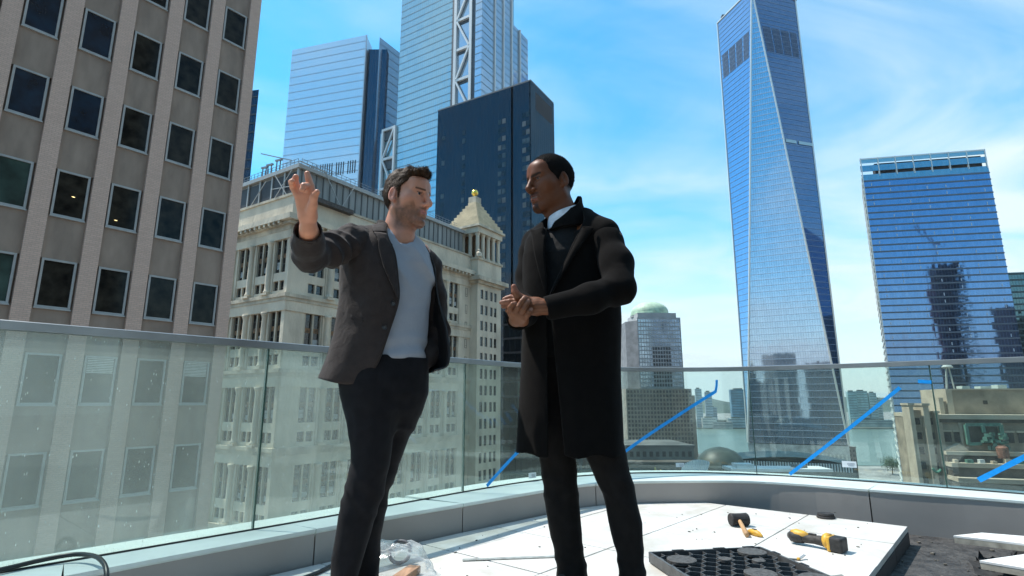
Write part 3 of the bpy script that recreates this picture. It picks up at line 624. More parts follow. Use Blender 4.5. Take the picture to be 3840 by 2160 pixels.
def braced_tower():   # tall tower with exposed bracing
    K = (-16.06, 262.17); u = (.85, -.526); FL0 = Fac(K, u)
    def FLt(t): return -t     # distance from the corner to the left
    FL = FL0; FR = Fac(K, (.526, .85))
    root = thing('braced_glass_tower', (K[0], K[1], GZ), 'tallest blue-green glass tower with white zigzag bracing, cut off by the top of the frame', 'building')
    g = facade_glass('braced_tower_glass', (0.52, 0.70, 0.78), refl=0.58, cell=(1.5, 4.3), wob=0.015, line=0.14, u=FL.u, under=(.20, .32, .35), edge=(.16, .27, .31)); g2 = facade_glass('braced_tower_side_glass', (0.60, 0.70, 0.82), refl=0.62, cell=(1.5, 4.3), wob=0.015, line=0.1, u=FR.u, under=(.28, .36, .42))
    top = 262
    obj('glass_wing', MB().prism(boxpoly(FL, -59, -20, -40, 0), GZ, top), g, root)
    obj('bay_glass', MB().prism(boxpoly(FL, -20, -4.6, -40, -3.0), GZ, top), g, root)
    obj('corner_glass', MB().prism(boxpoly(FR, 0, 29.9, -4.4, 0), GZ, top), g2, root)
    obj('low_block', MB().prism(boxpoly(FR, 29.9, 49.4, -30, -.3), GZ, 219), g2, root)
    obj('core_block', MB().prism(boxpoly(FR, 1, 29.9, -40, -4.4), GZ, top - .5), g2, root)
    lm = mat('braced_tower_band', (0.10, 0.17, 0.21), 0.4); zs = [top - 2 - 4.35 * k for k in range(64)]
    bands(root, FL, -59, -20, zs, lm, .36, .1); bands(root, Fac(FL.P(0, 0, -3)[:2], FL.u), -19.9, -5, zs, lm, .36, .1)
    bands(root, FL, -4.3, 0, zs, lm, .36, .1); bands(root, FR, 0.0, 29.8, zs, lm, .36, .1); bands(root, Fac(FR.P(0, 0, -.3)[:2], FR.u), 30, 49.4, [z for z in zs if z < 218], lm, .36, .1)
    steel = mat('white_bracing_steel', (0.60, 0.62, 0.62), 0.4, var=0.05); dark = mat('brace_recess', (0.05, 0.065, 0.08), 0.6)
    obj('recess_wall', fbox(FL, -20.2, -18.3, GZ, top, -1.5, .05), dark, root); obj('recess_wall', fbox(FL, -6.4, -4.3, GZ, top, -1.5, .02), dark, root)
    for t in (-17.7, -7.3): obj('brace_column', fbox(FL, t - .85, t + .85, GZ, top, -1.2, .5), steel, root)
    zs2 = [206.6 - 18.2 * k for k in range(-3, 5)]
    for k, z in enumerate(zs2):
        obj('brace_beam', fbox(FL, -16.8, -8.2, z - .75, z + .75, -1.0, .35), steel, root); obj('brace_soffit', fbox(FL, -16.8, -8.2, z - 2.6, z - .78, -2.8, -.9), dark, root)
        a = FL.P(-16.6 if k % 2 else -8.4, z + .6, 0); b = FL.P(-8.4 if k % 2 else -16.6, z + 17.4, 0)
        obj('brace_diagonal', MB().bar(a, b, 1.15, 1.0), steel, root)
    for t in (12.0, 20.8, 29.6, 39.0): obj('facade_fin', fbox(FR, t - .35, t + .35, GZ, top if t < 30 else 219, -.2, .8), steel, root)
    # lower braced wing on the left
    gw = Fac(FL.P(0, 0, 1.0)[:2], FL.u)
    obj('wing_body', MB().prism(boxpoly(gw, -72, -58.5, -25, -1.6), GZ, 154.5), g, root)
    for t in (-68.6, -59.2): obj('wing_column', fbox(gw, t - .6, t + .6, GZ, 155.5, -1.2, .4), steel, root)
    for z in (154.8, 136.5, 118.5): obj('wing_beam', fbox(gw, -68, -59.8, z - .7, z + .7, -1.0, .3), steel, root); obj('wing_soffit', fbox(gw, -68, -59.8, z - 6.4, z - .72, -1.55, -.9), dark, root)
    obj('wing_diagonal', MB().bar(gw.P(-68, 137, -.2), gw.P(-60, 154, -.2), 1.1, .9), steel, root); obj('wing_diagonal', MB().bar(gw.P(-68, 136, -.2), gw.P(-60, 119, -.2), 1.1, .9), steel, root)
braced_tower()

def dark_slab():
    K = (6.1, 165.0); FL = Fac((K[0] - .86 * 38.3, K[1] + .51 * 38.3), (.86, -.51)); FR = Fac(K, (.51, .86)); L_ = 38.3
    root = thing('dark_glass_slab', (K[0], K[1], GZ), 'dark navy glass slab tower with a black slot, between the two men', 'building')
    g = facade_glass('dark_slab_glass', (0.072, 0.080, 0.094), refl=0.55, cell=(1.45, 3.1), wob=0.03, line=0.06, u=FL.u, under=(.012, .016, .022), edge=(.03, .04, .05)); g2 = facade_glass('dark_slab_side_glass', (0.125, 0.145, 0.16), refl=0.6, cell=(1.45, 3.1), wob=0.02, line=0.06, u=FR.u, under=(.015, .02, .026))
    sl0, sl1 = L_ - 7.5, L_ - 6.7
    obj('main_wall', MB().prism(boxpoly(FL, 0, sl0, -17, 0), GZ, 104), g, root); obj('main_wall', MB().prism(boxpoly(FL, sl1, L_ - .02, -16.9, 0), GZ, 104), g, root)
    blk = mat('slot_black', (0.006, 0.006, 0.008), 0.5)
    obj('slot', fbox(FL, sl0, sl1, GZ, 103.6, -16, -.9), blk, root)
    vz0, vz1 = 95.2, 101.6
    sidep = [(0, 17.0, GZ, vz0), (0, 17.0, vz1, 104), (0, 3.2, vz0, vz1), (15.4, 17.0, vz0, vz1)]
    for a, b, z0, z1 in sidep: obj('side_wall', fbox(FR, a, b, z0, z1, -.6, .05), g2, root)
    obj('vent_recess', fbox(FR, 3.2, 15.4, vz0, vz1, .02, .04), mat('vent_brown', (.028, .022, .022), .7), root)
    wm = [mat('slab_window_a', (0.04, 0.05, 0.055), 0.12, spec=.4, var=.4, scale=.3), mat('slab_window_b', (0.012, 0.014, 0.018), 0.1, spec=.35, var=.3, scale=.3), mat('slab_window_curtain', (0.05, 0.065, 0.07), 0.4, var=.3, scale=.4)]
    mes = [shared(MB().bb((0, -.06, 0), (1.3, 0, 1.75)), 'window', m) for m in wm]; rr = random.Random(4)
    for d in (12.5, 10.85, 3.2, 1.75, 36.0, 27.2):
        for r in range(50):
            if d > 20 and rr.random() < .45: continue
            z = 93.3 - 3.09 * r
            if z < -20: break
            inst('window', rr.choice(mes if d < 20 else mes[:2]), root, FL.P(L_ - d - .0, z - 1.75, 0), FL.rz)
    obj('roof_cap', fbox(FL, -.1, L_ + .05, 104, 104.5, -16.9, .05), mat('slab_cap', (.07, .075, .08), .5), root)
    # the lower dark block in front at its foot
    F2 = Fac((-2.2, 141.0), (.86, -.51)); r2 = thing('black_low_block', F2.P(6, GZ, 0), 'black mid-rise block at the foot of the dark slab, right of the turret', 'building')
    g3 = facade_glass('black_block_glass', (0.06, 0.08, 0.10), refl=0.5, cell=(1.6, 3.6), wob=.03, line=.1, u=F2.u, under=(.008, .01, .013))
    obj('block_body', MB().prism(boxpoly(F2, 0, 20, -18, 0), GZ, 23.5), g3, r2); obj('roof_plant', MB().prism(boxpoly(F2, 2, 8, -9, -2), 23.5, 26.5), mat('plant_black', (.015, .016, .018), .7), r2)
    bands(r2, F2, 0, 20, [20 - 3.6 * k for k in range(16)], mat('block_band', (.02, .024, .03), .5), .5, .1)
dark_slab()

def tapered_tower():   # chamfered obelisk
    zb, zt = -27.0, 323.0
    s = (0.77 - zb) / .77 / ((0.77 + 25) / .77)       # scale from the -25 solution
    L_ = np.array([152.439, 371.225]) * s; R_ = np.array([201.867, 344.731]) * s
    e = R_ - L_; n = np.array([-e[1], e[0]]); FLc, FRc = L_ + n, R_ + n
    root = thing('tapered_glass_tower', (*((L_ + R_ + n) / 2), GZ), 'tallest tapered blue glass tower of triangular faces with pale steel edges', 'building')
    base = [L_, R_, FRc, FLc]; roof = [(L_ + R_) / 2, (R_ + FRc) / 2, (FRc + FLc) / 2, (FLc + L_) / 2]
    zts = [zt, zt, zt, zt]
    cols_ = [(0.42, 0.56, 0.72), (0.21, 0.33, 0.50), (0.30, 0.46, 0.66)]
    def fmat(i, a, b, ref, tint, wob=.003, under=(.16, .21, .28)): 
        d = b - a; d = d / np.hypot(*d); return facade_glass(f'tapered_glass_{i}', tint, refl=ref, cell=(1.55, 4.0), wob=wob, line=.08, u=tuple(d), under=under)
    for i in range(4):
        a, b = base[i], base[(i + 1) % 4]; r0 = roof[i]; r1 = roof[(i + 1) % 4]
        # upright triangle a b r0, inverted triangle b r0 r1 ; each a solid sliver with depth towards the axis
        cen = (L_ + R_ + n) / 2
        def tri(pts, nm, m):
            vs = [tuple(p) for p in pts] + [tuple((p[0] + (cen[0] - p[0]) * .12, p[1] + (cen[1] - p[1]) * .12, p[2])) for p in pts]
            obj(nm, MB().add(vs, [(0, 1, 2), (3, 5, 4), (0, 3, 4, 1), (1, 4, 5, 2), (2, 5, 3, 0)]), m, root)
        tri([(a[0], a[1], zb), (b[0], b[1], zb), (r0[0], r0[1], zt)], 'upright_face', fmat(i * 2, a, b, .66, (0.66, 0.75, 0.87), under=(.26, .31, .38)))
        tri([(b[0], b[1], zb), (r1[0], r1[1], zt), (r0[0], r0[1], zt)], 'inverted_face', fmat(i * 2 + 1, r0, r1, .55 if i == 0 else .72, (0.26, 0.37, 0.56) if i == 0 else (0.46, 0.62, 0.82), under=(.03, .07, .14) if i == 0 else (.07, .12, .19)))  # one glass; each face's sky-reflection tone is put into its tint
    core = MB(); cen = (L_ + R_ + n) / 2
    obj('tower_core', core.prism([tuple(cen + (p - cen) * .85) for p in base], GZ, zb + 2), dark_core, root)
    obj('podium', MB().prism([tuple(cen + (p - cen) * 1.0) for p in base], GZ, zb - .5), mat('podium_glass', (.40, .43, .42), .4, var=.2, scale=.2), root)
    pod = mat('podium_fins', (.50, .54, .50), .5, var=.1, scale=.3); Fp = Fac(tuple(L_), tuple(e)); w_ = np.hypot(*e)
    fin = shared(MB().bb((-.45, -.9, -17), (.45, 0, -5)), 'podium_fin', pod)
    for k in range(26): inst('podium_fin', fin, root, Fp.P(2 + k * (w_ - 4) / 25, zb - 1, 0), Fp.rz)
    steel = mat('pale_edge_steel', (0.66, 0.67, 0.64), 0.35, metal=.3, var=.03); v = lambda p, z: (p[0], p[1], z)
    for i in range(4):
        obj('edge_trim', MB().bar(v(base[i], zb), v(roof[i], zt), 1.0), steel, root); obj('edge_trim', MB().bar(v(base[(i + 1) % 4], zb), v(roof[i], zt), 1.0), steel, root)
        obj('parapet_trim', MB().bar(v(roof[i], zt), v(roof[(i + 1) % 4], zt), 1.4, .8), steel, root)
    # floor lines on the faces in view, toned to each face's painted reflection
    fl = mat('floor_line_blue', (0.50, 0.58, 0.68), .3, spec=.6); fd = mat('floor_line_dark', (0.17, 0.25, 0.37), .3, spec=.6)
    def fline(p, q, z, m):
        d = lambda w_: w_ + (w_ - cen) / np.hypot(*(w_ - cen)) * .12
        p, q = d(p), d(q); obj('floor_line', MB().bar((p[0], p[1], z), (q[0], q[1], z), .2, .28), m, root)
    for k in range(1, 80):
        f = k / 80.0; z = zb + (zt - zb) * f; r0, r1, r3 = roof[0], roof[1], roof[3]
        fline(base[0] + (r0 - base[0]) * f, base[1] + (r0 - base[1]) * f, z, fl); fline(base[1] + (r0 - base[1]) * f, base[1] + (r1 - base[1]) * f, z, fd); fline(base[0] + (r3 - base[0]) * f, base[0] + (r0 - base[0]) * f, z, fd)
    # mechanical louvres near the top: vertical slots on the two inverted faces in view
    lv = mat('mech_louvre', (0.20, 0.26, 0.37), .3, spec=.8)
    for (i, f0, f1) in ((0, .84, .905), (3, .835, .90)):
        b = base[(i + 1) % 4]; r0, r1 = roof[i], roof[(i + 1) % 4]
        for k in range(30):
            fr = (k + 1.0) / 31
            if k % 8 == 7: continue
            def pt(f):
                z = zb + (zt - zb) * f; lo = b + (r0 - b) * f; hi = b + (r1 - b) * f; q = lo + (hi - lo) * (.06 + .88 * fr); d = q - cen; q = q + d / np.hypot(*d) * .25; return (q[0], q[1], z)
            obj('louvre', MB().bar(pt(f0), pt(f1), .38, .2), lv, root)
    # pale mechanical band
    b = base[1]; r0, r1 = roof[0], roof[1]
    for (c0, c1) in ((.06, .42), (.5, .97)):
        f = .62; z = zb + (zt - zb) * f; lo = b + (r0 - b) * f; hi = b + (r1 - b) * f; p = lo + (hi - lo) * c0; q = lo + (hi - lo) * c1; d = (p - cen) / np.hypot(*(p - cen)) * .4
        obj('mechanical_band', MB().bar((p[0] + d[0], p[1] + d[1], z), (q[0] + d[0], q[1] + d[1], z), .4, 2.4), mat('band_pale', (.35, .52, .60), .3), root)
    mb = MB().lathe([(9, 0), (9, 2.5), (5, 3), (1.5, 4), (1.2, 60), (.4, 100)], (cen[0], cen[1], zt), 16); obj('mast', mb, steel, root)
    obj('roof_unit', MB().box((roof[1][0], roof[1][1], zt + 1.5), (1.4, 1.4, 1.6)), dark_core, root); obj('roof_unit', MB().box((roof[3][0] + 4, roof[3][1] - 4, zt + 2.2), (1.6, 1.6, 2.2)), dark_core, root)
tapered_tower()

def banded_tower():   # right-hand tower with horizontal louvre bands
    u = (.98, -.2); F = Fac((218, 325), u); Lw = 68.7
    root = thing('banded_glass_tower', F.P(30, GZ, 0), 'box-shaped blue glass tower with close dark horizontal bands at the right', 'building')
    g = facade_glass('banded_tower_glass', (0.25, 0.40, 0.66), refl=0.72, cell=(1.6, 4.1), wob=.009, line=.05, u=F.u, under=(.012, .025, .06), edge=(.2, .28, .4))
    bl_ = (240.2, 360.0); br_ = F.P(Lw, 0, -40)[:2]; obj('glass_body', MB().prism([F.P(.05, 0)[:2], F.P(Lw, 0)[:2], br_, (bl_[0] + .7, bl_[1])], GZ, 139), g, root)
    side = mat('pale_side_louvre', (0.66, 0.70, 0.66), .4, var=.05); Fs = Fac(bl_, (218 - bl_[0], 325 - bl_[1]))
    sm = shared(MB().bb((0, -.35, 0), (41.5, 0, 1.5)), 'side_louvre', side)
    obj('side_wall', fbox(Fs, 0, 42, GZ, 138, -.6, -.1), mat('side_wall_pale', (.5, .54, .52), .5), root)
    for k in range(54): inst('side_louvre', sm, root, Fs.P(0, 137 - 4.1 * k, 0), Fs.rz)
    bm_ = mat('dark_band', (0.10, 0.12, 0.15), .45, var=.1); zs = [134.9 - 4.13 * k for k in range(44)]
    bands(root, F, -.15, Lw + .15, zs, bm_, .85, .3, 'louvre_band')
    # open crown
    cr = facade_glass('crown_glass', (.42, .60, .72), refl=.6, cell=(1.6, 4), u=F.u, line=.05); post = mat('crown_post', (.62, .66, .64), .4)
    for z0, z1 in ((135.6, 139.2), (141.4, 145.2)): obj('crown_band', fbox(F, 0, Lw, z0, z1, -.6, .05), cr, root)
    obj('crown_top_rail', fbox(F, 0, Lw, 149.2, 150, -.4, .1), post, root); obj('crown_screen', fbox(F, 0, Lw, 146.8, 149.1, -.2, 0), facade_glass('screen_glass', (.5, .68, .74), refl=.5, cell=(1.6, 4), u=F.u, line=.05, under=(.2, .3, .33)), root)
    obj('crown_core', fbox(F, 9, Lw - 1.5, 139, 147, -6, -2.5), mat('crown_dark', (.04, .042, .045), .7), root)
    for k in range(8): obj('crown_post', fbox(F, .2 + k * (Lw - .9) / 7 * 1.0, .7 + k * (Lw - .9) / 7, 138, 150.2, -.7, .2), post, root)
    col_m = mat('inner_column', (.50, .55, .60), .5); cm = shared(MB().bb((-.22, -.06, 0), (.22, 0, 1.7)), 'inner_column', col_m)
    for r in range(0, 26):   # pale column faces glimpsed behind the glass
        for k in range(7):
            if (r * 5 + k * 3) % 7 in (0, 1, 3): inst('inner_column', cm, root, F.P(4.8 + k * 10, 131.6 - 4.13 * r, .02), F.rz)
    return F
banded_tower()

def side_box(name, label, O, u, w, dep, z1, tint, cell=(1.6, 3.8), band=None, n=30, refl=.5, under=(.02, .03, .035), cat='building', group=None, line=.15):
    F = Fac(O, u); r = thing(name, F.P(w / 2, GZ, 0), label, cat, group)
    g = facade_glass(name + '_glass', tint, refl=refl, cell=cell, u=F.u, under=under, line=line, wob=.02)
    obj('body', MB().prism(boxpoly(F, 0, w, -dep, 0), GZ, z1), g, r)
    if band: bands(r, F, 0, w, [z1 - 1 - cell[1] * k for k in range(n)], mat(name + '_band', band, .6), cell[1] * .28, .15)
    return F, r
side_box('teal_glass_block', 'teal glass block at the right edge, half hidden by the banded tower', (300, 336), (.98, -.2), 60, 30, 79, (.22, .34, .36), band=(.05, .075, .075), n=36)

# ---- granite tower with green dome
def dome_tower():
    root = thing('domed_tower', (136, 530, GZ), 'grey granite and glass tower with a pale green copper dome beyond the coat', 'building')
    F = Fac((118.2, 520), (1, .04)); granite = mat('brown_granite', (0.30, 0.25, 0.20), .75, var=.15, scale=.2); grey = mat('grey_granite', (0.36, 0.36, 0.35), .7, var=.1, scale=.2)
    copper = mat('green_copper', (0.42, 0.56, 0.40), .6, var=.12, scale=.25)
    obj('upper_shaft', MB().prism(boxpoly(F, 0, 41.5, -42, -.3), GZ, 79), grey, root)
    FLd = Fac(F.P(0, 0, 0)[:2], (1, 0))
    obj('side_shaft', MB().prism([(108.9, 530), (118.2, 520.2), (118.2, 560), (108.9, 560)], GZ, 76), mat('side_granite', (.20, .20, .20), .7, var=.15, scale=.2), root)
    obj('shoulder', fbox(F, 1, 38, 79, 83.5, -40, -1.5), grey, root)
    gp = mat('dome_tower_pane', (.42, .46, .50), .12, metal=.6, var=.25, scale=.15); gd = mat('dome_tower_pane_dark', (.035, .037, .04), .15, spec=.7, var=.3, scale=.2)
    pm = shared(MB().bb((0, -.12, 0), (1.75, 0, 2.6)), 'window', gp); pd = shared(MB().bb((0, -.12, 0), (1.75, 0, 2.6)), 'window', gd)
    for r in range(17):
        for k in range(16): 
            dark = (5 <= k <= 11 and r >= 7 and (r >= 8 or 5 <= k <= 11))
            inst('window', pd if dark else pm, root, F.P(1.0 + k * 2.5, 74.5 - 3.75 * r, -.28), F.rz)
    # lower block: brown granite with punched windows
    F2 = Fac((103.7, 514), (1, .04)); obj('lower_block', MB().prism(boxpoly(F2, 0, 60.5, -55, 0), GZ, 12.4), granite, root)
    obj('lower_block_wing', MB().prism(boxpoly(F2, 60.5, 64, -50, -3), GZ, 6), granite, root)
    pw = shared(MB().bb((0, -.12, 0), (1.8, 0, 2.3)), 'window', gd)
    mb = MB()
    for r in range(14):
        for k in range(20):
            p = F2.P(1.2 + k * 2.98, 8.6 - 3.75 * r, 0)
            if r < 12: inst('window', pw, root, p, F2.rz) if (r * 20 + k) < 220 else mb.box((p[0] + .9, p[1], p[2] + 1.1), (.9, .12, 1.15), F2.rz)
            else: mb.box((p[0] + .9, p[1], p[2] + 1.1), (.9, .12, 1.15), F2.rz)
    tag(obj('far_windows', mb, gd, root), kind='stuff')
    c = (135.5, 541); prof = [(18.6, 0), (18.6, 1.6), (18.0, 1.8), (18.0, 3.0)] + [(18.0 * math.cos(a), 3.0 + 10.8 * math.sin(a)) for a in np.linspace(.08, 1.5, 12)]
    obj('dome', MB().lathe(prof, (c[0], c[1], 83.5), 48), copper, root, smooth=False)
    obj('dome_drum', MB().lathe([(18.3, 0), (18.3, 2.5)], (c[0], c[1], 82.0), 48), grey, root)
dome_tower()

# ---- roofs and low blocks between the terrace and the river
def low_blocks():
    stone = mat('low_grey_stone', (.22, .21, .19), .85, var=.2, scale=.15); roofm = mat('flat_roof_grey', (.15, .15, .14), .9, var=.25, scale=.12); white = mat('white_roof', (.72, .74, .72), .5, var=.06, scale=.2)
    F = Fac((33, 178), (1, .02)); r = thing('terraced_dark_block', F.P(14, GZ, 0), 'low dark brown terraced block below the domed tower', 'building')
    dk = mat('terrace_brown', (.10, .085, .07), .8, var=.25, scale=.2)
    obj('lower_tier', MB().prism(boxpoly(F, 0, 27, -40, 0), GZ, -17.5), dk, r); obj('upper_tier', MB().prism(boxpoly(F, 0, 26, -34, -8), -17.5, -13.5), stone, r); obj('roof_slab', MB().prism(boxpoly(F, -.4, 26.4, -34.5, -7.6), -13.5, -13.0), roofm, r)
    wm = shared(MB().bb((0, -.1, 0), (1.1, 0, 1.6)), 'window', mat('low_window', (.03, .03, .032), .2))
    for k in range(12): inst('window', wm, r, F.P(1 + 2.1 * k, -21, 0), F.rz); inst('window', wm, r, F.P(1 + 2.1 * k, -16.6, -8), F.rz)
    # white winged roof with ribs
    rr = thing('white_ribbed_wing_roof', (50, 150, GZ), 'white slanted ribbed wing roof just above the coping beside the coat', 'building')
    for k in range(14):
        x = 43.5 + k * .62; obj('rib', MB().bar((x, 152 + k * .3, -19.5), (x + 2.2, 154 + k * .3, -15.6 + k * .28 - .02 * k * k), .25, .5), white, rr)
    obj('wing_base', MB().prism([(43, 150), (54, 153), (54, 160), (43, 158)], GZ, -19.4), stone, rr)
    # dark glass drum
    c = (72, 200); d = thing('dark_glass_drum', (c[0], c[1], GZ), 'round dark green glass drum with domed roof above the coping', 'building')
    obj('drum_wall', MB().lathe([(8.2, 0), (8.2, 62.5)], (c[0], c[1], GZ), 40), mat('drum_glass', (.02, .035, .03), .12, spec=.9, var=.4, scale=.3), d, smooth=False)
    obj('drum_roof', MB().lathe([(8.4, 0), (8.2, .8), (7.3, 3.2), (5.2, 5.4), (2.5, 6.6), (.1, 7.0)], (c[0], c[1], GZ + 62.5), 40), mat('drum_roof_green', (.055, .07, .055), .5, var=.2, scale=.4), d, smooth=True)
    for k in range(20):
        a = 2 * math.pi * k / 20; obj('drum_mullion', MB().box((c[0] + 8.25 * math.cos(a), c[1] + 8.25 * math.sin(a), -26), (.12, .12, 4.2), a), stone, d)
    # colonnaded long hall
    F = Fac((90, 226), (.99, -.1)); h = thing('ribbed_long_hall', F.P(20, GZ, 0), 'long grey hall with white upright ribs in front of the tapered tower', 'building')
    obj('hall_body', MB().prism(boxpoly(F, 0, 42, -18, 0), GZ, -22.5), roofm, h); vs = []
    n = 24; vs = []; fs = []
    for i in range(n + 1):
        t_ = 42 * i / n; z = -19.6 + 1.9 * math.sin(math.pi * i / n) - .09 * t_ * .6
        a = F.P(t_, z - 1.5, .3); b = F.P(t_, z, -9); c2 = F.P(t_, z - 2, -18); e2 = F.P(t_, -23, -9); vs += [a, b, c2, e2]
    for i in range(n):
        for k in range(4): fs.append((i * 4 + k, i * 4 + (k + 1) % 4, i * 4 + 4 + (k + 1) % 4, i * 4 + 4 + k))
    fs += [(3, 2, 1, 0), tuple(n * 4 + k for k in range(4))]
    obj('hall_roof', MB().add(vs, fs), mat('hall_roof_green', (.25, .27, .24), .7, var=.15, scale=.2), h)
    rb = shared(MB().bb((-.22, -.5, 0), (.22, 0, 2.9)), 'rib', white)
    for k in range(40): inst('rib', rb, h, F.P(1 + k, -24.6 - k * .03, 0), F.rz)
    F = Fac((57, 150), (1, -.04)); w = thing('white_flat_roof', F.P(13, GZ, 0), 'bright white flat roof strip just above the coping, right of centre', 'building')
    obj('roof_deck', MB().prism(boxpoly(F, 0, 25, -7, 0), GZ, -16.9), stone, w); obj('roof_edge', MB().prism(boxpoly(F, -.3, 25.3, -7.3, .3), -16.9, -16.2), white, w); obj('roof_unit', MB().prism(boxpoly(F, 1.5, 6, -5, -1), -16.2, -15.2), white, w); obj('roof_unit', MB().prism(boxpoly(F, 17, 20, -5, -2), -16.2, -15.5), stone, w)
    gold = mat('brass_post', (.6, .42, .12), .35, metal=.8)
    for k, zz in enumerate((-13.6, -14.4)):
        tag(obj('brass_lamp_post', MB().lathe([(.12, 0), (.12, 2.0), (.3, 2.2), (.34, 2.6), (.2, 3.0), (.05, 3.2)], (38.2 + .02 * k, 149 + 6 * k, -19.5), 12), gold), ['small brass post on the dark roof below the domed tower, nearer one', 'small brass post on the dark roof below the domed tower, farther one'][k], 'post', 'brass roof posts')
        tag(obj('post_roof', MB().box((38.2, 149 + 6 * k, -52), (2, 2.5, 32.4)), stone), kind='structure')
    # more city fill behind and between, down to the river bank
    rnd = random.Random(21)
    specs = [(95, 300, 26, 20, -35), (60, 420, 30, 26, -48), (235, 450, 30, 30, -34), (180, 600, 40, 30, -55), (270, 620, 36, 30, -50), (120, 690, 50, 30, -62), (250, 230, 30, 26, -30), (210, 270, 22, 18, -27)]
    for i, (x, y, w_, d_, z1) in enumerate(specs):
        F = Fac((x, y), (.97, -.24)); mcol = (.14 + .1 * rnd.random(), .13 + .09 * rnd.random(), .11 + .08 * rnd.random())
        b = thing('low_office_block', F.P(w_ / 2, GZ, 0), 'low flat-roofed block among the roofs before the river, ' + ['leftmost', 'second', 'third', 'fourth', 'fifth', 'sixth', 'seventh', 'eighth', 'ninth', 'tenth'][sorted(range(len(specs)), key=lambda q: specs[q][0] / specs[q][1]).index(i)] + ' from the left', 'building', 'low blocks before the river')
        obj('wall', MB().prism(boxpoly(F, 0, w_, -d_, 0), GZ, z1), mat(f'low_wall_{i}', mcol, .85, var=.25, scale=.25), b); obj('roof', MB().prism(boxpoly(F, -.3, w_ + .3, -d_ - .3, .3), z1, z1 + .7), roofm, b)
        me = shared(MB().bb((0, -.12, 0), (1.6, 0, 1.7)), 'window', MATS['low_window'])
        for rr_ in range(4):
            for k in range(int(w_ / 3)): inst('window', me, b, F.P(.8 + k * 3, z1 - 3 - rr_ * 3.6, 0), F.rz)
low_blocks()

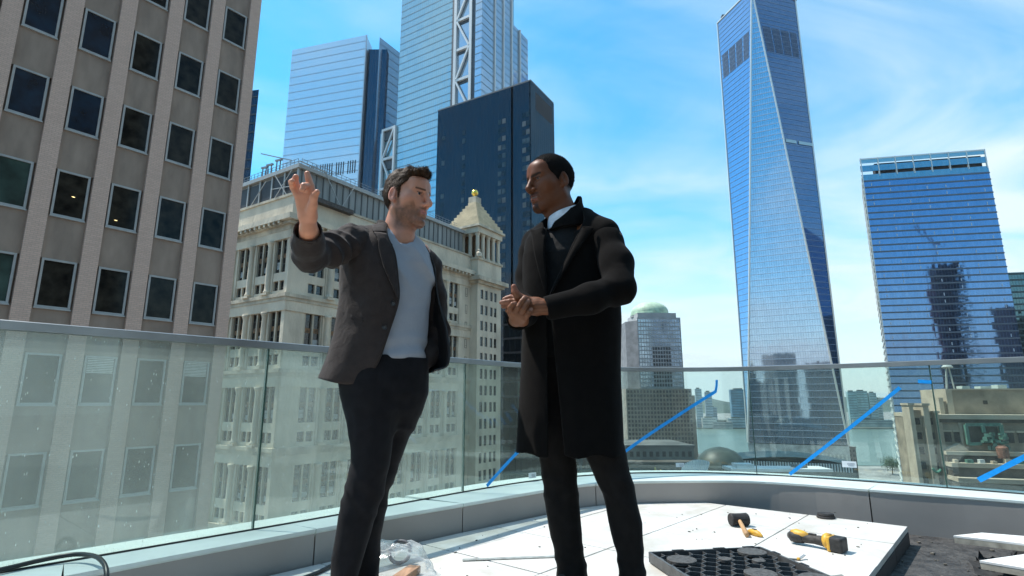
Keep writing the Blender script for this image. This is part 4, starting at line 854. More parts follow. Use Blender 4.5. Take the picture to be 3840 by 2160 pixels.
# ---- beige building on the right, seen through the glass
def beige_block():
    st = mat('beige_stone_lit', (.56, .47, .35), .85, col2=(.40, .33, .25), scale=.5, detail=8, bump=.2, bscale=3); dk = mat('beige_stone_shaded', (.36, .29, .21), .85, var=.2, scale=.6); cop = mat('verdigris', (.11, .24, .185), .6, var=.25, scale=1.2); tar = mat('tar_roof', (.10, .085, .07), .9, var=.3, scale=.8)  # first two are one stone: sunlit and shaded tones put into colour
    F = Fac((42.2, 60), (.951, -.31)); r = thing('beige_penthouse_block', F.P(6, GZ, 0), 'beige stone block with stepped penthouse and broken green copper dormer at right', 'building')
    gl = MATS['low_window']
    for a, b, o0, o1, zt in ((-.25, .12, -2.2, .1, .4), (.95, 1.45, -2.6, .25, .38), (2.0, 2.3, -1.0, .05, -.4)): obj('pilaster', fbox(F, a, b, GZ, zt, o0, o1), st, r); obj('pilaster_cap', fbox(F, a - .1, b + .1, zt, zt + .22, o0, o1 + .12), st, r)
    obj('wing_wall', fbox(F, .12, .95, GZ, -.1, -3, -.5), dk, r); obj('wing_wall', fbox(F, 1.45, 2.0, GZ, -.3, -3, -.7), dk, r)
    obj('main_wall', fbox(F, 2.3, 16, GZ, -1.0, -14, -.6), dk, r); obj('cornice', fbox(F, 2.25, 16, -1.0, -.55, -14, -.2), st, r); obj('cornice_painted_shadow', fbox(F, 2.3, 16, -1.35, -1.0, -.6, -.4), tar, r)  # tar-coloured strip stands in for the shadow under the cornice
    wm = shared(MB().bb((0, -.06, 0), (.42, 0, .7)), 'window', gl); wl = shared(MB().bb((0, -.06, 0), (.75, 0, 1.0)), 'window', gl)
    for k in range(5): inst('window', wm, r, F.P(.32, -1.6 - 1.5 * k, -.5), F.rz); inst('window', wm, r, F.P(1.52, -1.6 - 1.5 * k, -.7), F.rz)
    for t_ in (2.6, 3.6, 7.9, 9.0): inst('window', wl, r, F.P(t_, -3.3, -.6), F.rz); obj('lintel', fbox(F, t_ - .1, t_ + .85, -2.3, -2.12, -.6, -.45), st, r)
    for a in (2.45, 4.1, 7.6): obj('strip_pilaster', fbox(F, a, a + .22, -4.2, -1.35, -.6, -.38), st, r)
    # stepped penthouse
    F2 = Fac(F.P(0, 0, -3.2)[:2], F.u)
    obj('penthouse', fbox(F2, 4.9, 16, -.6, 2.0, -9, 0), dk, r); obj('penthouse_corner', fbox(F2, 4.35, 4.9, -.6, 2.15, -7, .12), st, r); obj('penthouse_step', fbox(F2, 3.6, 4.0, -.6, 1.2, -5, .12), st, r); obj('penthouse_step', fbox(F2, 4.0, 4.35, -.6, .8, -5, -.1), dk, r); obj('penthouse_cap', fbox(F2, 4.9, 16.1, 2.0, 2.15, -9.1, .1), st, r)
    obj('penthouse_vent', fbox(F2, 7.6, 8.0, .5, .9, 0, .03), tar, r)
    for k, (t_, w_, h_) in enumerate(((6.9, .7, .35), (8.6, 1.0, .3), (10.2, .8, .45))): obj('roof_unit', fbox(F2, t_, t_ + w_, 2.15, 2.15 + h_, -4, -2.5), mat('roof_unit_pale', (.5, .56, .52), .5), r)
    # broken copper dormer frame with debris
    for a, b in (((4.5, -3.5), (4.5, -1.55)), ((4.5, -1.55), (7.45, -1.5)), ((7.45, -1.5), (7.45, -2.9)), ((5.9, -1.55), (5.95, -2.3)), ((4.5, -3.45), (5.6, -3.4))): obj('dormer_frame', MB().bar(F.P(a[0], a[1], .1), F.P(b[0], b[1], .1), .22, .3), cop, r)
    obj('dormer_void', fbox(F, 4.65, 7.3, -3.4, -1.7, -.55, -.3), tar, r)
    mb = MB(); rnd = random.Random(2)
    for k in range(30):
        p = F.P(rnd.uniform(5.7, 7.7), rnd.uniform(-3.8, -2.4), .15 + rnd.random() * .5); mb.box(p, (rnd.uniform(.1, .35), rnd.uniform(.05, .2), rnd.uniform(.05, .2)), rnd.random() * 3)
    obj('dormer_debris', mb, cop, r); obj('rust_tank', MB().lathe([(.45, 0), (.5, .3), (.5, 1.0), (.3, 1.2)], F.P(6.9, -4.7, .9), 14), mat('rust_red', (.25, .11, .07), .8, var=.3, scale=3), r)
    # terrace ledges below with parapets and clutter
    for z0, z1, o in ((-4.5, -4.15, .9), (-5.6, -5.2, 1.8), (-6.9, -6.5, 2.8)): obj('terrace_ledge', fbox(F, 2.2, 16, z0, z1, -.6, o), st, r); obj('terrace_wall', fbox(F, 2.3, 16, z0 - .9, z0, -.6, o - .25), tar, r)
    obj('lower_wall', fbox(F, 2.3, 16, GZ, -7.8, -.6, 2.5), dk, r)
    obj('gable', MB().add([F.P(2.4, -4.1, .3), F.P(4.4, -4.1, .3), F.P(3.7, -3.4, .3), F.P(2.4, -4.1, -.6), F.P(4.4, -4.1, -.6), F.P(3.7, -3.4, -.6)], [(0, 1, 2), (5, 4, 3), (0, 3, 4, 1), (1, 4, 5, 2), (2, 5, 3, 0)]), st, r)
    for k in range(7): t_ = 2.6 + k * 1.05; obj('terrace_unit', fbox(F, t_, t_ + rnd.uniform(.3, .8), -5.2, -5.2 + rnd.uniform(.15, .5), .9, 1.5), [st, cop, mat('unit_white', (.6, .62, .6), .5), dk][k % 4], r)
    obj('green_awning', MB().tube([F.P(.9 + .12 * k, -5.9 - .35 * math.sin(k * .5), .6) for k in range(7)], [.12] * 7, 8), mat('awning_green', (.10, .27, .19), .6), r)
    m = MB(); base = F2.P(5.6, 2.1, -2); 
    for dx, dy in ((-.45, 0), (.45, 0), (0, .5)): m.bar((base[0] + dx, base[1] + dy, 2.1), (base[0] + dx * .35, base[1] + dy * .35, 4.5), .11)
    m.lathe([(.5, 0), (.55, .12), (.2, .5)], (base[0], base[1], 4.5), 10)
    tag(obj('roof_mast', m, mat('mast_grey', (.45, .47, .44), .5)), 'pale tripod mast standing on the beige penthouse roof', 'mast')
beige_block()

# ---- the far shore
def far_shore():
    rnd = random.Random(8)
    bank = mat('far_bank', (.10, .11, .085), .9, var=.3, scale=.02)
    tag(obj('far_bank', MB().prism([(-3000, 2010), (300, 1850), (900, 1800), (2600, 1740), (4000, 1700), (4000, 2600), (-3000, 2800)], GZ, GZ + 3), bank), kind='structure')
    B = [(600, 1850, 20, 42, (.30, .36, .40)), (634, 1860, 22, 32, (.33, .38, .42)), (716, 1850, 54, 40, (.16, .26, .34)), (560, 1900, 30, -12, (.3, .33, .35)), (655, 1905, 30, -18, (.3, .34, .37)), (610, 1830, 44, -50, (.55, .50, .45)), (640, 1820, 60, -62, (.45, .40, .36)), (700, 1840, 50, -52, (.38, .42, .42)), (760, 1845, 40, -20, (.35, .40, .42)),
         (1128, 1900, 26, 34, (.30, .42, .42)), (1160, 1905, 34, 36, (.34, .44, .43)), (1196, 1895, 22, 30, (.42, .48, .46)), (1230, 1930, 26, 8, (.45, .48, .46)), (1280, 1900, 30, 5, (.62, .63, .60)), (1130, 1890, 140, -58, (.36, .38, .34)), (540, 1850, 26, -20, (.3, .36, .38)), (820, 1880, 60, -40, (.3, .34, .35)), (1330, 1910, 40, -20, (.4, .4, .38)), (480, 1880, 36, 10, (.25, .36, .40)), (430, 1900, 30, -10, (.3, .36, .4))]
    names = ['taller slim grey tower', 'second slim grey tower', 'broad dark blue office box', 'low grey block left of the slim towers', 'low grey block behind the slim towers', 'pinkish waterfront shed', 'low tan waterfront shed', 'grey waterfront block', 'stepped grey block right of the blue box', 'leftmost teal apartment tower', 'middle teal apartment tower', 'pale green apartment tower', 'short grey tower', 'small white tower', 'long low quay building', 'teal block beside the domed tower', 'low grey block behind the tapered tower', 'low tan block near the banded tower', 'teal tower behind the coat', 'grey block behind the coat']
    for (x, y, w_, z1, c), nm in zip(B, names):
        F = Fac((x, y), (.98, -.2)); r = thing('far_building', F.P(w_ / 2, GZ, 0), nm + ' on the far shore, seen through the railing', 'building', 'far shore buildings')
        obj('body', MB().prism(boxpoly(F, 0, w_, -w_ * .6, 0), GZ, z1), mat('far_' + nm.replace(' ', '_'), c, .6, var=.15, scale=.05), r)
        me = shared(MB().bb((0, -.3, 0), (w_ * .9, 0, 2.0)), 'window_band', mat('far_window', (.10, .13, .15), .4))
        for k in range(max(1, min(14, int((z1 - GZ) / 9)))): inst('window_band', me, r, F.P(w_ * .05, z1 - 5 - 8.5 * k, 0), F.rz)
        obj('roof', MB().prism(boxpoly(F, w_ * .2, w_ * .7, -w_ * .4, -w_ * .1), z1, z1 + 4), MATS['far_bank'], r)
far_shore()

# ---- near-bank trees
def riverside_trees():
    leaf = mat('park_leaf', (.085, .13, .04), .8, col2=(.035, .06, .02), scale=.6, detail=8); bark = mat('park_bark', (.10, .075, .05), .9)
    spots = [(452, 690, 19, 'leftmost'), (474, 700, 15, 'second'), (494, 685, 20, 'third'), (516, 690, 16, 'rightmost')]
    for i, (x, y, h, w) in enumerate(spots):
        r = thing('park_tree', (x, y, GZ), f'{w} of the bushy green trees on the near bank beside the beige block', 'tree', 'trees on the near river bank')
        obj('trunk', MB().tube([(x, y, GZ), (x + .3, y, GZ + h * .4), (x, y, GZ + h * .8)], [.6, .45, .15]), bark, r)
        rnd = random.Random(i); vs = []; fs = []
        for k in range(2600):
            # clumped leaves through an uneven crown
            cx = rnd.gauss(0, .35); cy = rnd.gauss(0, .35); cz = rnd.gauss(0, .25)
            p = Vector((x + cx * h * .75, y + cy * h * .75, GZ + h * .68 + cz * h * .7)); n = Vector((rnd.gauss(0, 1), rnd.gauss(0, 1), rnd.gauss(0, 1))).normalized(); a = n.orthogonal().normalized() * rnd.uniform(.3, .7); b = n.cross(a)
            o_ = len(vs); vs += [p - a, p + b * .6, p + a, p - b * .6]; fs.append((o_, o_ + 1, o_ + 2, o_ + 3))
        obj('crown', MB().add(vs, fs), leaf, r)
riverside_trees()

# ---- city behind the camera, which the glass fronts mirror
def construction_tower():
    F = Fac((362, -30), (-.98, .2)); r = thing('construction_tower', F.P(12, GZ, 0), 'unfinished concrete tower with crane behind the terrace, mirrored in the banded tower', 'building'); cm = mat('raw_concrete', (.20, .17, .15), .9, var=.2, scale=.2)
    obj('core', MB().prism(boxpoly(F, 4, 20, -18, -3), GZ, 150), mat('core_dark', (.07, .06, .06), .9), r); sl_ = shared(MB().bb((0, -18, 0), (24, 0, .6)), 'floor_slab', cm)
    for k in range(52): inst('floor_slab', sl_, r, F.P(0, 146 - 4 * k, 0), F.rz)
    obj('green_netting', fbox(F, 2, 18, 128, 138, -1, .6), mat('green_net', (.10, .26, .14), .9), r); obj('hoist', fbox(F, 24, 27, GZ, 140, -6, -3), mat('hoist_red', (.22, .07, .07), .7), r)
    m = MB().bar(F.P(15, 150, -8), F.P(15, 178, -8), 1.6); m.bar(F.P(15, 176, -8), F.P(30, 196, -8), 1.2); m.bar(F.P(15, 176, -8), F.P(7, 174, -8), 2.2); obj('crane', m, MATS['hoist_red'], r)
    F3 = Fac((440, 20), (-.98, .2)); q = thing('dark_office_tower', F3.P(10, GZ, 0), 'dark office tower beside the unfinished tower behind the terrace', 'building'); obj('body', MB().prism(boxpoly(F3, 0, 60, -30, 0), GZ, 92), MATS['core_dark'], q); bands(q, F3, 0, 60, [90 - 4 * k for k in range(40)], cm, 1.2, .2)
construction_tower()
def behind():
    L = [('stone_tower', (60, -60), (-1, .15), 40, 30, 95, (.20, .16, .13), 'dark stone tower behind the terrace to the right'), ('brick_tower', (-20, -95), (-1, 0), 42, 30, 60, (.24, .19, .15), 'brick tower straight behind the terrace'), ('setback_tower', (150, -40), (-.9, .4), 40, 30, 130, (.13, .12, .11), 'tall dark tower far right behind the terrace'),
         ('limestone_tower', (-95, -70), (-.8, -.5), 40, 34, 75, (.3, .27, .22), 'limestone tower behind the terrace to the left'), ('slab_tower', (250, 40), (-.7, .7), 34, 26, 110, (.08, .085, .09), 'black slab tower out of frame to the right')]
    for nm, O, u, w_, d_, z1, c, lab in L:
        F = Fac(O, u); r = thing(nm, F.P(w_ / 2, GZ, 0), lab, 'building'); m = mat(nm + '_wall', c, .8, var=.2, scale=.15)
        obj('wall', MB().prism(boxpoly(F, 0, w_, -d_, 0), GZ, z1), m, r)
        wm = MB()
        for rr in range(int((z1 + 30) / 3.8)):
            for k in range(int(w_ / 2.6)): 
                p = F.P(1.6 + k * 2.55, z1 - 3 - rr * 3.8, .02); wm.box(p, (.75, .08, 1.1), F.rz)
        tag(obj('far_windows', wm, MATS['low_window'], r), kind='stuff')
behind()
# ================================================================== people (implicit surfaces polygonised in numpy)
from mathutils.bvhtree import BVHTree
F32 = np.float32
def V3(*p): return np.array(p, F32)
def ln(v): return np.sqrt((v * v).sum(-1))
def smin(a, b, k):
    h = np.clip(0.5 + 0.5 * (b - a) / k, 0, 1); return b + (a - b) * h - k * h * (1 - h)
def smax(a, b, k): return -smin(-a, -b, k)
def cone(P, a, b, r1, r2):
    a = V3(*a); b = V3(*b); ba = b - a; t = np.clip(((P - a) @ ba) / float(ba @ ba), 0, 1)
    return ln(P - a - t[:, None] * ba) - (r1 + (r2 - r1) * t)
def ball(P, c, r): return ln(P - V3(*c)) - r
def ell(P, c, r, rot=None):
    q = P - V3(*c)
    if rot is not None: q = q @ rot
    r = V3(*r); k0 = ln(q / r); k1 = ln(q / (r * r)) + 1e-9; return k0 * (k0 - 1) / k1
def chain(P, pts, rs, k=0.01):
    d = None
    for i in range(len(pts) - 1):
        c = cone(P, pts[i], pts[i + 1], rs[i], rs[i + 1]); d = c if d is None else (smin(d, c, k) if k else np.minimum(d, c))
    return d
def loft(P, rows, ex=2.0, ang=0.0):
    """rows (z, cx, cy, rx, ry) ascending; rotated superellipse sections"""
    A = np.array(rows, F32); z = P[:, 2]; cx, cy, rx, ry = (np.interp(z, A[:, 0], A[:, i]).astype(F32) for i in (1, 2, 3, 4))
    x = P[:, 0] - cx; y = P[:, 1] - cy
    if ang: c, s = math.cos(ang), math.sin(ang); x, y = x * c + y * s, -x * s + y * c
    k = (np.abs(x / rx) ** ex + np.abs(y / ry) ** ex) ** (1.0 / ex)
    d = (k - 1) * np.minimum(rx, ry); return np.maximum(d, np.maximum(A[0, 0] - z, z - A[-1, 0]))
def hash3(i, j, k, seed):
    n = (i.astype(np.int64) * 374761393 + j.astype(np.int64) * 668265263 + k.astype(np.int64) * 2147483647 + seed * 1274126177) & 0xffffffff
    n = ((n ^ (n >> 13)) * 1274126177) & 0xffffffff; return ((n ^ (n >> 16)) & 0xffff).astype(F32) / 65535.0
def noise(P, f, seed=0):
    q = P * np.asarray(f, F32); i = np.floor(q); w = q - i; w = w * w * (3 - 2 * w); i = i.astype(np.int64); r = 0
    for dx in (0, 1):
        for dy in (0, 1):
            for dz in (0, 1):
                r = r + hash3(i[:, 0] + dx, i[:, 1] + dy, i[:, 2] + dz, seed) * (w[:, 0] if dx else 1 - w[:, 0]) * (w[:, 1] if dy else 1 - w[:, 1]) * (w[:, 2] if dz else 1 - w[:, 2])
    return r - 0.5
def polygonise(f, lo, hi, h, B=8):
    """sparse surface nets: returns verts, quads"""
    lo = np.array(lo, float); hi = np.array(hi, float); nb = np.ceil((hi - lo) / (h * B)).astype(int)
    g = np.stack(np.meshgrid(*[np.arange(n) for n in nb], indexing='ij'), -1).reshape(-1, 3)
    c = (lo + (g + .5) * h * B).astype(F32); d = f(c); g = g[np.abs(d) < h * B * 0.866 * 1.35 + .004]
    off = np.stack(np.meshgrid(*[np.arange(B + 1)] * 3, indexing='ij'), -1).reshape(-1, 3)
    V = []; K = []; Q = []
    N3 = (nb * B + 2).astype(np.int64)
    key = lambda c: (c[..., 0].astype(np.int64) * N3[1] + c[..., 1]) * N3[2] + c[..., 2]
    corner = np.array([(x, y, z) for x in (0, 1) for y in (0, 1) for z in (0, 1)]); edges = [(a, b) for a in range(8) for b in range(a + 1, 8) if np.abs(corner[a] - corner[b]).sum() == 1]
    for s in range(0, len(g), 400):
        gb = g[s:s + 400]; idx = gb[:, None, :] * B + off[None]; P = (lo + idx.reshape(-1, 3) * h).astype(F32)
        val = f(P).reshape(len(gb), B + 1, B + 1, B + 1)
        cv = np.stack([val[:, x:x + B, y:y + B, z:z + B] for x, y, z in corner], -1); neg = cv < 0; act = neg.any(-1) & ~neg.all(-1)
        bi, x, y, z = np.nonzero(act); cell = gb[bi] * B + np.stack([x, y, z], -1); w = cv[bi, x, y, z]
        acc = np.zeros((len(bi), 3)); cnt = np.zeros(len(bi))
        for a, b in edges:
            m = (w[:, a] < 0) != (w[:, b] < 0); t = w[m, a] / (w[m, a] - w[m, b]); acc[m] += corner[a] + (corner[b] - corner[a]) * t[:, None]; cnt[m] += 1
        V.append(lo + (cell + acc / cnt[:, None]) * h); K.append(key(cell))
        for ax in range(3):
            sl = [slice(None), slice(0, B), slice(0, B), slice(0, B)]; sl2 = list(sl); sl2[ax + 1] = slice(1, B + 1)
            n0 = val[tuple(sl)] < 0; n1 = val[tuple(sl2)] < 0; bi, x, y, z = np.nonzero(n0 != n1); p = gb[bi] * B + np.stack([x, y, z], -1)
            u = np.zeros(3, int); v = np.zeros(3, int); u[(ax + 1) % 3] = 1; v[(ax + 2) % 3] = 1
            q = np.stack([key(p), key(p - u), key(p - u - v), key(p - v)], -1); fl = ~n0[bi, x, y, z]; q[fl] = q[fl][:, ::-1]; Q.append(q)
    V = np.concatenate(V); K = np.concatenate(K); Q = np.concatenate(Q); o = np.argsort(K); K = K[o]; V = V[o]
    i = np.searchsorted(K, Q); i = np.clip(i, 0, len(K) - 1); ok = (K[i] == Q).all(-1); return V, i[ok]
def two_res(f, lo, hi, zc, hlo, hhi, fine=.0022, coarse=.007):
    V1, Q1 = polygonise(lambda P: np.maximum(f(P), P[:, 2] - zc), lo, (hi[0], hi[1], zc + .02), coarse); V2, Q2 = polygonise(lambda P: np.maximum(f(P), (zc - .02) - P[:, 2]), (hlo[0], hlo[1], zc - .04), (hhi[0], hhi[1], hi[2]), fine)
    return np.r_[V1, V2], np.r_[Q1, Q2 + len(V1)]
def np_mesh(name, V, Q, m, col=None, smooth=True):
    me = bpy.data.meshes.new(name); me.vertices.add(len(V)); me.vertices.foreach_set('co', np.asarray(V, F32).ravel())
    n = Q.shape[1]; me.loops.add(Q.size); me.polygons.add(len(Q)); me.loops.foreach_set('vertex_index', Q.ravel().astype(np.int32)); me.polygons.foreach_set('loop_start', np.arange(0, Q.size, n, dtype=np.int32))
    me.update(calc_edges=True); me.validate()
    if smooth: me.polygons.foreach_set('use_smooth', np.ones(len(me.polygons), bool))
    if col is not None:
        ca = me.color_attributes.new('Col', 'FLOAT_COLOR', 'POINT'); ca.data.foreach_set('color', np.c_[col, np.ones(len(col))].astype(F32).ravel())
    if m: me.materials.append(m)
    return me
def add_mesh(name, me, parent):
    o = bpy.data.objects.new(name, me); COL.objects.link(o); off = wloc(parent); o.parent = parent; o.location = tuple(-x for x in off); return o
def sdf_obj(name, f, lo, hi, h, m, parent, colf=None):
    V, Q = polygonise(f, lo, hi, h); return add_mesh(name, np_mesh(name, V, Q, m, colf(V) if colf else None), parent)
def loft_surface(rows, M=72, NN=80):
    """rows: list of lists of xyz control points -> smooth open grid (verts, quads)"""
    R2 = [catmull(r, 10) for r in rows]; R3 = []
    for r in R2:
        s = np.r_[0, np.cumsum(ln(np.diff(r, axis=0)))]; t = np.linspace(0, s[-1], M); R3.append(np.stack([np.interp(t, s, r[:, i]) for i in range(3)], -1))
    A = np.array(R3); cols = np.stack([catmull(A[:, j], 8) for j in range(M)], 1)
    n = cols.shape[0]; V = cols.reshape(-1, 3); i = np.arange(n - 1)[:, None] * M + np.arange(M - 1)[None]; Q = np.stack([i, i + 1, i + M + 1, i + M], -1).reshape(-1, 4); return V, Q

def skin_mat(name, rough=0.45, sss=0.12, spec=0.4):
    m = bpy.data.materials.new(name); m.use_nodes = True; t = m.node_tree; L = t.links.new; b = t.nodes['Principled BSDF']
    at = N(t, 'ShaderNodeAttribute', attribute_name='Col'); geo = N(t, 'ShaderNodeNewGeometry')
    nz = N(t, 'ShaderNodeTexNoise'); nz.inputs['Scale'].default_value = 55; nz.inputs['Detail'].default_value = 6; L(geo.outputs['Position'], nz.inputs[0])
    rp = ramp(t, nz.outputs[0], [(0.3, (0.95, 0.93, 0.92)), (0.7, (1.03, 1.03, 1.04))]); mx = N(t, 'ShaderNodeMix', data_type='RGBA', blend_type='MULTIPLY'); mx.inputs[0].default_value = 1; L(at.outputs['Color'], mx.inputs[6]); L(rp, mx.inputs[7]); L(mx.outputs[2], b.inputs['Base Color'])
    b.inputs['Roughness'].default_value = rough; b.inputs['Specular IOR Level'].default_value = spec; b.inputs['Subsurface Weight'].default_value = sss; b.inputs['Subsurface Radius'].default_value = (1.0, 0.35, 0.2); b.inputs['Subsurface Scale'].default_value = 0.008
    n2 = N(t, 'ShaderNodeTexNoise'); n2.inputs['Scale'].default_value = 420; L(geo.outputs['Position'], n2.inputs[0]); bp = N(t, 'ShaderNodeBump'); bp.inputs['Strength'].default_value = 0.15; bp.inputs['Distance'].default_value = 0.002; L(n2.outputs[0], bp.inputs['Height']); L(bp.outputs[0], b.inputs['Normal'])
    return m
def cloth(name, col, col2=None, weave=900, rough=0.85, sheen=0.15, wr=0.25, wrs=14, spec=0.2):
    m = mat(name, col, rough, spec=spec, var=0.12, scale=26, col2=col2, sheen=sheen)
    t = m.node_tree; L = t.links.new; b = t.nodes['Principled BSDF']; geo = N(t, 'ShaderNodeNewGeometry')
    a = N(t, 'ShaderNodeTexNoise'); a.inputs['Scale'].default_value = weave; L(geo.outputs['Position'], a.inputs[0]); c = N(t, 'ShaderNodeTexNoise'); c.inputs['Scale'].default_value = wrs; c.inputs['Detail'].default_value = 4; c.inputs['Distortion'].default_value = 0.6; L(geo.outputs['Position'], c.inputs[0])
    b1 = N(t, 'ShaderNodeBump'); b1.inputs['Strength'].default_value = 0.35; b1.inputs['Distance'].default_value = 0.0012; L(a.outputs[0], b1.inputs['Height'])
    b2 = N(t, 'ShaderNodeBump'); b2.inputs['Strength'].default_value = wr; b2.inputs['Distance'].default_value = 0.03; L(c.outputs[0], b2.inputs['Height']); L(b1.outputs[0], b2.inputs['Normal']); L(b2.outputs[0], b.inputs['Normal']); return m

def head_frame(O, face, pitch=0.0, scale=1.0, roll=0.0):
    f = np.array([face[0], face[1], 0.0]); f /= np.linalg.norm(f); up = np.array([0, 0, 1.0]); p = R(pitch)
    fw = f * math.cos(p) + up * math.sin(p); left = np.cross(up, f); u2 = np.cross(fw, left)
    r = R(roll); left, u2 = left * math.cos(r) + u2 * math.sin(r), u2 * math.cos(r) - left * math.sin(r)
    M = np.stack([fw, left, u2], 1).astype(F32); O = np.array(O, F32)
    return (lambda P: ((P - O) @ M) / F32(scale)), (lambda p: O + (M @ np.array(p, F32)) * scale), M
def head_sdf(p, o):
    """p local: x forward, y left, z up"""
    q = p.copy(); q[:, 1] = np.abs(q[:, 1])            # mirrored
    d = ell(p, (-.012, 0, .032), (.1, .077, .097))
    d = smin(d, ell(p, (.028, 0, -.035), (.068, .062, .082)), .03)
    d = smin(d, cone(q, (-.012, .050, -.055), (.066, .018, -.106), .021, .020), .028)      # jaw line
    d = smin(d, ell(p, (.078, 0, -.106), (.022, .024, .018)), .02)                           # chin
    d = smin(d, ball(q, (.050, .047, -.012), .026), .03)                                    # cheekbone
    d = smin(d, cone(q, (.089, .012, .030), (.072, .046, .030), .0135, .0115), .016)          # brow
    d = smin(d, ell(p, (.062, 0, .062), (.035, .055, .035)), .03)                           # forehead
    d = smax(d, -ell(q, (.103, .031, .010), (.022, .02, .0140)), .010)                         # eye socket
    d = smin(d, cone(p, (.090, 0, .028), (.118 + o.get('nose', 0), 0, -.026), .0085, .0125), .012)
    d = smin(d, ball(p, (.116 + o.get('nose', 0), 0, -.031), .0125), .008)
    d = smin(d, ell(q, (.101, .013 + o.get('wing', 0), -.035), (.013, .0095, .0085)), .008)
    d = smax(d, -ball(q, (.110, .008, -.045), .0042), .004)                                 # nostril
    d = smin(d, ell(p, (.080, 0, -.066), (.022, .03, .022)), .02)                            # muzzle
    lp = o.get('lip', 0)
    d = smin(d, cone(q, (.1015 + lp, 0, -.060), (.088, .022, -.066), .0062 + lp, .003), .006)
    d = smin(d, cone(q, (.100 + lp, 0, -.0745), (.088, .02, -.070), .0072 + lp, .003), .006)
    d = smax(d, -cone(q, (.109 + lp, 0, -.0672), (.090, .024, -.0675), .0022 + o.get('open', 0), .0015), .003)
    d = smax(d, -cone(q, (.100, .021, -.040), (.086, .034, -.068), .0018, .0012), .008)
    d = smax(d, -ell(p, (.105, 0, -.089), (.012, .02, .006)), .01)                           # chin crease
    d = smin(d, ball(q, (.0765, .031, .0095), .0125), .002)                                  # eyeball
    d = smin(d, cone(q, (.0905, .021, .0185), (.081, .045, .0165), .0045, .0035), .004)     # upper lid
    d = smin(d, cone(q, (.0880, .023, .0015), (.080, .042, .003), .0035, .003), .005)
    # ear
    c, s = math.cos(.25), math.sin(.25); rot = np.array([[c, 0, s], [0, 1, 0], [-s, 0, c]], F32)
    e = ell(q, (-.018, .079, .004), (.019, .0085, .031), rot); e = smin(e, ball(q, (-.008, .075, -.024), .0095), .01)
    e = smax(e, -ell(q, (-.0125, .090, .006), (.0125, .0115, .0215), rot), .003); e = smin(e, cone(q, (-.006, .078, .016), (-.016, .079, -.012), .0030, .0035), .003); d = smin(d, e, .008)
    return d

def hair_with_strands(root, f, lo, hi, h, m, toL, HM, comb, n, length, width, lift, seed=1):
    V, Q = polygonise(f, lo, hi, h); rng = np.random.default_rng(seed); i = rng.integers(0, len(V), n); e = .003
    P = V[i].astype(F32) + rng.normal(0, .001, (n, 3)).astype(F32); g = np.stack([f(P + V3(*(np.eye(3)[k] * e))) - f(P - V3(*(np.eye(3)[k] * e))) for k in range(3)], 1); g /= (ln(g)[:, None] + 1e-6)
    p = toL(P); D = comb(p) @ HM.T.astype(float); D = D + .35 * np.stack([noise(p, 38, 11 + k) for k in range(3)], 1) * 2 + rng.normal(0, .10, (n, 3)); D -= g * (D * g).sum(1)[:, None]; D /= (ln(D)[:, None] + 1e-6)
    L_ = length(p) * rng.uniform(.6, 1.2, n); side = np.cross(D, g); side /= (ln(side)[:, None] + 1e-6); S = []
    for t, lf, wd in ((0, -.6, 1.0), (.35, .55, 1.0), (.7, .8, .8), (1.0, .45, .25)):
        c = P + D * (L_ * t)[:, None] + g * (lift * lf * rng.uniform(.6, 1.2, n))[:, None]; S += [c - side * width * wd, c + side * width * wd]
    S = np.stack(S, 1).reshape(-1, 3); b = (np.arange(n) * 8)[:, None]; F_ = np.concatenate([np.stack([b[:, 0] + 2 * k, b[:, 0] + 2 * k + 1, b[:, 0] + 2 * k + 3, b[:, 0] + 2 * k + 2], 1) for k in range(3)])
    return add_mesh('hair', np_mesh('hair', np.r_[V, S], np.r_[Q, F_ + len(V)], m), root)

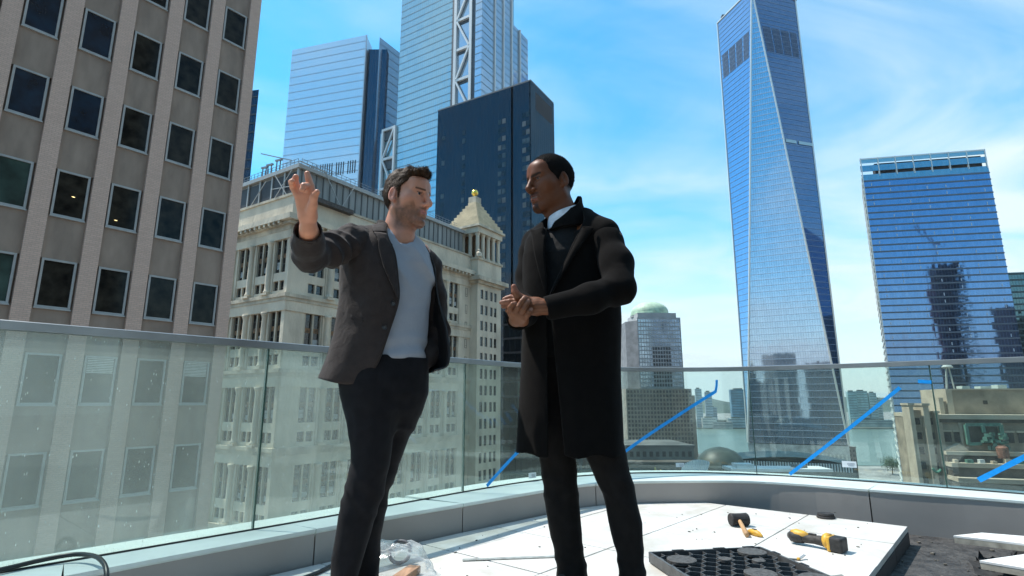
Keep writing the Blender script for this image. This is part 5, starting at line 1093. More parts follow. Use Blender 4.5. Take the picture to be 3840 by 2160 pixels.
# ------------------------------------------------------------------ man in the grey blazer
def man_blazer():
    root = thing('person', (-.56, 2.35, 0), 'man in open dark grey blazer, pale blue tee and black trousers, right hand raised', 'person')
    skin = skin_mat('skin_light'); SK = np.array([.56, .255, .155]); rng = np.random.default_rng(1)
    toL, toW, HM = head_frame((-.468, 2.352, 1.654), (.885, -.465), -5, 1.03)
    w = lambda *p: tuple(float(x) for x in toW(p))
    def f_body(P):
        p = toL(P); d = head_sdf(p, {'nose': .004}) * 1.03
        nk = cone(P, w(-.022, 0, -.05), (-.525, 2.375, 1.46), .056, .064); nk = smin(nk, cone(P, w(.02, 0, -.10), (-.478, 2.345, 1.46), .035, .045), .04)
        nk = smin(nk, cone(P, (-.62, 2.30, 1.44), (-.42, 2.44, 1.43), .05, .05), .05)
        d = smin(d, nk, .02)
        # torso and arms under the clothes keep it one body
        d = smin(d, cone(P, (-.53, 2.38, 1.42), (-.535, 2.37, 1.0), .07, .08), .04)
        d = smin(d, chain(P, [(-.60, 2.32, 1.41), (-.66, 2.25, 1.42), (-.755, 2.03, 1.315), (-.722, 1.90, 1.355), (-.712, 1.855, 1.375)], [.05, .045, .034, .03, .026], .03), .03)
        return d
    def f_hand(P):
        wr = (-.711, 1.858, 1.362)
        d = chain(P, [(-.722, 1.89, 1.345), wr, (-.706, 1.835, 1.40)], [.031, .027, .027], .015)
        # palm plate between heel and knuckles
        for kx, hx, r in ((-.734, -.722, .0125), (-.716, -.711, .0135), (-.699, -.701, .014), (-.682, -.692, .0135)):
            d = smin(d, cone(P, (hx, 1.832, 1.398), (kx, 1.802, 1.462), .017, r), .014)
        fing = [[(-.734, 1.802, 1.462), (-.748, 1.793, 1.488), (-.748, 1.776, 1.500), (-.741, 1.762, 1.497)],
                [(-.716, 1.802, 1.464), (-.741, 1.797, 1.497), (-.745, 1.793, 1.516), (-.741, 1.789, 1.525)],
                [(-.699, 1.800, 1.466), (-.698, 1.778, 1.488), (-.700, 1.760, 1.480), (-.702, 1.756, 1.466)],
                [(-.682, 1.800, 1.463), (-.690, 1.796, 1.495), (-.699, 1.794, 1.520), (-.704, 1.792, 1.538)]]
        for pts in fing: d = smin(d, chain(P, pts, [.0128, .0122, .0112, .0098], .0025), .003)
        th = chain(P, [(-.694, 1.822, 1.402), (-.678, 1.794, 1.425), (-.668, 1.772, 1.446), (-.655, 1.764, 1.460)], [.018, .0155, .0125, .0095], .006); d = smin(d, th, .009)
        return d
    def col(V):
        p = toL(V.astype(F32)); x, y, z = p.T; C = np.tile(SK, (len(V), 1)); n = noise(p, 60, 3) * .5 + noise(p, 160, 5) * .5
        def mix(mask, c, k=1.0):
            nonlocal C
            m = np.clip(mask, 0, 1)[:, None] * k; C = C * (1 - m) + np.array(c) * m
        inh = (z > -.16) & (x > -.12)
        mix(np.clip((.05 - np.abs(y)) / .03, 0, 1) * np.clip((x - .085) / .02, 0, 1) * np.clip(1 - np.abs(z + .02) / .03, 0, 1), (.62, .28, .21), .55)   # nose
        mix(np.clip(1 - np.hypot(x - .05, z + .015) / .035, 0, 1), (.62, .28, .21), .35)     # cheek flush
        mix(np.where(np.abs(y) > .073, np.clip((x + .05) / .02, 0, 1) * (x < .012), 0), (.64, .27, .20), .6)   # ears
        beard = np.clip((-.040 - z + .42 * np.maximum(x - .035, 0) * (x < .08) - .10 * np.clip(x - .08, 0, 1)) / .02, 0, 1) * np.clip((x + .012) / .015, 0, 1) * np.clip((z + .155) / .03, 0, 1)
        mous = np.clip(1 - np.abs(z + .0515) / .009, 0, 1) * np.clip((x - .085) / .008, 0, 1) * (np.abs(y) < .03)
        side = np.clip(1 - np.abs(x - .010) / .017, 0, 1) * np.clip((.03 - z) / .02, 0, 1) * np.clip((z + .08) / .03, 0, 1) * (np.abs(y) > .045)
        mix(np.maximum(np.maximum(beard * (1 - .6 * mous), mous), side) * (.85 + .7 * n), (.085, .046, .028), .78)
        lips = np.clip(1 - np.abs(z + .067) / .0115, 0, 1) * np.clip((x - .088) / .006, 0, 1) * np.clip((.025 - np.abs(y)) / .006, 0, 1); mix(lips * 2, (.50, .20, .17), .9)
        mix(2 * np.clip(1 - np.abs(z - .0295 - .04 * (np.abs(y) - .03) + .1 * np.maximum(np.abs(y) - .04, 0)) / .0048, 0, 1) * ((np.abs(y) > .011) & (np.abs(y) < .054) & (x > .05)), (.055, .033, .022), .9)   # brows
        ey = np.hypot(np.abs(y) - .031, z - .0105); eye = (ey < .0110) & (x > .086) & (np.abs(z - .0095) < .0046); mix(eye * 1.0, (.45, .40, .37)); mix((eye & (np.hypot(np.abs(y) - .032, z - .0095) < .0062)) * 1.0, (.02, .012, .008))
        mix((np.abs(z - .0150) < .0020) & (ey < .014) & (x > .08), (.06, .035, .025), .8)
        return C
    Vb, Qb = two_res(f_body, (-.86, 1.84, .90), (-.30, 2.52, 1.84), 1.455, (-.62, 2.22), (-.30, 2.50)); Vh, Qh = polygonise(f_hand, (-.80, 1.72, 1.30), (-.62, 1.93, 1.57), .0019)
    hc = np.tile(SK * np.array([1.1, 1.05, 1.0]), (len(Vh), 1)); tips = np.clip(noise(Vh.astype(F32), 45, 9) + .25, 0, 1)[:, None]; hc = hc * (1 - .35 * tips) + np.array([.62, .27, .20]) * .35 * tips  # raised hand's skin colour lifted to carry its sunlight
    add_mesh('body', np_mesh('body', np.r_[Vb, Vh], np.r_[Qb, Qh + len(Vb)], skin, np.r_[col(Vb), hc]), root)
    # hair: swept-back crop, clumped
    hair_m = mat('brown_hair', (.085, .046, .022), .55, spec=.15, col2=(.026, .014, .008), scale=90, detail=5)
    def f_hair(P):
        p = toL(P); x, y, z = p.T
        th = .0045 + .005 * np.clip((z - .06) / .06, 0, 1) + .012 * np.clip((x - .01) / .06, 0, 1) * np.clip((z - .075) / .03, 0, 1)
        d = ell(p, (-.012, 0, .032), (.1, .077, .097)) - th
        q = np.stack([x * 16 + z * 26, y * 75, z * 40 - x * 38], 1)
        d = d - (.003 * noise(q, 1.0, 2) + .002 * noise(q, 2.1, 4)) * np.clip((z + .06) / .06, .35, 1)
        d = smin(d, cone(p, (.060, .03, .117), (.093, -.022, .108), .020, .016) - .010 * noise(p, 70, 6), .02)
        d = smin(d, cone(p, (.03, -.035, .114), (.081, -.042, .098), .016, .013) - .010 * noise(p, 75, 16), .02)
        ay = np.abs(y)
        line = .075 - .55 * np.clip(.062 - x, 0, .05) - 1.0 * np.clip(x - .062, 0, .1) * -.0            # hairline over the temple
        face = np.where(x > .018, np.where(x > .062, .083 + .22 * (x - .062), .083 - 1.05 * (.062 - x)), -.5)
        cut1 = face - z
        side = np.where((x > -.006) & (x <= .022), -.035 - z, -1)             # sideburn
        back = (-.104 + .60 * np.clip(x + .062, 0, .2)) - z                    # nape
        earcut = -ell(p * np.array([1, 0, 1], F32), (-.016, 0, -.004), (.026, 1, .040))
        d = smax(d, cut1, .006); d = smax(d, side, .005); d = smax(d, back, .006); d = np.where(ay > .05, smax(d, earcut, .004), d)
        return d * .8
    def comb(p):
        x, y, z = p.T; top = np.clip((z - .06) / .04, 0, 1); D = np.stack([-.75 * top - .45 * (1 - top), .15 * np.sign(y) * top, .25 * top * np.clip((x - .02) / .05, 0, 1) - .85 * (1 - top)], 1)
        fr = np.clip((x - .045) / .03, 0, 1)[:, None] * top[:, None]; return D * (1 - fr) + np.array([[.35, -.35, .35]]) * fr
    hair_with_strands(root, f_hair, (-.64, 2.2, 1.50), (-.28, 2.5, 1.88), .0030, hair_m, toL, HM, comb, 17000, lambda p: .012 + .014 * np.clip((p[:, 2] - .05) / .05, 0, 1), .0007, .0038)
    # tee shirt
    tee = cloth('pale_blue_tee', (.36, .375, .41), col2=(.34, .355, .39), wr=.2, wrs=11, sheen=.05)
    FR_ = math.atan2(-.77, .64)     # forward
    rows = [(.940, -.542, 2.362, .137, .172), (.955, -.541, 2.363, .136, .174), (1.0, -.539, 2.365, .131, .180), (1.06, -.538, 2.366, .124, .184), (1.17, -.536, 2.37, .122, .186), (1.28, -.532, 2.375, .128, .196), (1.36, -.530, 2.38, .130, .203), (1.42, -.528, 2.385, .118, .195), (1.47, -.527, 2.387, .098, .150), (1.505, -.524, 2.386, .080, .092)]
    def f_tee(P):
        d = loft(P, rows, 2.2, FR_); z = P[:, 2]
        s = (P[:, 0] + .53) * -.77 + (P[:, 1] - 2.38) * -.64; q = (P[:, 0] + .53) * .64 + (P[:, 1] - 2.38) * -.77
        fold = .0055 * np.sin(z * 75 + 7 * s + 4 * noise(P, 9, 5)) * np.clip((1.06 - z) / .08, 0, 1) + .009 * (1 - 2 * np.abs(np.sin(z * 17 - 15 * s + 1.5 * noise(P, 6, 2)))) * np.clip((z - 1.22) / .1, 0, 1) * np.clip((1.48 - z) / .08, 0, 1)
        d = d - fold - .006 * noise(P, 12, 1)
        neck = cone(P, (-.505, 2.365, 1.60), (-.497, 2.352, 1.455), .060, .066); return smax(d, -neck, .006)
    sdf_obj('tee_shirt', f_tee, (-.76, 2.12, .90), (-.30, 2.62, 1.53), .0055, tee, root)
    # blazer
    bz = cloth('charcoal_blazer', (.040, .030, .027), col2=(.030, .0225, .0205), wr=.22, wrs=16, sheen=.10); lining = mat('black_lining', (.012, .012, .013), .5)
    r_ = np.array([-.77, -.64]); f_ = np.array([.64, -.77])
    def row(z, c, pts): return [(*(np.array(c) + r_ * s + f_ * q), z + dz) for s, q, dz in pts]
    J = [row(.850, (-.55, 2.355), [(.105, .100, .008), (.17, .07, -.014), (.225, .00, .0), (.215, -.12, .018), (.08, -.185, .03), (-.08, -.165, .04), (-.19, -.07, .04), (-.215, .03, .045), (-.185, .105, .05)]),
         row(.93, (-.545, 2.36), [(.088, .146, 0), (.16, .09, 0), (.215, .00, 0), (.205, -.105, 0), (.08, -.17, 0), (-.08, -.158, 0), (-.195, -.06, 0), (-.235, .05, 0), (-.228, .146, 0)]),
         row(1.06, (-.538, 2.366), [(.056, .150, 0), (.14, .115, 0), (.200, .00, 0), (.185, -.095, 0), (.08, -.15, 0), (-.08, -.150, 0), (-.20, -.05, 0), (-.235, .045, 0), (-.224, .135, 0)]),
         row(1.18, (-.535, 2.37), [(.035, .162, 0), (.12, .135, 0), (.195, .015, 0), (.180, -.085, 0), (.08, -.145, 0), (-.08, -.145, 0), (-.195, -.05, 0), (-.218, .03, 0), (-.200, .105, 0)]),
         row(1.28, (-.533, 2.376), [(.048, .160, 0), (.13, .138, 0), (.205, .02, 0), (.190, -.085, 0), (.08, -.15, 0), (-.08, -.15, 0), (-.19, -.06, 0), (-.208, .02, 0), (-.180, .090, 0)]),
         row(1.37, (-.531, 2.382), [(.064, .152, 0), (.14, .122, 0), (.215, .02, 0), (.195, -.085, 0), (.08, -.150, 0), (-.08, -.15, 0), (-.19, -.07, 0), (-.208, .01, 0), (-.165, .085, 0)]),
         row(1.44, (-.53, 2.385), [(.085, .126, 0), (.145, .095, 0), (.205, .015, 0), (.185, -.07, 0), (.08, -.128, 0), (-.08, -.128, 0), (-.175, -.06, 0), (-.185, .01, 0), (-.130, .075, 0)]),
         row(1.49, (-.525, 2.386), [(.084, .085, 0), (.125, .055, 0), (.160, .0, .012), (.130, -.06, .01), (.05, -.09, .012), (-.05, -.09, .01), (-.115, -.05, 0), (-.125, .0, -.005), (-.085, .06, -.01)]),
         row(1.518, (-.520, 2.385), [(.068, .055, 0), (.085, .03, .006), (.090, -.005, .012), (.078, -.045, .016), (.03, -.068, .02), (-.03, -.068, .016), (-.070, -.045, .008), (-.080, -.005, 0), (-.068, .04, -.01)]),
         row(1.548, (-.518, 2.384), [(.070, .03, -.01), (.078, .012, 0), (.080, -.012, .006), (.070, -.043, .008), (.03, -.062, .008), (-.03, -.062, .006), (-.063, -.043, .002), (-.072, -.012, -.004), (-.068, .02, -.014)])]
    V, Q = loft_surface(J); Vf = V.astype(F32)
    nd = .012 * noise(Vf, (7, 7, 4.5), 3) + .009 * np.abs(noise(Vf, (14, 14, 8), 5)) + .005 * noise(Vf, (26, 26, 16), 6); nd = nd * np.clip((1.5 - V[:, 2]) / .1, 0, 1)
    cen = np.array([-.535, 2.372]); rad = V[:, :2] - cen; rad /= (ln(rad)[:, None] + 1e-6); V = V.copy(); V[:, :2] += rad * nd[:, None]
    jk = add_mesh('blazer', np_mesh('blazer', V, Q, bz), root); so_ = jk.modifiers.new('thick', 'SOLIDIFY'); so_.thickness = .007; so_.offset = 0; jk.data.materials.clear(); jk.data.materials.append(lining); jk.data.materials.append(bz); so_.material_offset = 1
    bvh = BVHTree.FromPolygons([tuple(v) for v in V], [tuple(int(i) for i in q) for q in Q])
    def onto(x, z, off, y0=1.9):
        hit = bvh.ray_cast(Vector((x, y0, z)), Vector((0, 1, 0)))
        return (x, (hit[0].y if hit[0] else 2.22) - off, z)
    def sleeve(name, pts, rs, cuff, k=.03, amp=1.0, seed=0, fold_at=None):
        a, b = np.array(pts[-2], F32), np.array(pts[-1], F32); ax = (b - a) / np.linalg.norm(b - a); bext = b + ax * .08
        def f(P):
            d = chain(P, list(pts[:-1]) + [tuple(b + ax * .03)], rs, k)
            el = np.array(pts[fold_at if fold_at else len(pts) // 2], F32); r2 = ln(P - el)
            amp_ = amp * np.clip((-((P - b) @ ax) - .012) / .05, 0, 1); sh = ln(P - np.array(pts[1], F32)); d = d - amp_ * .006 * (1 - 2 * np.abs(np.sin((P @ V3(-.75, -.5, .45)) * 55 + 4 * noise(P, 8, seed + 3)))) * np.exp(-(sh / .07) ** 2)
            d = d - amp_ * (.010 * (1 - 2 * np.abs(np.sin((P @ V3(.3, .55, .77)) * 48 + 4 * noise(P, 9, seed + 7)))) * np.exp(-(r2 / .09) ** 2) + .008 * noise(P, (13, 13, 13), seed) + .007 * np.abs(noise(P, 24, seed + 2)))
            inner = cone(P, tuple(b - ax * .07), tuple(bext), rs[-1] * .9 - .004, rs[-1] + .001)
            d = smax(d, -inner, .003); return np.maximum(d, (P - b) @ ax)
        A = np.array(pts); return sdf_obj(name, f, A.min(0) - .13, A.max(0) + .13, .0052, bz, root)
    sleeve('sleeve', [(-.632, 2.285, 1.425), (-.672, 2.245, 1.425), (-.722, 2.14, 1.365), (-.763, 2.03, 1.312), (-.742, 1.95, 1.335), (-.718, 1.872, 1.362)], [.076, .072, .064, .055, .051, .049], True, fold_at=2, amp=1.4)
    sleeve('sleeve', [(-.42, 2.475, 1.40), (-.395, 2.50, 1.38), (-.365, 2.54, 1.25), (-.345, 2.55, 1.08), (-.38, 2.47, .97), (-.41, 2.42, .915)], [.070, .066, .058, .050, .046, .042], True, seed=20, fold_at=3)
    # lapel, buttons, pocket
    inner = [(-.534, 1.515), (-.520, 1.46), (-.500, 1.40), (-.484, 1.35), (-.472, 1.28), (-.465, 1.22), (-.462, 1.175)]
    outer = [(-.585, 1.50), (-.575, 1.462), (-.553, 1.426), (-.540, 1.37), (-.516, 1.30), (-.487, 1.235), (-.464, 1.180)]
    def strip(name, inner, outer, off, cols=7, rowsn=6):
        I = catmull([(a, 0, b) for a, b in inner], rowsn); O_ = catmull([(a, 0, b) for a, b in outer], rowsn); V = []
        for i, o_ in zip(I, O_):
            for k in range(cols):
                t = k / (cols - 1); x, z = i[0] + (o_[0] - i[0]) * t, i[2] + (o_[2] - i[2]) * t; V.append(onto(x, z, off * (.6 + .8 * math.sin(math.pi * min(1, t * 1.0) * .5 + .3))))
        n = len(I); Q = np.array([(r * cols + c, r * cols + c + 1, (r + 1) * cols + c + 1, (r + 1) * cols + c) for r in range(n - 1) for c in range(cols - 1)])
        o = add_mesh(name, np_mesh(name, np.array(V), Q, bz), jk); o.location = (0, 0, 0); s = o.modifiers.new('t', 'SOLIDIFY'); s.thickness = .005; s.offset = 0; return o
    strip('lapel', inner[1:], outer[1:], .011)
    strip('collar', [(-.536, 1.535), (-.528, 1.50), (-.522, 1.468)], [(-.600, 1.515), (-.594, 1.49), (-.580, 1.466)], .010)
    btn = mat('dark_button', (.018, .016, .016), .3)
    for x, z in ((-.480, 1.158), (-.508, 1.060)):
        p = onto(x, z, .006); o = obj('button', MB().lathe([(.003, -.003), (.0095, -.003), (.011, 0), (.0095, .003), (.006, .0015)], seg=16), btn, None); o.parent = jk; o.location = p; o.rotation_euler = (R(90), 0, R(35))
    pk = MB()
    P0, P1 = onto(-.690, 1.125, .004), onto(-.590, 1.085, .004); pm = onto(-.64, 1.105, .005); pk.bar(P0, pm, .004, .009); pk.bar(pm, P1, .004, .009); o = obj('pocket_welt', pk, bz, None); o.parent = jk
    # trousers
    tr = cloth('black_trousers', (.0115, .011, .0125), wr=.12, wrs=9, sheen=.03, spec=.12)
    near = [(.03, -.636, 2.25, .052, .062), (.123, -.628, 2.255, .050, .062), (.234, -.612, 2.265, .059, .066), (.343, -.597, 2.275, .071, .074), (.401, -.582, 2.28, .076, .078), (.481, -.566, 2.28, .074, .080), (.53, -.557, 2.28, .071, .080), (.584, -.556, 2.282, .075, .082), (.738, -.568, 2.295, .095, .098), (.839, -.578, 2.31, .108, .110), (.93, -.58, 2.32, .10, .11)]
    far = [(.03, -.588, 2.43, .052, .062), (.123, -.590, 2.43, .050, .062), (.231, -.597, 2.43, .058, .066), (.341, -.588, 2.43, .068, .072), (.41, -.582, 2.43, .072, .076), (.479, -.552, 2.425, .073, .078), (.515, -.548, 2.425, .072, .078), (.618, -.520, 2.42, .080, .084), (.723, -.486, 2.415, .093, .094), (.809, -.472, 2.41, .102, .104), (.93, -.48, 2.40, .10, .11)]
    def f_tr(P):
        z = P[:, 2]; hip = loft(P, [(.68, -.525, 2.36, .06, .09), (.74, -.53, 2.36, .105, .135), (.80, -.533, 2.36, .125, .158), (.87, -.535, 2.36, .126, .168), (.95, -.54, 2.365, .117, .168), (.985, -.54, 2.365, .112, .162)], 2.2, FR_)
        d = smin(loft(P, near, 2.1), loft(P, far, 2.1), .018); d = smin(d, hip, .06)
        k = np.exp(-((z - .40) / .12) ** 2); lo_ = np.clip((.34 - z) / .2, 0, 1); ph = noise(P, 8, 4) * 5
        d = d + .0065 * np.abs(np.sin(z * 30 + (P[:, 0] + .6) * 22 + ph * .6)) * k + .006 * np.abs(np.sin(z * 16 - (P[:, 0] + .6) * 34 + ph * .5)) * lo_ - .0035 - .005 * noise(P, (10, 10, 5), 1) - .006 * np.abs(noise(P, (22, 22, 9), 2))
        cr = np.clip((z - .72) / .05, 0, 1) * np.clip((.86 - z) / .05, 0, 1); d = d + .006 * np.exp(-(((P[:, 0] + .475) * 30 + (z - .8) * 12) ** 2)) * cr
        return d * .85
    sdf_obj('trousers', f_tr, (-.78, 2.12, 0.02), (-.30, 2.58, 1.0), .0062, tr, root)
    shoe = mat('black_leather_shoe', (.015, .014, .014), .35, spec=.6)
    for (x, y) in ((-.630, 2.235), (-.588, 2.42)):
        def f_s(P, x=x, y=y):
            d = smin(cone(P, (x, y, .045), (x + .14, y - .10, .032), .042, .034), cone(P, (x, y, .06), (x - .005, y, .11), .040, .042), .03)
            return np.maximum(d, -P[:, 2] + .002)
        sdf_obj('shoe', f_s, (x - .1, y - .2, -.01), (x + .25, y + .1, .17), .006, shoe, root)
man_blazer()

# ------------------------------------------------------------------ man in the long black coat
def man_coat():
    root = thing('person', (.28, 2.40, 0), 'man in long black overcoat over white collar and black jumper, hands clasped', 'person')
    skin = skin_mat('skin_dark', .46, .05, .22); SK = np.array([.150, .053, .0235])
    toL, toW, HM = head_frame((.176, 2.40, 1.744), (-.85, -.53), -7, 1.06)
    w = lambda *p: tuple(float(x) for x in toW(p)); opt = {'nose': .000, 'wing': .0035, 'lip': .0016, 'open': .0012}
    def f_body(P):
        p = toL(P); d = head_sdf(p, opt) * 1.06
        nk = cone(P, w(-.026, 0, -.045), (.258, 2.415, 1.53), .060, .068); nk = smin(nk, cone(P, w(.012, 0, -.10), (.222, 2.385, 1.52), .038, .05), .04)
        d = smin(d, nk, .022)
        d = smin(d, cone(P, (.255, 2.41, 1.5), (.255, 2.42, 1.0), .08, .09), .05)
        d = smin(d, chain(P, [(.34, 2.32, 1.48), (.415, 2.27, 1.44), (.415, 2.14, 1.20), (.25, 2.10, 1.15), (.128, 2.09, 1.125)], [.06, .05, .042, .036, .028], .03), .03)
        d = smin(d, chain(P, [(.17, 2.49, 1.48), (.11, 2.50, 1.44), (.075, 2.44, 1.22), (.045, 2.26, 1.12), (.025, 2.16, 1.09)], [.06, .05, .042, .034, .028], .03), .03)
        return d
    def f_hands(P):
        # his left hand: back towards us, fingers pointing left, thumb up
        d = chain(P, [(.150, 2.09, 1.122), (.118, 2.092, 1.125), (.095, 2.092, 1.127)], [.031, .029, .029], .01)
        for z0, z1, r in ((1.146, 1.156, .0135), (1.134, 1.142, .014), (1.120, 1.127, .014), (1.107, 1.112, .013)): d = smin(d, cone(P, (.095, 2.092, z0), (.022, 2.096, z1), .0165, r), .014)
        for pts in ([(.022, 2.100, 1.158), (-.004, 2.112, 1.166), (-.020, 2.118, 1.163), (-.030, 2.120, 1.159)], [(.020, 2.096, 1.146), (-.008, 2.098, 1.147), (-.026, 2.100, 1.145), (-.041, 2.101, 1.143)], [(.022, 2.096, 1.130), (-.004, 2.104, 1.132), (-.022, 2.108, 1.131), (-.034, 2.108, 1.129)], [(.024, 2.096, 1.115), (.004, 2.104, 1.115), (-.010, 2.108, 1.115), (-.018, 2.108, 1.113)]):
            d = smin(d, chain(P, pts, [.0112, .0108, .0098, .0085], .002), .0025)
        d = smin(d, chain(P, [(.050, 2.080, 1.150), (.024, 2.070, 1.160), (.011, 2.062, 1.178), (.007, 2.060, 1.196)], [.017, .0155, .0135, .0110], .005), .010)
        # his right hand from below, fingers curling up over the back of the left
        e = chain(P, [(.020, 2.20, 1.095), (.016, 2.150, 1.085), (.020, 2.115, 1.082)], [.030, .028, .027], .01)
        for a, b in (((.010, 2.115, 1.078), (-.006, 2.068, 1.102)), ((.022, 2.112, 1.074), (.016, 2.060, 1.096)), ((.036, 2.112, 1.072), (.034, 2.060, 1.088)), ((.048, 2.114, 1.072), (.050, 2.064, 1.078))): e = smin(e, cone(P, a, b, .017, .0135), .014)
        for pts in ([(-.006, 2.066, 1.102), (-.006, 2.052, 1.116), (.002, 2.046, 1.126), (.011, 2.048, 1.131)], [(.014, 2.058, 1.097), (.024, 2.044, 1.116), (.036, 2.044, 1.137), (.047, 2.050, 1.153)], [(.034, 2.058, 1.090), (.044, 2.044, 1.106), (.053, 2.044, 1.125), (.061, 2.050, 1.140)], [(.050, 2.062, 1.079), (.059, 2.050, 1.088), (.065, 2.047, 1.098), (.071, 2.050, 1.107)]):
            e = smin(e, chain(P, pts, [.0114, .0108, .0098, .0086], .002), .0025)
        return smin(d, e, .0015)
    def col(V):
        p = toL(V.astype(F32)); x, y, z = p.T; C = np.tile(SK, (len(V), 1)); n = noise(p, 70, 3) * .6 + noise(p, 180, 5) * .4
        def mix(mask, c, k=1.0):
            nonlocal C
            m = np.clip(mask, 0, 1)[:, None] * k; C = C * (1 - m) + np.array(c) * m
        mix(np.clip(1 - np.hypot(x - .055, z + .012) / .035, 0, 1), (.17, .068, .036), .5)
        mix(np.clip(1.3 - np.abs(x - .012) / .03, 0, 1) * np.clip((z + .01) / .03, 0, 1) * np.clip((.07 - z) / .02, 0, 1) + np.clip((-.03 - x) / .02, 0, 1) * np.clip((z + .09) / .03, 0, 1), (.03, .018, .014), .75)
        gt = np.clip(1 - np.hypot((x - .092) / 1.0, z + .108) / .024, 0, 1) * (np.abs(y) < .022); mous = np.clip(1 - np.abs(z + .0505) / .008, 0, 1) * np.clip((x - .085) / .008, 0, 1) * (np.abs(y) < .03)
        mix(np.maximum(gt * 1.4, mous) * (.8 + .8 * n), (.02, .012, .009), .85)
        mix(np.clip(1 - np.abs(z + .0765) / .008, 0, 1) * np.clip((x - .09) / .006, 0, 1) * (np.abs(y) < .024) * 2, (.26, .10, .075), .8); mix(np.clip(1 - np.abs(z + .0595) / .006, 0, 1) * np.clip((x - .09) / .006, 0, 1) * (np.abs(y) < .024) * 2, (.13, .05, .04), .7)
        mix((np.abs(z + .0672) < .0022) & (x > .09) & (np.abs(y) < .024), (.30, .27, .25), .5)
        mix(2 * np.clip(1 - np.abs(z - .0270 - .20 * (np.abs(y) - .03) + .2 * np.maximum(np.abs(y) - .042, 0)) / .0055, 0, 1) * ((np.abs(y) > .010) & (np.abs(y) < .052) & (x > .05)), (.016, .010, .008), .9)
        ey = np.hypot(np.abs(y) - .031, z - .0105); eye = (ey < .0110) & (x > .086) & (np.abs(z - .0090) < .0032); mix(eye * 1.0, (.30, .25, .22)); mix((eye & (np.hypot(np.abs(y) - .033, z - .0105) < .0055)) * 1.0, (.012, .008, .006)); mix((np.abs(z - .016) < .0022) & (ey < .014) & (x > .08), (.02, .012, .01), .8)
        return C
    Vb, Qb = two_res(f_body, (-.02, 2.0, .88), (.52, 2.62, 1.93), 1.52, (.02, 2.25), (.36, 2.56)); Vh, Qh = polygonise(f_hands, (-.07, 2.02, 1.03), (.19, 2.24, 1.23), .0019)
    Ph = Vh.astype(F32); hc = np.tile(np.array([.20, .082, .042]), (len(Vh), 1)); m_ = np.clip((Ph[:, 2] - 1.165) / .01, 0, 1)[:, None]; hc = hc * (1 - m_) + np.array([.26, .10, .06]) * m_
    wr_ = np.clip(np.sin(Ph[:, 2] * 520 + noise(Ph, 30, 2) * 6) * 1.5 - .6, 0, 1)[:, None] * (Ph[:, 0] > .06)[:, None]; hc = hc * (1 - .35 * wr_)
    tipn = np.zeros(len(Vh))
    for t in ((.047, 2.046, 1.152), (.061, 2.046, 1.139), (.071, 2.046, 1.106), (.010, 2.044, 1.130)): tipn = np.maximum(tipn, np.clip(1.4 - ln(Ph - V3(*t)) / .0075, 0, 1))
    lt = np.zeros(len(Vh))
    for t in ((-.040, 2.10, 1.143), (-.030, 2.118, 1.16), (-.02, 2.1, 1.146)): lt = np.maximum(lt, np.clip(1.3 - ln(Ph - V3(*t)) / .016, 0, 1))
    hc = hc * (1 - .7 * tipn[:, None]) + np.array([.42, .22, .16]) * .7 * tipn[:, None]; hc = hc * (1 - .6 * lt[:, None]) + np.array([.40, .20, .14]) * .6 * lt[:, None]
    add_mesh('body', np_mesh('body', np.r_[Vb, Vh], np.r_[Qb, Qh + len(Vb)], skin, np.r_[col(Vb), hc]), root)
    hair_m = mat('black_cropped_hair', (.011, .0095, .009), .8, spec=.08, col2=(.006, .005, .005), scale=220, detail=4)
    def f_hair(P):
        p = toL(P); x, y, z = p.T
        fade = np.clip((z + .02) / .07, 0, 1); d = ell(p, (-.012, 0, .032), (.1, .077, .097)) - (.0008 + .0075 * fade)
        d = np.minimum(d, ell(p, (.062, 0, .062), (.035, .055, .035)) - .002 - .004 * fade)
        face = np.where(x > .022, np.interp(x, [.022, .040, .058, .066, .073, .11], [.004, .034, .056, .076, .0885, .086]), -.6); d = d + .0058 * fade * (1 - np.clip((z - face) / .028, 0, 1)); d = d - .0012 * noise(p, 260, 2) - .0010 * noise(p, 420, 3); d = smax(d, face - z, .003)
        d = smax(d, np.where((x > -.004) & (x <= .024), -.012 - z, -1), .003); d = smax(d, (-.075 + .6 * np.clip(x + .07, 0, .2)) - z, .004)
        earcut = -ell(p * np.array([1, 0, 1], F32), (-.016, 0, -.004), (.024, 1, .038)); d = np.where(np.abs(y) > .05, smax(d, earcut, .003), d); return d * .9
    hair_with_strands(root, f_hair, (.02, 2.25, 1.62), (.34, 2.56, 1.92), .0030, hair_m, toL, HM, lambda p: np.stack([noise(p, 300, 5), noise(p, 300, 6), noise(p, 300, 7)], 1) * 3, 11000, lambda p: .003 + .003 * np.clip((p[:, 2] - .03) / .05, 0, 1), .0006, .0032, 3)
    # shirt collar, jumper
    sh = cloth('white_shirt', (.72, .73, .76), wr=.1, sheen=0)
    def coll(rows_, name):
        V, Q = loft_surface(rows_, 24); o = add_mesh(name, np_mesh(name, V, Q, sh), root); s = o.modifiers.new('t', 'SOLIDIFY'); s.thickness = .004; s.offset = 0
    cc = np.array([.230, 2.400])
    def ring(z0, r, a0, a1, dz0, dz1, n=9): return [(cc[0] + r * 1.0 * math.cos(a), cc[1] + r * math.sin(a), z0 + dz0 + (dz1 - dz0) * i / (n - 1)) for i, a in enumerate(np.linspace(a0, a1, n))]
    FA = math.atan2(-.50, -.86)
    coll([ring(1.500, .092, FA + .14, FA + 2.4, .012, .05), ring(1.545, .088, FA + .12, FA + 2.4, .002, .06), ring(1.585, .080, FA + .10, FA + 2.4, -.012, .06)], 'shirt_collar')
    coll([ring(1.500, .092, FA - .14, FA - 2.4, .012, .05), ring(1.545, .088, FA - .22, FA - 2.4, .004, .06), ring(1.585, .080, FA - .30, FA - 2.4, -.004, .06)], 'shirt_collar')
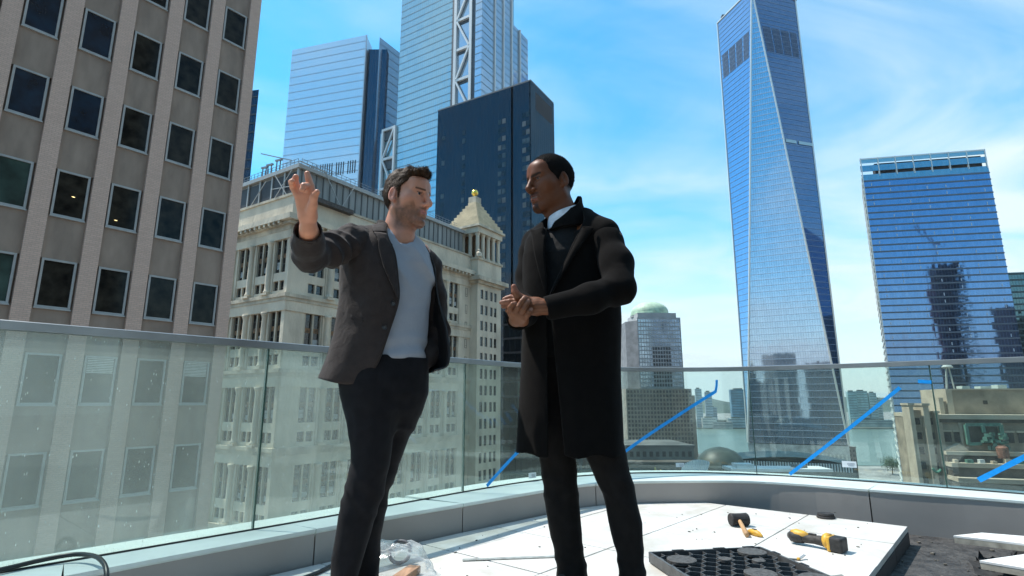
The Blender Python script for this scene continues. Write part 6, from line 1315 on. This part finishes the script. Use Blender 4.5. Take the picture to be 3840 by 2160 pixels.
    blk = cloth('black_jumper', (.012, .012, .012), sheen=.1)
    def f_j(P):
        d = loft(P, [(.95, .25, 2.42, .15, .12), (1.2, .25, 2.42, .165, .135), (1.40, .25, 2.415, .165, .135), (1.48, .25, 2.41, .125, .11), (1.525, .247, 2.405, .095, .092)], 2.1, .6); return smax(d - .006 * noise(P, 14, 2), -cone(P, (.24, 2.40, 1.62), (.242, 2.402, 1.47), .075, .083), .006)
    sdf_obj('jumper', f_j, (.03, 2.2, .94), (.47, 2.62, 1.55), .007, blk, root)
    # overcoat body
    ct = cloth('black_wool_coat', (.0072, .0062, .0057), col2=(.0052, .0046, .0043), weave=650, rough=.95, sheen=.03, wr=.10, wrs=7, spec=.08)
    rows = [(.565, .2425, 2.405, .222, .190), (.75, .248, 2.405, .219, .185), (.914, .254, 2.405, .215, .180), (1.115, .262, 2.405, .214, .175), (1.28, .258, 2.405, .212, .172), (1.40, .258, 2.405, .208, .168), (1.48, .262, 2.408, .196, .155), (1.535, .268, 2.41, .168, .125), (1.575, .270, 2.412, .120, .105), (1.60, .270, 2.412, .096, .096)]
    def f_c(P):
        z = P[:, 2]; x = P[:, 0]; y = P[:, 1]; d = loft(P, rows, 2.35)
        # shoulder yokes
        d = smin(d, cone(P, (.30, 2.37, 1.535), (.400, 2.29, 1.482), .06, .060), .06); d = smin(d, cone(P, (.22, 2.43, 1.53), (.115, 2.50, 1.49), .06, .07), .06)
        d = d - .010 * noise(P, (6, 6, 2.2), 1) * np.clip((1.5 - z) / .2, 0, 1) - .006 * np.abs(noise(P, (13, 13, 5), 2))
        # hanging folds of the skirt
        d = d - .006 * np.sin(x * 46 + 2.5 * noise(P, 4, 6) + z * 3) * np.clip((1.0 - z) / .4, 0, 1)
        # open front below the chest: the right edge overlaps the left, widening to the hem
        fx = .150 + (1.2 - z) * .035; gap = .006 + .026 * np.clip((1.15 - z) / .6, 0, 1); slit = np.maximum(np.abs(x - fx) - gap, y - 2.33); slit = np.maximum(slit, z - 1.2)
        d = smax(d, -slit, .006)
        # neck V
        v = np.clip((z - 1.19) / .35, 0, 1); vx = .150 + v * .075; hw = .002 + .085 * v ** 1.1; vee = np.maximum(np.maximum(np.abs(x - vx) - hw, y - (2.34 + .03 * v)), 1.19 - z); d = smax(d, -vee, .006)
        d = smax(d, -cone(P, (.243, 2.40, 1.66), (.243, 2.40, 1.5), .088, .088), .008)
        inner = loft(P, [(.50, .2425, 2.405, .200, .168), (.95, .254, 2.405, .190, .155), (1.2, .26, 2.405, .17, .14)], 2.35); d = smax(d, -inner, .005)
        return d * .85
    Vc, Qc = polygonise(f_c, (-.02, 2.17, .53), (.56, 2.64, 1.62), .0064); coat = add_mesh('overcoat', np_mesh('overcoat', Vc, Qc, ct), root)
    bvh = BVHTree.FromPolygons([tuple(v) for v in Vc], [tuple(int(i) for i in q) for q in Qc])
    def onto(x, z, off):
        h = bvh.ray_cast(Vector((x, 1.8, z)), Vector((0, 1, 0))); return (x, min((h[0].y if h[0] else 2.3), 2.33) - off, z)
    def strip(name, inner, outer, off, cols=8, rowsn=6, lift=0.0):
        I = catmull([(a, 0, b) for a, b in inner], rowsn); O_ = catmull([(a, 0, b) for a, b in outer], rowsn); V = []
        for i, o_ in zip(I, O_):
            for k in range(cols):
                t = k / (cols - 1); x, z = i[0] + (o_[0] - i[0]) * t, i[2] + (o_[2] - i[2]) * t; V.append(onto(x, z, off + lift * t))
        V = np.array(V); n = len(I)
        for _ in range(2):   # relax depth so the lapel lies as a smooth leaf
            G = V[:, 1].reshape(n, cols); G[1:-1, 1:-1] = (G[:-2, 1:-1] + G[2:, 1:-1] + G[1:-1, :-2] + G[1:-1, 2:]) / 4; V[:, 1] = G.ravel()
        Q = np.array([(r * cols + c, r * cols + c + 1, (r + 1) * cols + c + 1, (r + 1) * cols + c) for r in range(n - 1) for c in range(cols - 1)])
        o = add_mesh(name, np_mesh(name, V, Q, ct), coat); o.location = (0, 0, 0); s = o.modifiers.new('t', 'SOLIDIFY'); s.thickness = .007; s.offset = 0
    strip('lapel', [(.270, 1.50), (.255, 1.45), (.225, 1.37), (.190, 1.29), (.160, 1.22), (.150, 1.195)], [(.340, 1.485), (.335, 1.468), (.275, 1.385), (.225, 1.305), (.175, 1.225), (.158, 1.195)], .016)
    strip('lapel', [(.150, 1.505), (.140, 1.45), (.136, 1.38), (.140, 1.30), (.148, 1.22), (.150, 1.195)], [(.082, 1.500), (.088, 1.45), (.096, 1.38), (.112, 1.30), (.132, 1.22), (.145, 1.195)], .018)
    # raised collar round the neck
    def cring(z0, rx, ry, a0, a1, prof, n=11): return [(.232 + rx * math.cos(a), 2.405 + ry * math.sin(a), z0 + prof[0] + (prof[1] - prof[0]) * (1 - abs(2 * i / (n - 1) - 1)) ** .8) for i, a in enumerate(np.linspace(a0, a1, n))]
    V, Q = loft_surface([cring(1.515, .112, .108, FA + .45, FA + 2 * math.pi - .60, (-.02, .03)), cring(1.555, .098, .098, FA + .55, FA + 2 * math.pi - .75, (-.03, .05)), cring(1.590, .080, .084, FA + .75, FA + 2 * math.pi - 1.05, (-.045, .075)), cring(1.602, .076, .080, FA + 1.0, FA + 2 * math.pi - 1.35, (-.045, .100))], 60)
    o = add_mesh('collar', np_mesh('collar', V, Q, ct), coat); o.location = (0, 0, 0); s = o.modifiers.new('t', 'SOLIDIFY'); s.thickness = .012; s.offset = 1
    def sleeve(pts, rs, seed, fold_at, hollow=True):
        a, b = np.array(pts[-2], F32), np.array(pts[-1], F32); ax = (b - a) / np.linalg.norm(b - a); el = np.array(pts[fold_at], F32)
        def f(P):
            d = chain(P, list(pts[:-1]) + [tuple(b + ax * .03)], rs, .04); r2 = ln(P - el)
            d = d - .0030 * (1 - 2 * np.abs(np.sin((P @ V3(.75, .1, .65)) * 36 + 4 * noise(P, 8, seed + 7)))) * np.exp(-(r2 / .11) ** 2) - .004 * noise(P, 9, seed) - .004 * np.abs(noise(P, 18, seed + 2))
            d = smax(d, -cone(P, tuple(b - ax * .08), tuple(b + ax * .09), rs[-1] - .010, rs[-1] - .007), .004); return np.maximum(d, (P - b) @ ax)
        A = np.array(pts); return sdf_obj('sleeve', f, A.min(0) - .13, A.max(0) + .13, .006, ct, root)
    sleeve([(.358, 2.325, 1.480), (.403, 2.285, 1.440), (.428, 2.215, 1.325), (.424, 2.15, 1.208), (.30, 2.10, 1.158), (.128, 2.090, 1.118)], [.060, .063, .064, .060, .054, .045], 3, 3)
    sleeve([(.150, 2.48, 1.47), (.118, 2.495, 1.44), (.098, 2.47, 1.33), (.082, 2.43, 1.22), (.050, 2.28, 1.135), (.020, 2.135, 1.082)], [.080, .080, .072, .064, .054, .042], 13, 3)
    # trousers and shoes
    tr = cloth('dark_brown_black_jeans', (.0125, .0105, .0095), wr=.12, wrs=9, sheen=.03, spec=.12)
    A_ = [(.03, .250, 2.45, .062, .066), (.115, .242, 2.45, .060, .064), (.20, .228, 2.45, .060, .066), (.327, .212, 2.448, .071, .076), (.43, .203, 2.446, .072, .078), (.549, .192, 2.445, .074, .082), (.75, .205, 2.44, .085, .095), (.95, .215, 2.43, .09, .10)]
    B_ = [(.03, .468, 2.33, .060, .064), (.115, .466, 2.33, .052, .060), (.189, .461, 2.332, .051, .062), (.30, .446, 2.335, .063, .072), (.41, .427, 2.338, .065, .076), (.50, .397, 2.342, .074, .080), (.55, .381, 2.345, .079, .084), (.75, .335, 2.36, .09, .10), (.95, .30, 2.38, .10, .11)]
    def f_t(P):
        z = P[:, 2]; d = smin(loft(P, A_, 2.1), loft(P, B_, 2.1), .02); d = smin(d, ell(P, (.255, 2.41, .93), (.15, .13, .12)), .05); ph = noise(P, 8, 4) * 5
        k = np.exp(-((z - .40) / .13) ** 2); lo_ = np.exp(-((z - .12) / .09) ** 2)
        d = d + .006 * np.abs(np.sin(z * 28 + P[:, 0] * 20 + ph * .6)) * k + .006 * np.abs(np.sin(z * 42 - P[:, 0] * 18 + ph * .6)) * lo_ - .003 - .005 * noise(P, (10, 10, 5), 1) - .006 * np.abs(noise(P, (22, 22, 9), 2)); return d * .85
    sdf_obj('trousers', f_t, (.08, 2.22, .02), (.56, 2.58, 1.0), .0066, tr, root)
    shoe = mat('dark_suede_shoe', (.03, .026, .022), .7); sole = mat('pale_sole', (.5, .5, .47), .6)
    for (x, y) in ((.25, 2.44), (.468, 2.32)):
        def f_s(P, x=x, y=y): return np.maximum(smin(cone(P, (x, y, .055), (x - .15, y - .11, .04), .044, .036), cone(P, (x, y, .07), (x, y, .13), .044, .046), .03), -P[:, 2] + .018)
        o = sdf_obj('shoe', f_s, (x - .26, y - .22, 0), (x + .1, y + .1, .2), .006, shoe, root)
        def f_o(P, x=x, y=y): return np.maximum(cone(P * V3(1, 1, 0) , (x, y, 0), (x - .15, y - .11, 0), .048, .040), np.maximum(P[:, 2] - .020, -P[:, 2] + .002))
        sdf_obj('sole', f_o, (x - .26, y - .22, -.01), (x + .1, y + .1, .05), .006, sole, root)
man_coat()
# ================================================================== loose things on the terrace
def on_glass(s, z, off=.0115):
    p = GC.at(s); tn = GC.tan(s); return (p[0] + tn[1] * off, p[1] - tn[0] * off, z)
tape_m = mat('blue_painters_tape', (.008, .30, .80), .45, var=.06, scale=40, spec=.3)
def tape(pts, label, w=.026):
    pts = catmull([(a, b, 0) for a, b in pts], 1)[:, :2] if len(pts) > 2 else np.array(pts); P = []
    for a, b in zip(pts[:-1], pts[1:]):
        n = max(2, int(abs(b[0] - a[0]) / .04)); P += [a + (b - a) * k / n for k in range(n)]
    P.append(pts[-1]); P = np.array(P); vs = []; fs = []; n = len(P)
    for i, p in enumerate(P):
        d = P[min(i + 1, n - 1)] - P[max(i - 1, 0)]; d = d / np.hypot(*d); q = np.array([-d[1], d[0]]) * w / 2 * (1 + .06 * math.sin(i * 1.7))
        for o_ in (.0100, .0112): vs += [on_glass(*(p + q), off=o_), on_glass(*(p - q), off=o_)]
    for i in range(n - 1):
        a = i * 4; fs += [(a, a + 1, a + 5, a + 4), (a + 2, a + 6, a + 7, a + 3), (a, a + 4, a + 6, a + 2), (a + 1, a + 3, a + 7, a + 5)]
    fs += [(0, 2, 3, 1), (a + 4, a + 5, a + 7, a + 6)]
    tag(obj('tape_strip', MB().add(vs, fs), tape_m), label, 'tape', 'blue tape strips on the glass')
tape([(4.963, .172), (5.312, .392), (5.45, .48)], 'blue tape strip left of the coat hem, running down to the coping')
tape([(6.30, .256), (6.432, .337), (7.289, .86)], 'long blue tape strip rising right from behind the coat')
tape([(7.287, .852), (7.300, .905), (7.306, .962)], 'short blue tape hook at the upper end of the strip beside the coat', .02)
tape([(7.832, .174), (8.26, .525), (8.68, .877)], 'long blue tape strip in front of the tapered tower base')
tape([(8.799, .922), (8.881, .914)], 'short level blue tape piece near the right glass joint')
tape([(9.065, .227), (9.326, .399), (9.55, .545)], 'blue tape strip at the far right in front of the beige block', .034)
paper = mat('white_sticker', (.72, .74, .76), .5, var=.02); ink = mat('grey_print', (.25, .26, .30), .6)
for s, z, wd, lab in ((5.464, .200, .085, 'small white printed sticker on the glass left of the coat legs'), (6.936, .222, .075, 'small white printed sticker on the glass below the domed tower'), (8.273, .280, .10, 'small white printed sticker on the glass below the tapered tower')):
    p = on_glass(s, z, .0108); a = math.atan2(*GC.tan(s)[::-1]); r = thing('glass_sticker', p, lab, 'sticker', 'white stickers on the glass')
    obj('paper', MB().box(p, (wd / 2, .0006, wd * .24), a + .03), paper, r)
    mb = MB(); tn = GC.tan(s); nrm = (tn[1] * .0012, -tn[0] * .0012)
    for k in range(3): mb.box((p[0] + nrm[0] + tn[0] * .012, p[1] + nrm[1] + tn[1] * .012, z + .008 - .009 * k), (wd * (.26 - .05 * (k == 2)), .0005, .0016), a + .03)
    obj('print', mb, ink, r)

# black cable looping over the coping, and one lying along the curb
cab = mat('black_cable', (.012, .012, .013), .4)
tag(obj('power_cable', MB().tube(catmull([(-2.05, 1.75, .172), (-1.95, 2.0, .172), (-1.85, 2.19, .173), (-1.80, 2.27, .178), (-1.72, 2.325, .186), (-1.63, 2.30, .192), (-1.53, 2.225, .195), (-1.45, 2.15, .17), (-1.41, 2.09, .09), (-1.37, 2.0, .02), (-1.25, 1.8, .012)], 6), .0085, 10), cab, smooth=True), 'thick black cable looping over the coping at lower left', 'cable')
tag(obj('floor_cable', MB().tube(catmull([(-1.35, 2.1, .010), (-1.05, 2.45, .010), (-.90, 2.69, .010), (-.845, 2.86, .011), (-.78, 2.97, .010), (-.70, 3.08, .010), (-.62, 3.17, .010)], 6), .009, 8), cab, smooth=True), 'thin black cable lying along the curb behind the blazer man', 'cable')

# hexagonal paver grid lying upside down
def hex_tray():
    e1 = Vector((.985, .172, 0)); e2 = Vector((.172, -.985, 0)); O = Vector((.672, 2.915, .006)); S = .592; Hh = .045
    r = thing('hexagon_paver_tray', tuple(O), 'black plastic honeycomb paver tray lying upside down on the white tiles', 'paver tray'); pl = mat('black_grid_plastic', (.022, .023, .025), .55, spec=.4, var=.25, scale=20); rim = mat('grey_plastic_rim', (.085, .088, .09), .5, var=.2, scale=25)
    P = lambda a, b, z: O + e1 * a + e2 * b + Vector((0, 0, z)); mb = MB()
    for a, b in (((0, 0), (S, 0)), ((S, 0), (S, S)), ((S, S), (0, S)), ((0, S), (0, 0))): mb.bar(P(*a, Hh / 2), P(*b, Hh / 2), .012, Hh)
    obj('rim', mb, rim, r); obj('base', MB().bar(P(S / 2, .008, .004), P(S / 2, S - .008, .004), S - .016, .006), mat('tray_back', (.012, .012, .012), .8), r)
    web = MB(); R0 = .042; w = R0 * math.sqrt(3); seen = set()
    for j in range(-1, 12):
        for i in range(-1, 10):
            cx = i * w + (w / 2 if j % 2 else 0) + .02; cy = j * R0 * 1.5 + .03
            c = [(cx + R0 * math.sin(k * math.pi / 3), cy + R0 * math.cos(k * math.pi / 3)) for k in range(6)]
            for k in range(6):
                a, b = c[k], c[(k + 1) % 6]; ky = tuple(sorted([(round(a[0], 3), round(a[1], 3)), (round(b[0], 3), round(b[1], 3))]))
                if ky in seen or not all(0.006 < v < S - .006 for v in (*a, *b)): continue
                seen.add(ky); web.bar(P(*a, Hh / 2 - .004), P(*b, Hh / 2 - .004), .0035, Hh - .006)
    obj('honeycomb', web, rim, r)
    for a, b, rad in ((.095, .145, .068), (.50, .075, .068), (.33, .40, .068), (.30, .17, .03), (.44, .22, .03), (.52, .5, .068), (.08, .52, .068)):
        c = P(a, b, Hh - .002); obj('pad', MB().lathe([(rad, -.01), (rad, .002), (rad - .004, .004), (rad - .012, .003)], tuple(c), 28), mat('pad_grey', (.075, .075, .073), .7, var=.25, scale=60, bump=.3, bscale=90), r)
    cm = MB()
    for t in (.12, .34, .50): cm.bar(P(t, -.004, Hh), P(t + .06, -.004, Hh), .014, .006)
    for t in (.1, .3): cm.bar(P(S + .004, t, Hh), P(S + .004, t + .05, Hh), .014, .006)
    obj('clip', cm, pl, r)
hex_tray()

def mallet():
    r = thing('rubber_mallet', (1.43, 3.72, 0), 'black rubber mallet with wooden handle lying on the white tiles', 'mallet')
    rub = mat('black_rubber', (.022, .021, .021), .7, var=.3, scale=40); wood = mat('mallet_wood', (.45, .27, .13), .55, var=.15, scale=30, stretch=(1, .2, 1))
    ax = Vector((.985, .10, .0)).normalized(); c = Vector((1.435, 3.735, .040)); L_ = .058; mb = MB()
    prof = [(-L_, .034), (-L_ + .006, .039), (-.02, .037), (.02, .037), (L_ - .006, .039), (L_, .034)]
    mb.tube([c + ax * a for a, _ in prof], [b for _, b in prof], 20); obj('head', mb, rub, r, smooth=False)
    obj('handle', MB().tube(catmull([(1.435, 3.735, .040), (1.412, 3.64, .030), (1.385, 3.53, .020), (1.358, 3.43, .018)], 5), [.0115] * 5 + [.0125] * 5 + [.0145] * 6, 12), wood, r, smooth=True)
mallet()
def knife():
    r = thing('utility_knife', (1.43, 3.47, 0), 'small yellow and black utility knife beside the mallet handle', 'knife'); y = mat('tool_yellow', (.72, .40, .03), .5, col2=(.42, .24, .05), scale=45, detail=9); k = mat('tool_black', (.035, .034, .033), .6, col2=(.012, .012, .012), scale=60, detail=9)
    mb = MB().tube(catmull([(1.412, 3.535, .012), (1.420, 3.50, .016), (1.432, 3.46, .016), (1.446, 3.425, .008)], 4), [.010, .013, .016, .017, .018, .0185, .0185, .018, .017, .016, .012, .008, .004], 12); obj('grip', mb, y, r, smooth=True)
    obj('slider', MB().bar((1.421, 3.50, .031), (1.430, 3.468, .032), .014, .012), k, r, bevel=.003)
knife()
def drill():
    r = thing('cordless_multi_tool', (1.66, 3.2, 0), 'yellow and black cordless power tool lying on the white tiles', 'power tool'); y = MATS['tool_yellow']; k = MATS['tool_black']; g = mat('tool_grey_metal', (.2, .19, .18), .4, metal=.6)
    A = np.array([1.555, 3.315, .038]); B = np.array([1.725, 3.105, .040]); ax = (B - A) / np.linalg.norm(B - A)
    T = lambda t, up=0, sd=0: tuple(A + ax * t + np.array([0, 0, up]) + np.array([-ax[1], ax[0], 0]) * sd)
    obj('grip', MB().tube([T(.04), T(.08), T(.13), T(.17), T(.20)], [.030, .026, .023, .027, .034], 16), mat('tool_rubber', (.05, .046, .042), .75, var=.3, scale=60), r, smooth=True)
    obj('motor_head', MB().tube([T(-.005), T(.005), T(.03), T(.06), T(.075)], [.018, .030, .034, .031, .027], 16), k, r, smooth=True)
    obj('nose_clamp', MB().tube([T(-.012), T(.008)], [.016, .026], 8), g, r)
    obj('yellow_cover', MB().tube([T(.012, .009), T(.035, .012), T(.07, .011), T(.105, .007)], [.024, .0285, .026, .017], 14), y, r, smooth=True)
    obj('yellow_shoulder', MB().tube([T(.178, .004), T(.19, .005), T(.212, .004)], [.030, .040, .040], 14), y, r, smooth=True)
    M = Matrix(((-ax[1], ax[0], 0), tuple(ax), (0, 0, 1))).transposed()
    obj('battery', MB().box(T(.245, -.002), (.042, .036, .036), M=M), k, r, bevel=.009); obj('battery_cap', MB().box(T(.215, -.002), (.043, .010, .037), M=M), y, r, bevel=.006)
    obj('switch', MB().box(T(.12, .026), (.008, .02, .004), M=M), k, r, bevel=.002)
drill()
rubber = MATS['black_rubber']
tag(obj('rubber_spacer_disc', MB().lathe([(.02, 0), (.055, 0), (.058, .006), (.055, .012), (.050, .014), (.052, .02), (.048, .030), (.03, .031), (.012, .026)], (2.12, 3.985, .002), 28), rubber), 'round black rubber spacer disc near the curb', 'spacer')
steel = mat('worn_steel', (.42, .42, .40), .4, metal=.7, var=.2, scale=30)
tag(obj('straight_edge', MB().bar((-.245, 2.955, .005), (.23, 3.018, .005), .028, .004), mat('aluminium_rule', (.48, .50, .47), .4, metal=.4, var=.15, scale=25), bevel=.001), 'long metal straight edge lying on the tiles behind the two men', 'ruler')
r = thing('blade_scraper', (1.40, 2.96, 0), 'small bent scraper blade lying behind the honeycomb tray', 'scraper')
obj('blade', MB().add([(1.375, 2.97, .003), (1.42, 2.945, .003), (1.425, 2.97, .004), (1.38, 2.985, .004), (1.375, 2.97, .005), (1.42, 2.945, .005), (1.425, 2.97, .006), (1.38, 2.985, .006)], [(0, 3, 2, 1), (4, 5, 6, 7), (0, 1, 5, 4), (1, 2, 6, 5), (2, 3, 7, 6), (3, 0, 4, 7)]), mat('dark_blade', (.08, .075, .06), .4, metal=.5), r); obj('arm', MB().bar((1.418, 2.955, .008), (1.462, 2.985, .020), .012, .004), steel, r); obj('pin', MB().lathe([(.008, 0), (.008, .008), (.004, .010)], (1.416, 2.957, .005), 10), MATS['tool_yellow'], r)
tag(obj('cut_tile_offcut', MB().prism([(1.33, 2.545), (1.46, 2.60), (1.475, 2.69), (1.385, 2.66)], .003, .014), mat('offcut_grey', (.20, .195, .18), .8, var=.1)), 'grey offcut lying at the right corner of the honeycomb tray', 'offcut')

# plastic bag with a wooden offcut and a roll inside
def bag():
    m = bpy.data.materials.new('clear_plastic_film'); m.use_nodes = True; t = m.node_tree; L = t.links.new; t.nodes.clear(); out = N(t, 'ShaderNodeOutputMaterial')
    tr = N(t, 'ShaderNodeBsdfTransparent'); tr.inputs[0].default_value = (.93, .95, .95, 1); gl = N(t, 'ShaderNodeBsdfGlossy'); gl.inputs['Roughness'].default_value = .12; tl = N(t, 'ShaderNodeBsdfTranslucent'); tl.inputs[0].default_value = (.8, .83, .83, 1); df = N(t, 'ShaderNodeBsdfDiffuse'); df.inputs[0].default_value = (.8, .82, .82, 1)
    lw = N(t, 'ShaderNodeLayerWeight'); lw.inputs[0].default_value = .35; f1 = ramp(t, lw.outputs['Facing'], [(.0, .16), (1, .75)]); a = N(t, 'ShaderNodeMixShader'); a.inputs[0].default_value = .5; L(tl.outputs[0], a.inputs[1]); L(df.outputs[0], a.inputs[2]); b = N(t, 'ShaderNodeMixShader'); b.inputs[0].default_value = .3; L(a.outputs[0], b.inputs[1]); L(gl.outputs[0], b.inputs[2])
    c = N(t, 'ShaderNodeMixShader'); L(f1, c.inputs[0]); L(tr.outputs[0], c.inputs[1]); L(b.outputs[0], c.inputs[2]); L(c.outputs[0], out.inputs[0])
    n, k = 40, 56; A, B = np.meshgrid(np.linspace(0, 1, n), np.linspace(0, 2 * math.pi, k, endpoint=False), indexing='ij'); cx, cy = -.565, 2.86
    rad = .17 * np.sin(A * math.pi / 2) ** .8; tail = np.exp(-((np.mod(B + .62 + math.pi, 2 * math.pi) - math.pi) / .30) ** 2) * A ** 3 * .14
    X = cx + (rad + tail) * np.cos(B) * .95; Y = cy + (rad + tail) * np.sin(B) * .95; Z = .105 * np.clip(1 - A ** 2.2, 0, 1) + .004
    P = np.stack([X.ravel(), Y.ravel(), Z.ravel()], 1).astype(F32); cr = np.abs(noise(P, 16, 3)) * .07 + np.abs(noise(P, 38, 5)) * .03; P[:, 2] = np.maximum(.003, P[:, 2] + (cr - .022) * (P[:, 2] > .006)); P[:, :2] += np.stack([noise(P, 24, 7), noise(P, 24, 8)], 1) * .03
    i = np.arange(n - 1)[:, None] * k; j = np.arange(k)[None]; Q = np.stack([i + j, i + (j + 1) % k, i + k + (j + 1) % k, i + k + j], -1).reshape(-1, 4)
    r = thing('plastic_bag', (cx, cy, 0), 'crumpled clear plastic bag on the tiles behind the blazer man', 'bag'); add_mesh('film', np_mesh('film', P, Q, m), r)
    wd = mat('offcut_wood', (.38, .22, .13), .7, var=.2, scale=25, stretch=(1, .2, 1))
    tag(obj('wood_offcut', MB().box((-.468, 2.675, .018), (.030, .085, .016), -.25), wd, bevel=.003), 'small brown wooden offcut at the mouth of the plastic bag', 'wood offcut')
    tag(obj('tape_roll', MB().tube([(-.545 + .05 * math.cos(a), 2.90 + .02 * math.sin(a), .055 + .045 * math.sin(a)) for a in np.linspace(0, 6.0, 22)], .009, 8), mat('grey_roll', (.12, .12, .125), .5), smooth=True), 'grey coil seen inside the clear plastic bag', 'coil')
bag()

# white boards stacked at right over the torn membrane
board = mat('white_board', (.74, .73, .70), .5, var=.04, scale=12); bedge = mat('board_core', (.42, .38, .31), .8, var=.2, scale=20)
for k, (pts, z0, lab) in enumerate(((((2.36, 3.02), (2.62, 2.72), (3.25, 2.95), (3.0, 3.25)), -.055, 'lower white board resting on the torn black membrane at right'), (((2.50, 3.36), (2.72, 3.43), (3.35, 3.12), (3.1, 2.88)), -.012, 'upper white board lying over another at the right edge'))):
    r = thing('white_board', (pts[0][0], pts[0][1], z0), lab, 'board', 'white boards at right'); obj('core', MB().prism(pts[::-1] if k else pts, z0, z0 + .030), bedge, r); c = np.mean(pts, 0); obj('face', MB().prism([tuple(c + (np.array(p) - c) * 1.004) for p in (pts[::-1] if k else pts)], z0 + .030, z0 + .040), board, r)
def scraps():
    rnd = np.random.default_rng(4); vs = []; fs = []
    for k in range(34):   # torn felt sheets, curled
        c = np.array([rnd.uniform(1.75, 3.3), rnd.uniform(2.3, 4.0)])
        cc = c @ dv
        if cc < -.42: continue
        n = 7; s = rnd.uniform(.08, .24); an = rnd.uniform(0, 6.28); o = len(vs); zb_ = -.105 + rnd.uniform(0, .012)
        for i in range(n):
            for j in range(n):
                u, v = (i / (n - 1) - .5) * s, (j / (n - 1) - .5) * s * .7; rr = math.hypot(u, v) / s; jag = rnd.uniform(-.006, .006) * (i in (0, n - 1) or j in (0, n - 1)) * 3
                x = c[0] + u * math.cos(an) - v * math.sin(an) + jag; y = c[1] + u * math.sin(an) + v * math.cos(an) + jag; vs.append((x, y, zb_ + rr * rr * rnd.uniform(.02, .11) + rnd.uniform(0, .004)))
        for i in range(n - 1):
            for j in range(n - 1): fs.append((o + i * n + j, o + i * n + j + 1, o + (i + 1) * n + j + 1, o + (i + 1) * n + j))
    tag(obj('membrane_scraps', MB().add(vs, fs), mat('felt_scraps', (.035, .034, .033), .9, var=.5, scale=18, col2=(.012, .012, .012)), smooth=True), 'torn black roofing felt littering the open floor at right', 'debris', kind='stuff')
    mb = MB(); rr = random.Random(9)
    for k in range(240):   # grit on the tiles and in the open floor
        x = rr.uniform(-.6, 3.0); y = rr.uniform(2.5, 4.2); op = (np.array([x, y]) @ dv) > -.55; z = -.108 if op else .001; s = rr.uniform(.0012, .004) * (2.2 if op else 1)
        if not op and rr.random() < .55: continue
        if (np.array([x, y]) - IC.at(IC.nearest((x, y)))) @ np.array([IC.tan(IC.nearest((x, y)))[1], -IC.tan(IC.nearest((x, y)))[0]]) < .03: continue
        mb.box((x, y, z + s * .5), (s * rr.uniform(.6, 2.0), s, s * .5), rr.uniform(0, 3))
    tag(obj('grit', mb, mat('grit_grey', (.16, .145, .12), .9, var=.4, scale=60)), 'scattered grit and chips on the white tiles', 'debris', kind='stuff')
scraps()

# ------------------------------------------------------------------ summer haze over the river
def haze():
    m = bpy.data.materials.new('thin_haze'); m.use_nodes = True; t = m.node_tree; t.nodes.clear(); out = N(t, 'ShaderNodeOutputMaterial'); v = N(t, 'ShaderNodeVolumePrincipled')
    v.inputs['Color'].default_value = (.78, .88, .95, 1); v.inputs['Density'].default_value = 0.00004; v.inputs['Anisotropy'].default_value = 0.2; t.links.new(v.outputs[0], out.inputs['Volume'])
    o = obj('haze', MB().bb((-6600, -2600, GZ - 3), (6600, 7600, 470)), m); o['kind'] = 'stuff'; o['label'] = 'thin pale summer haze'
haze()
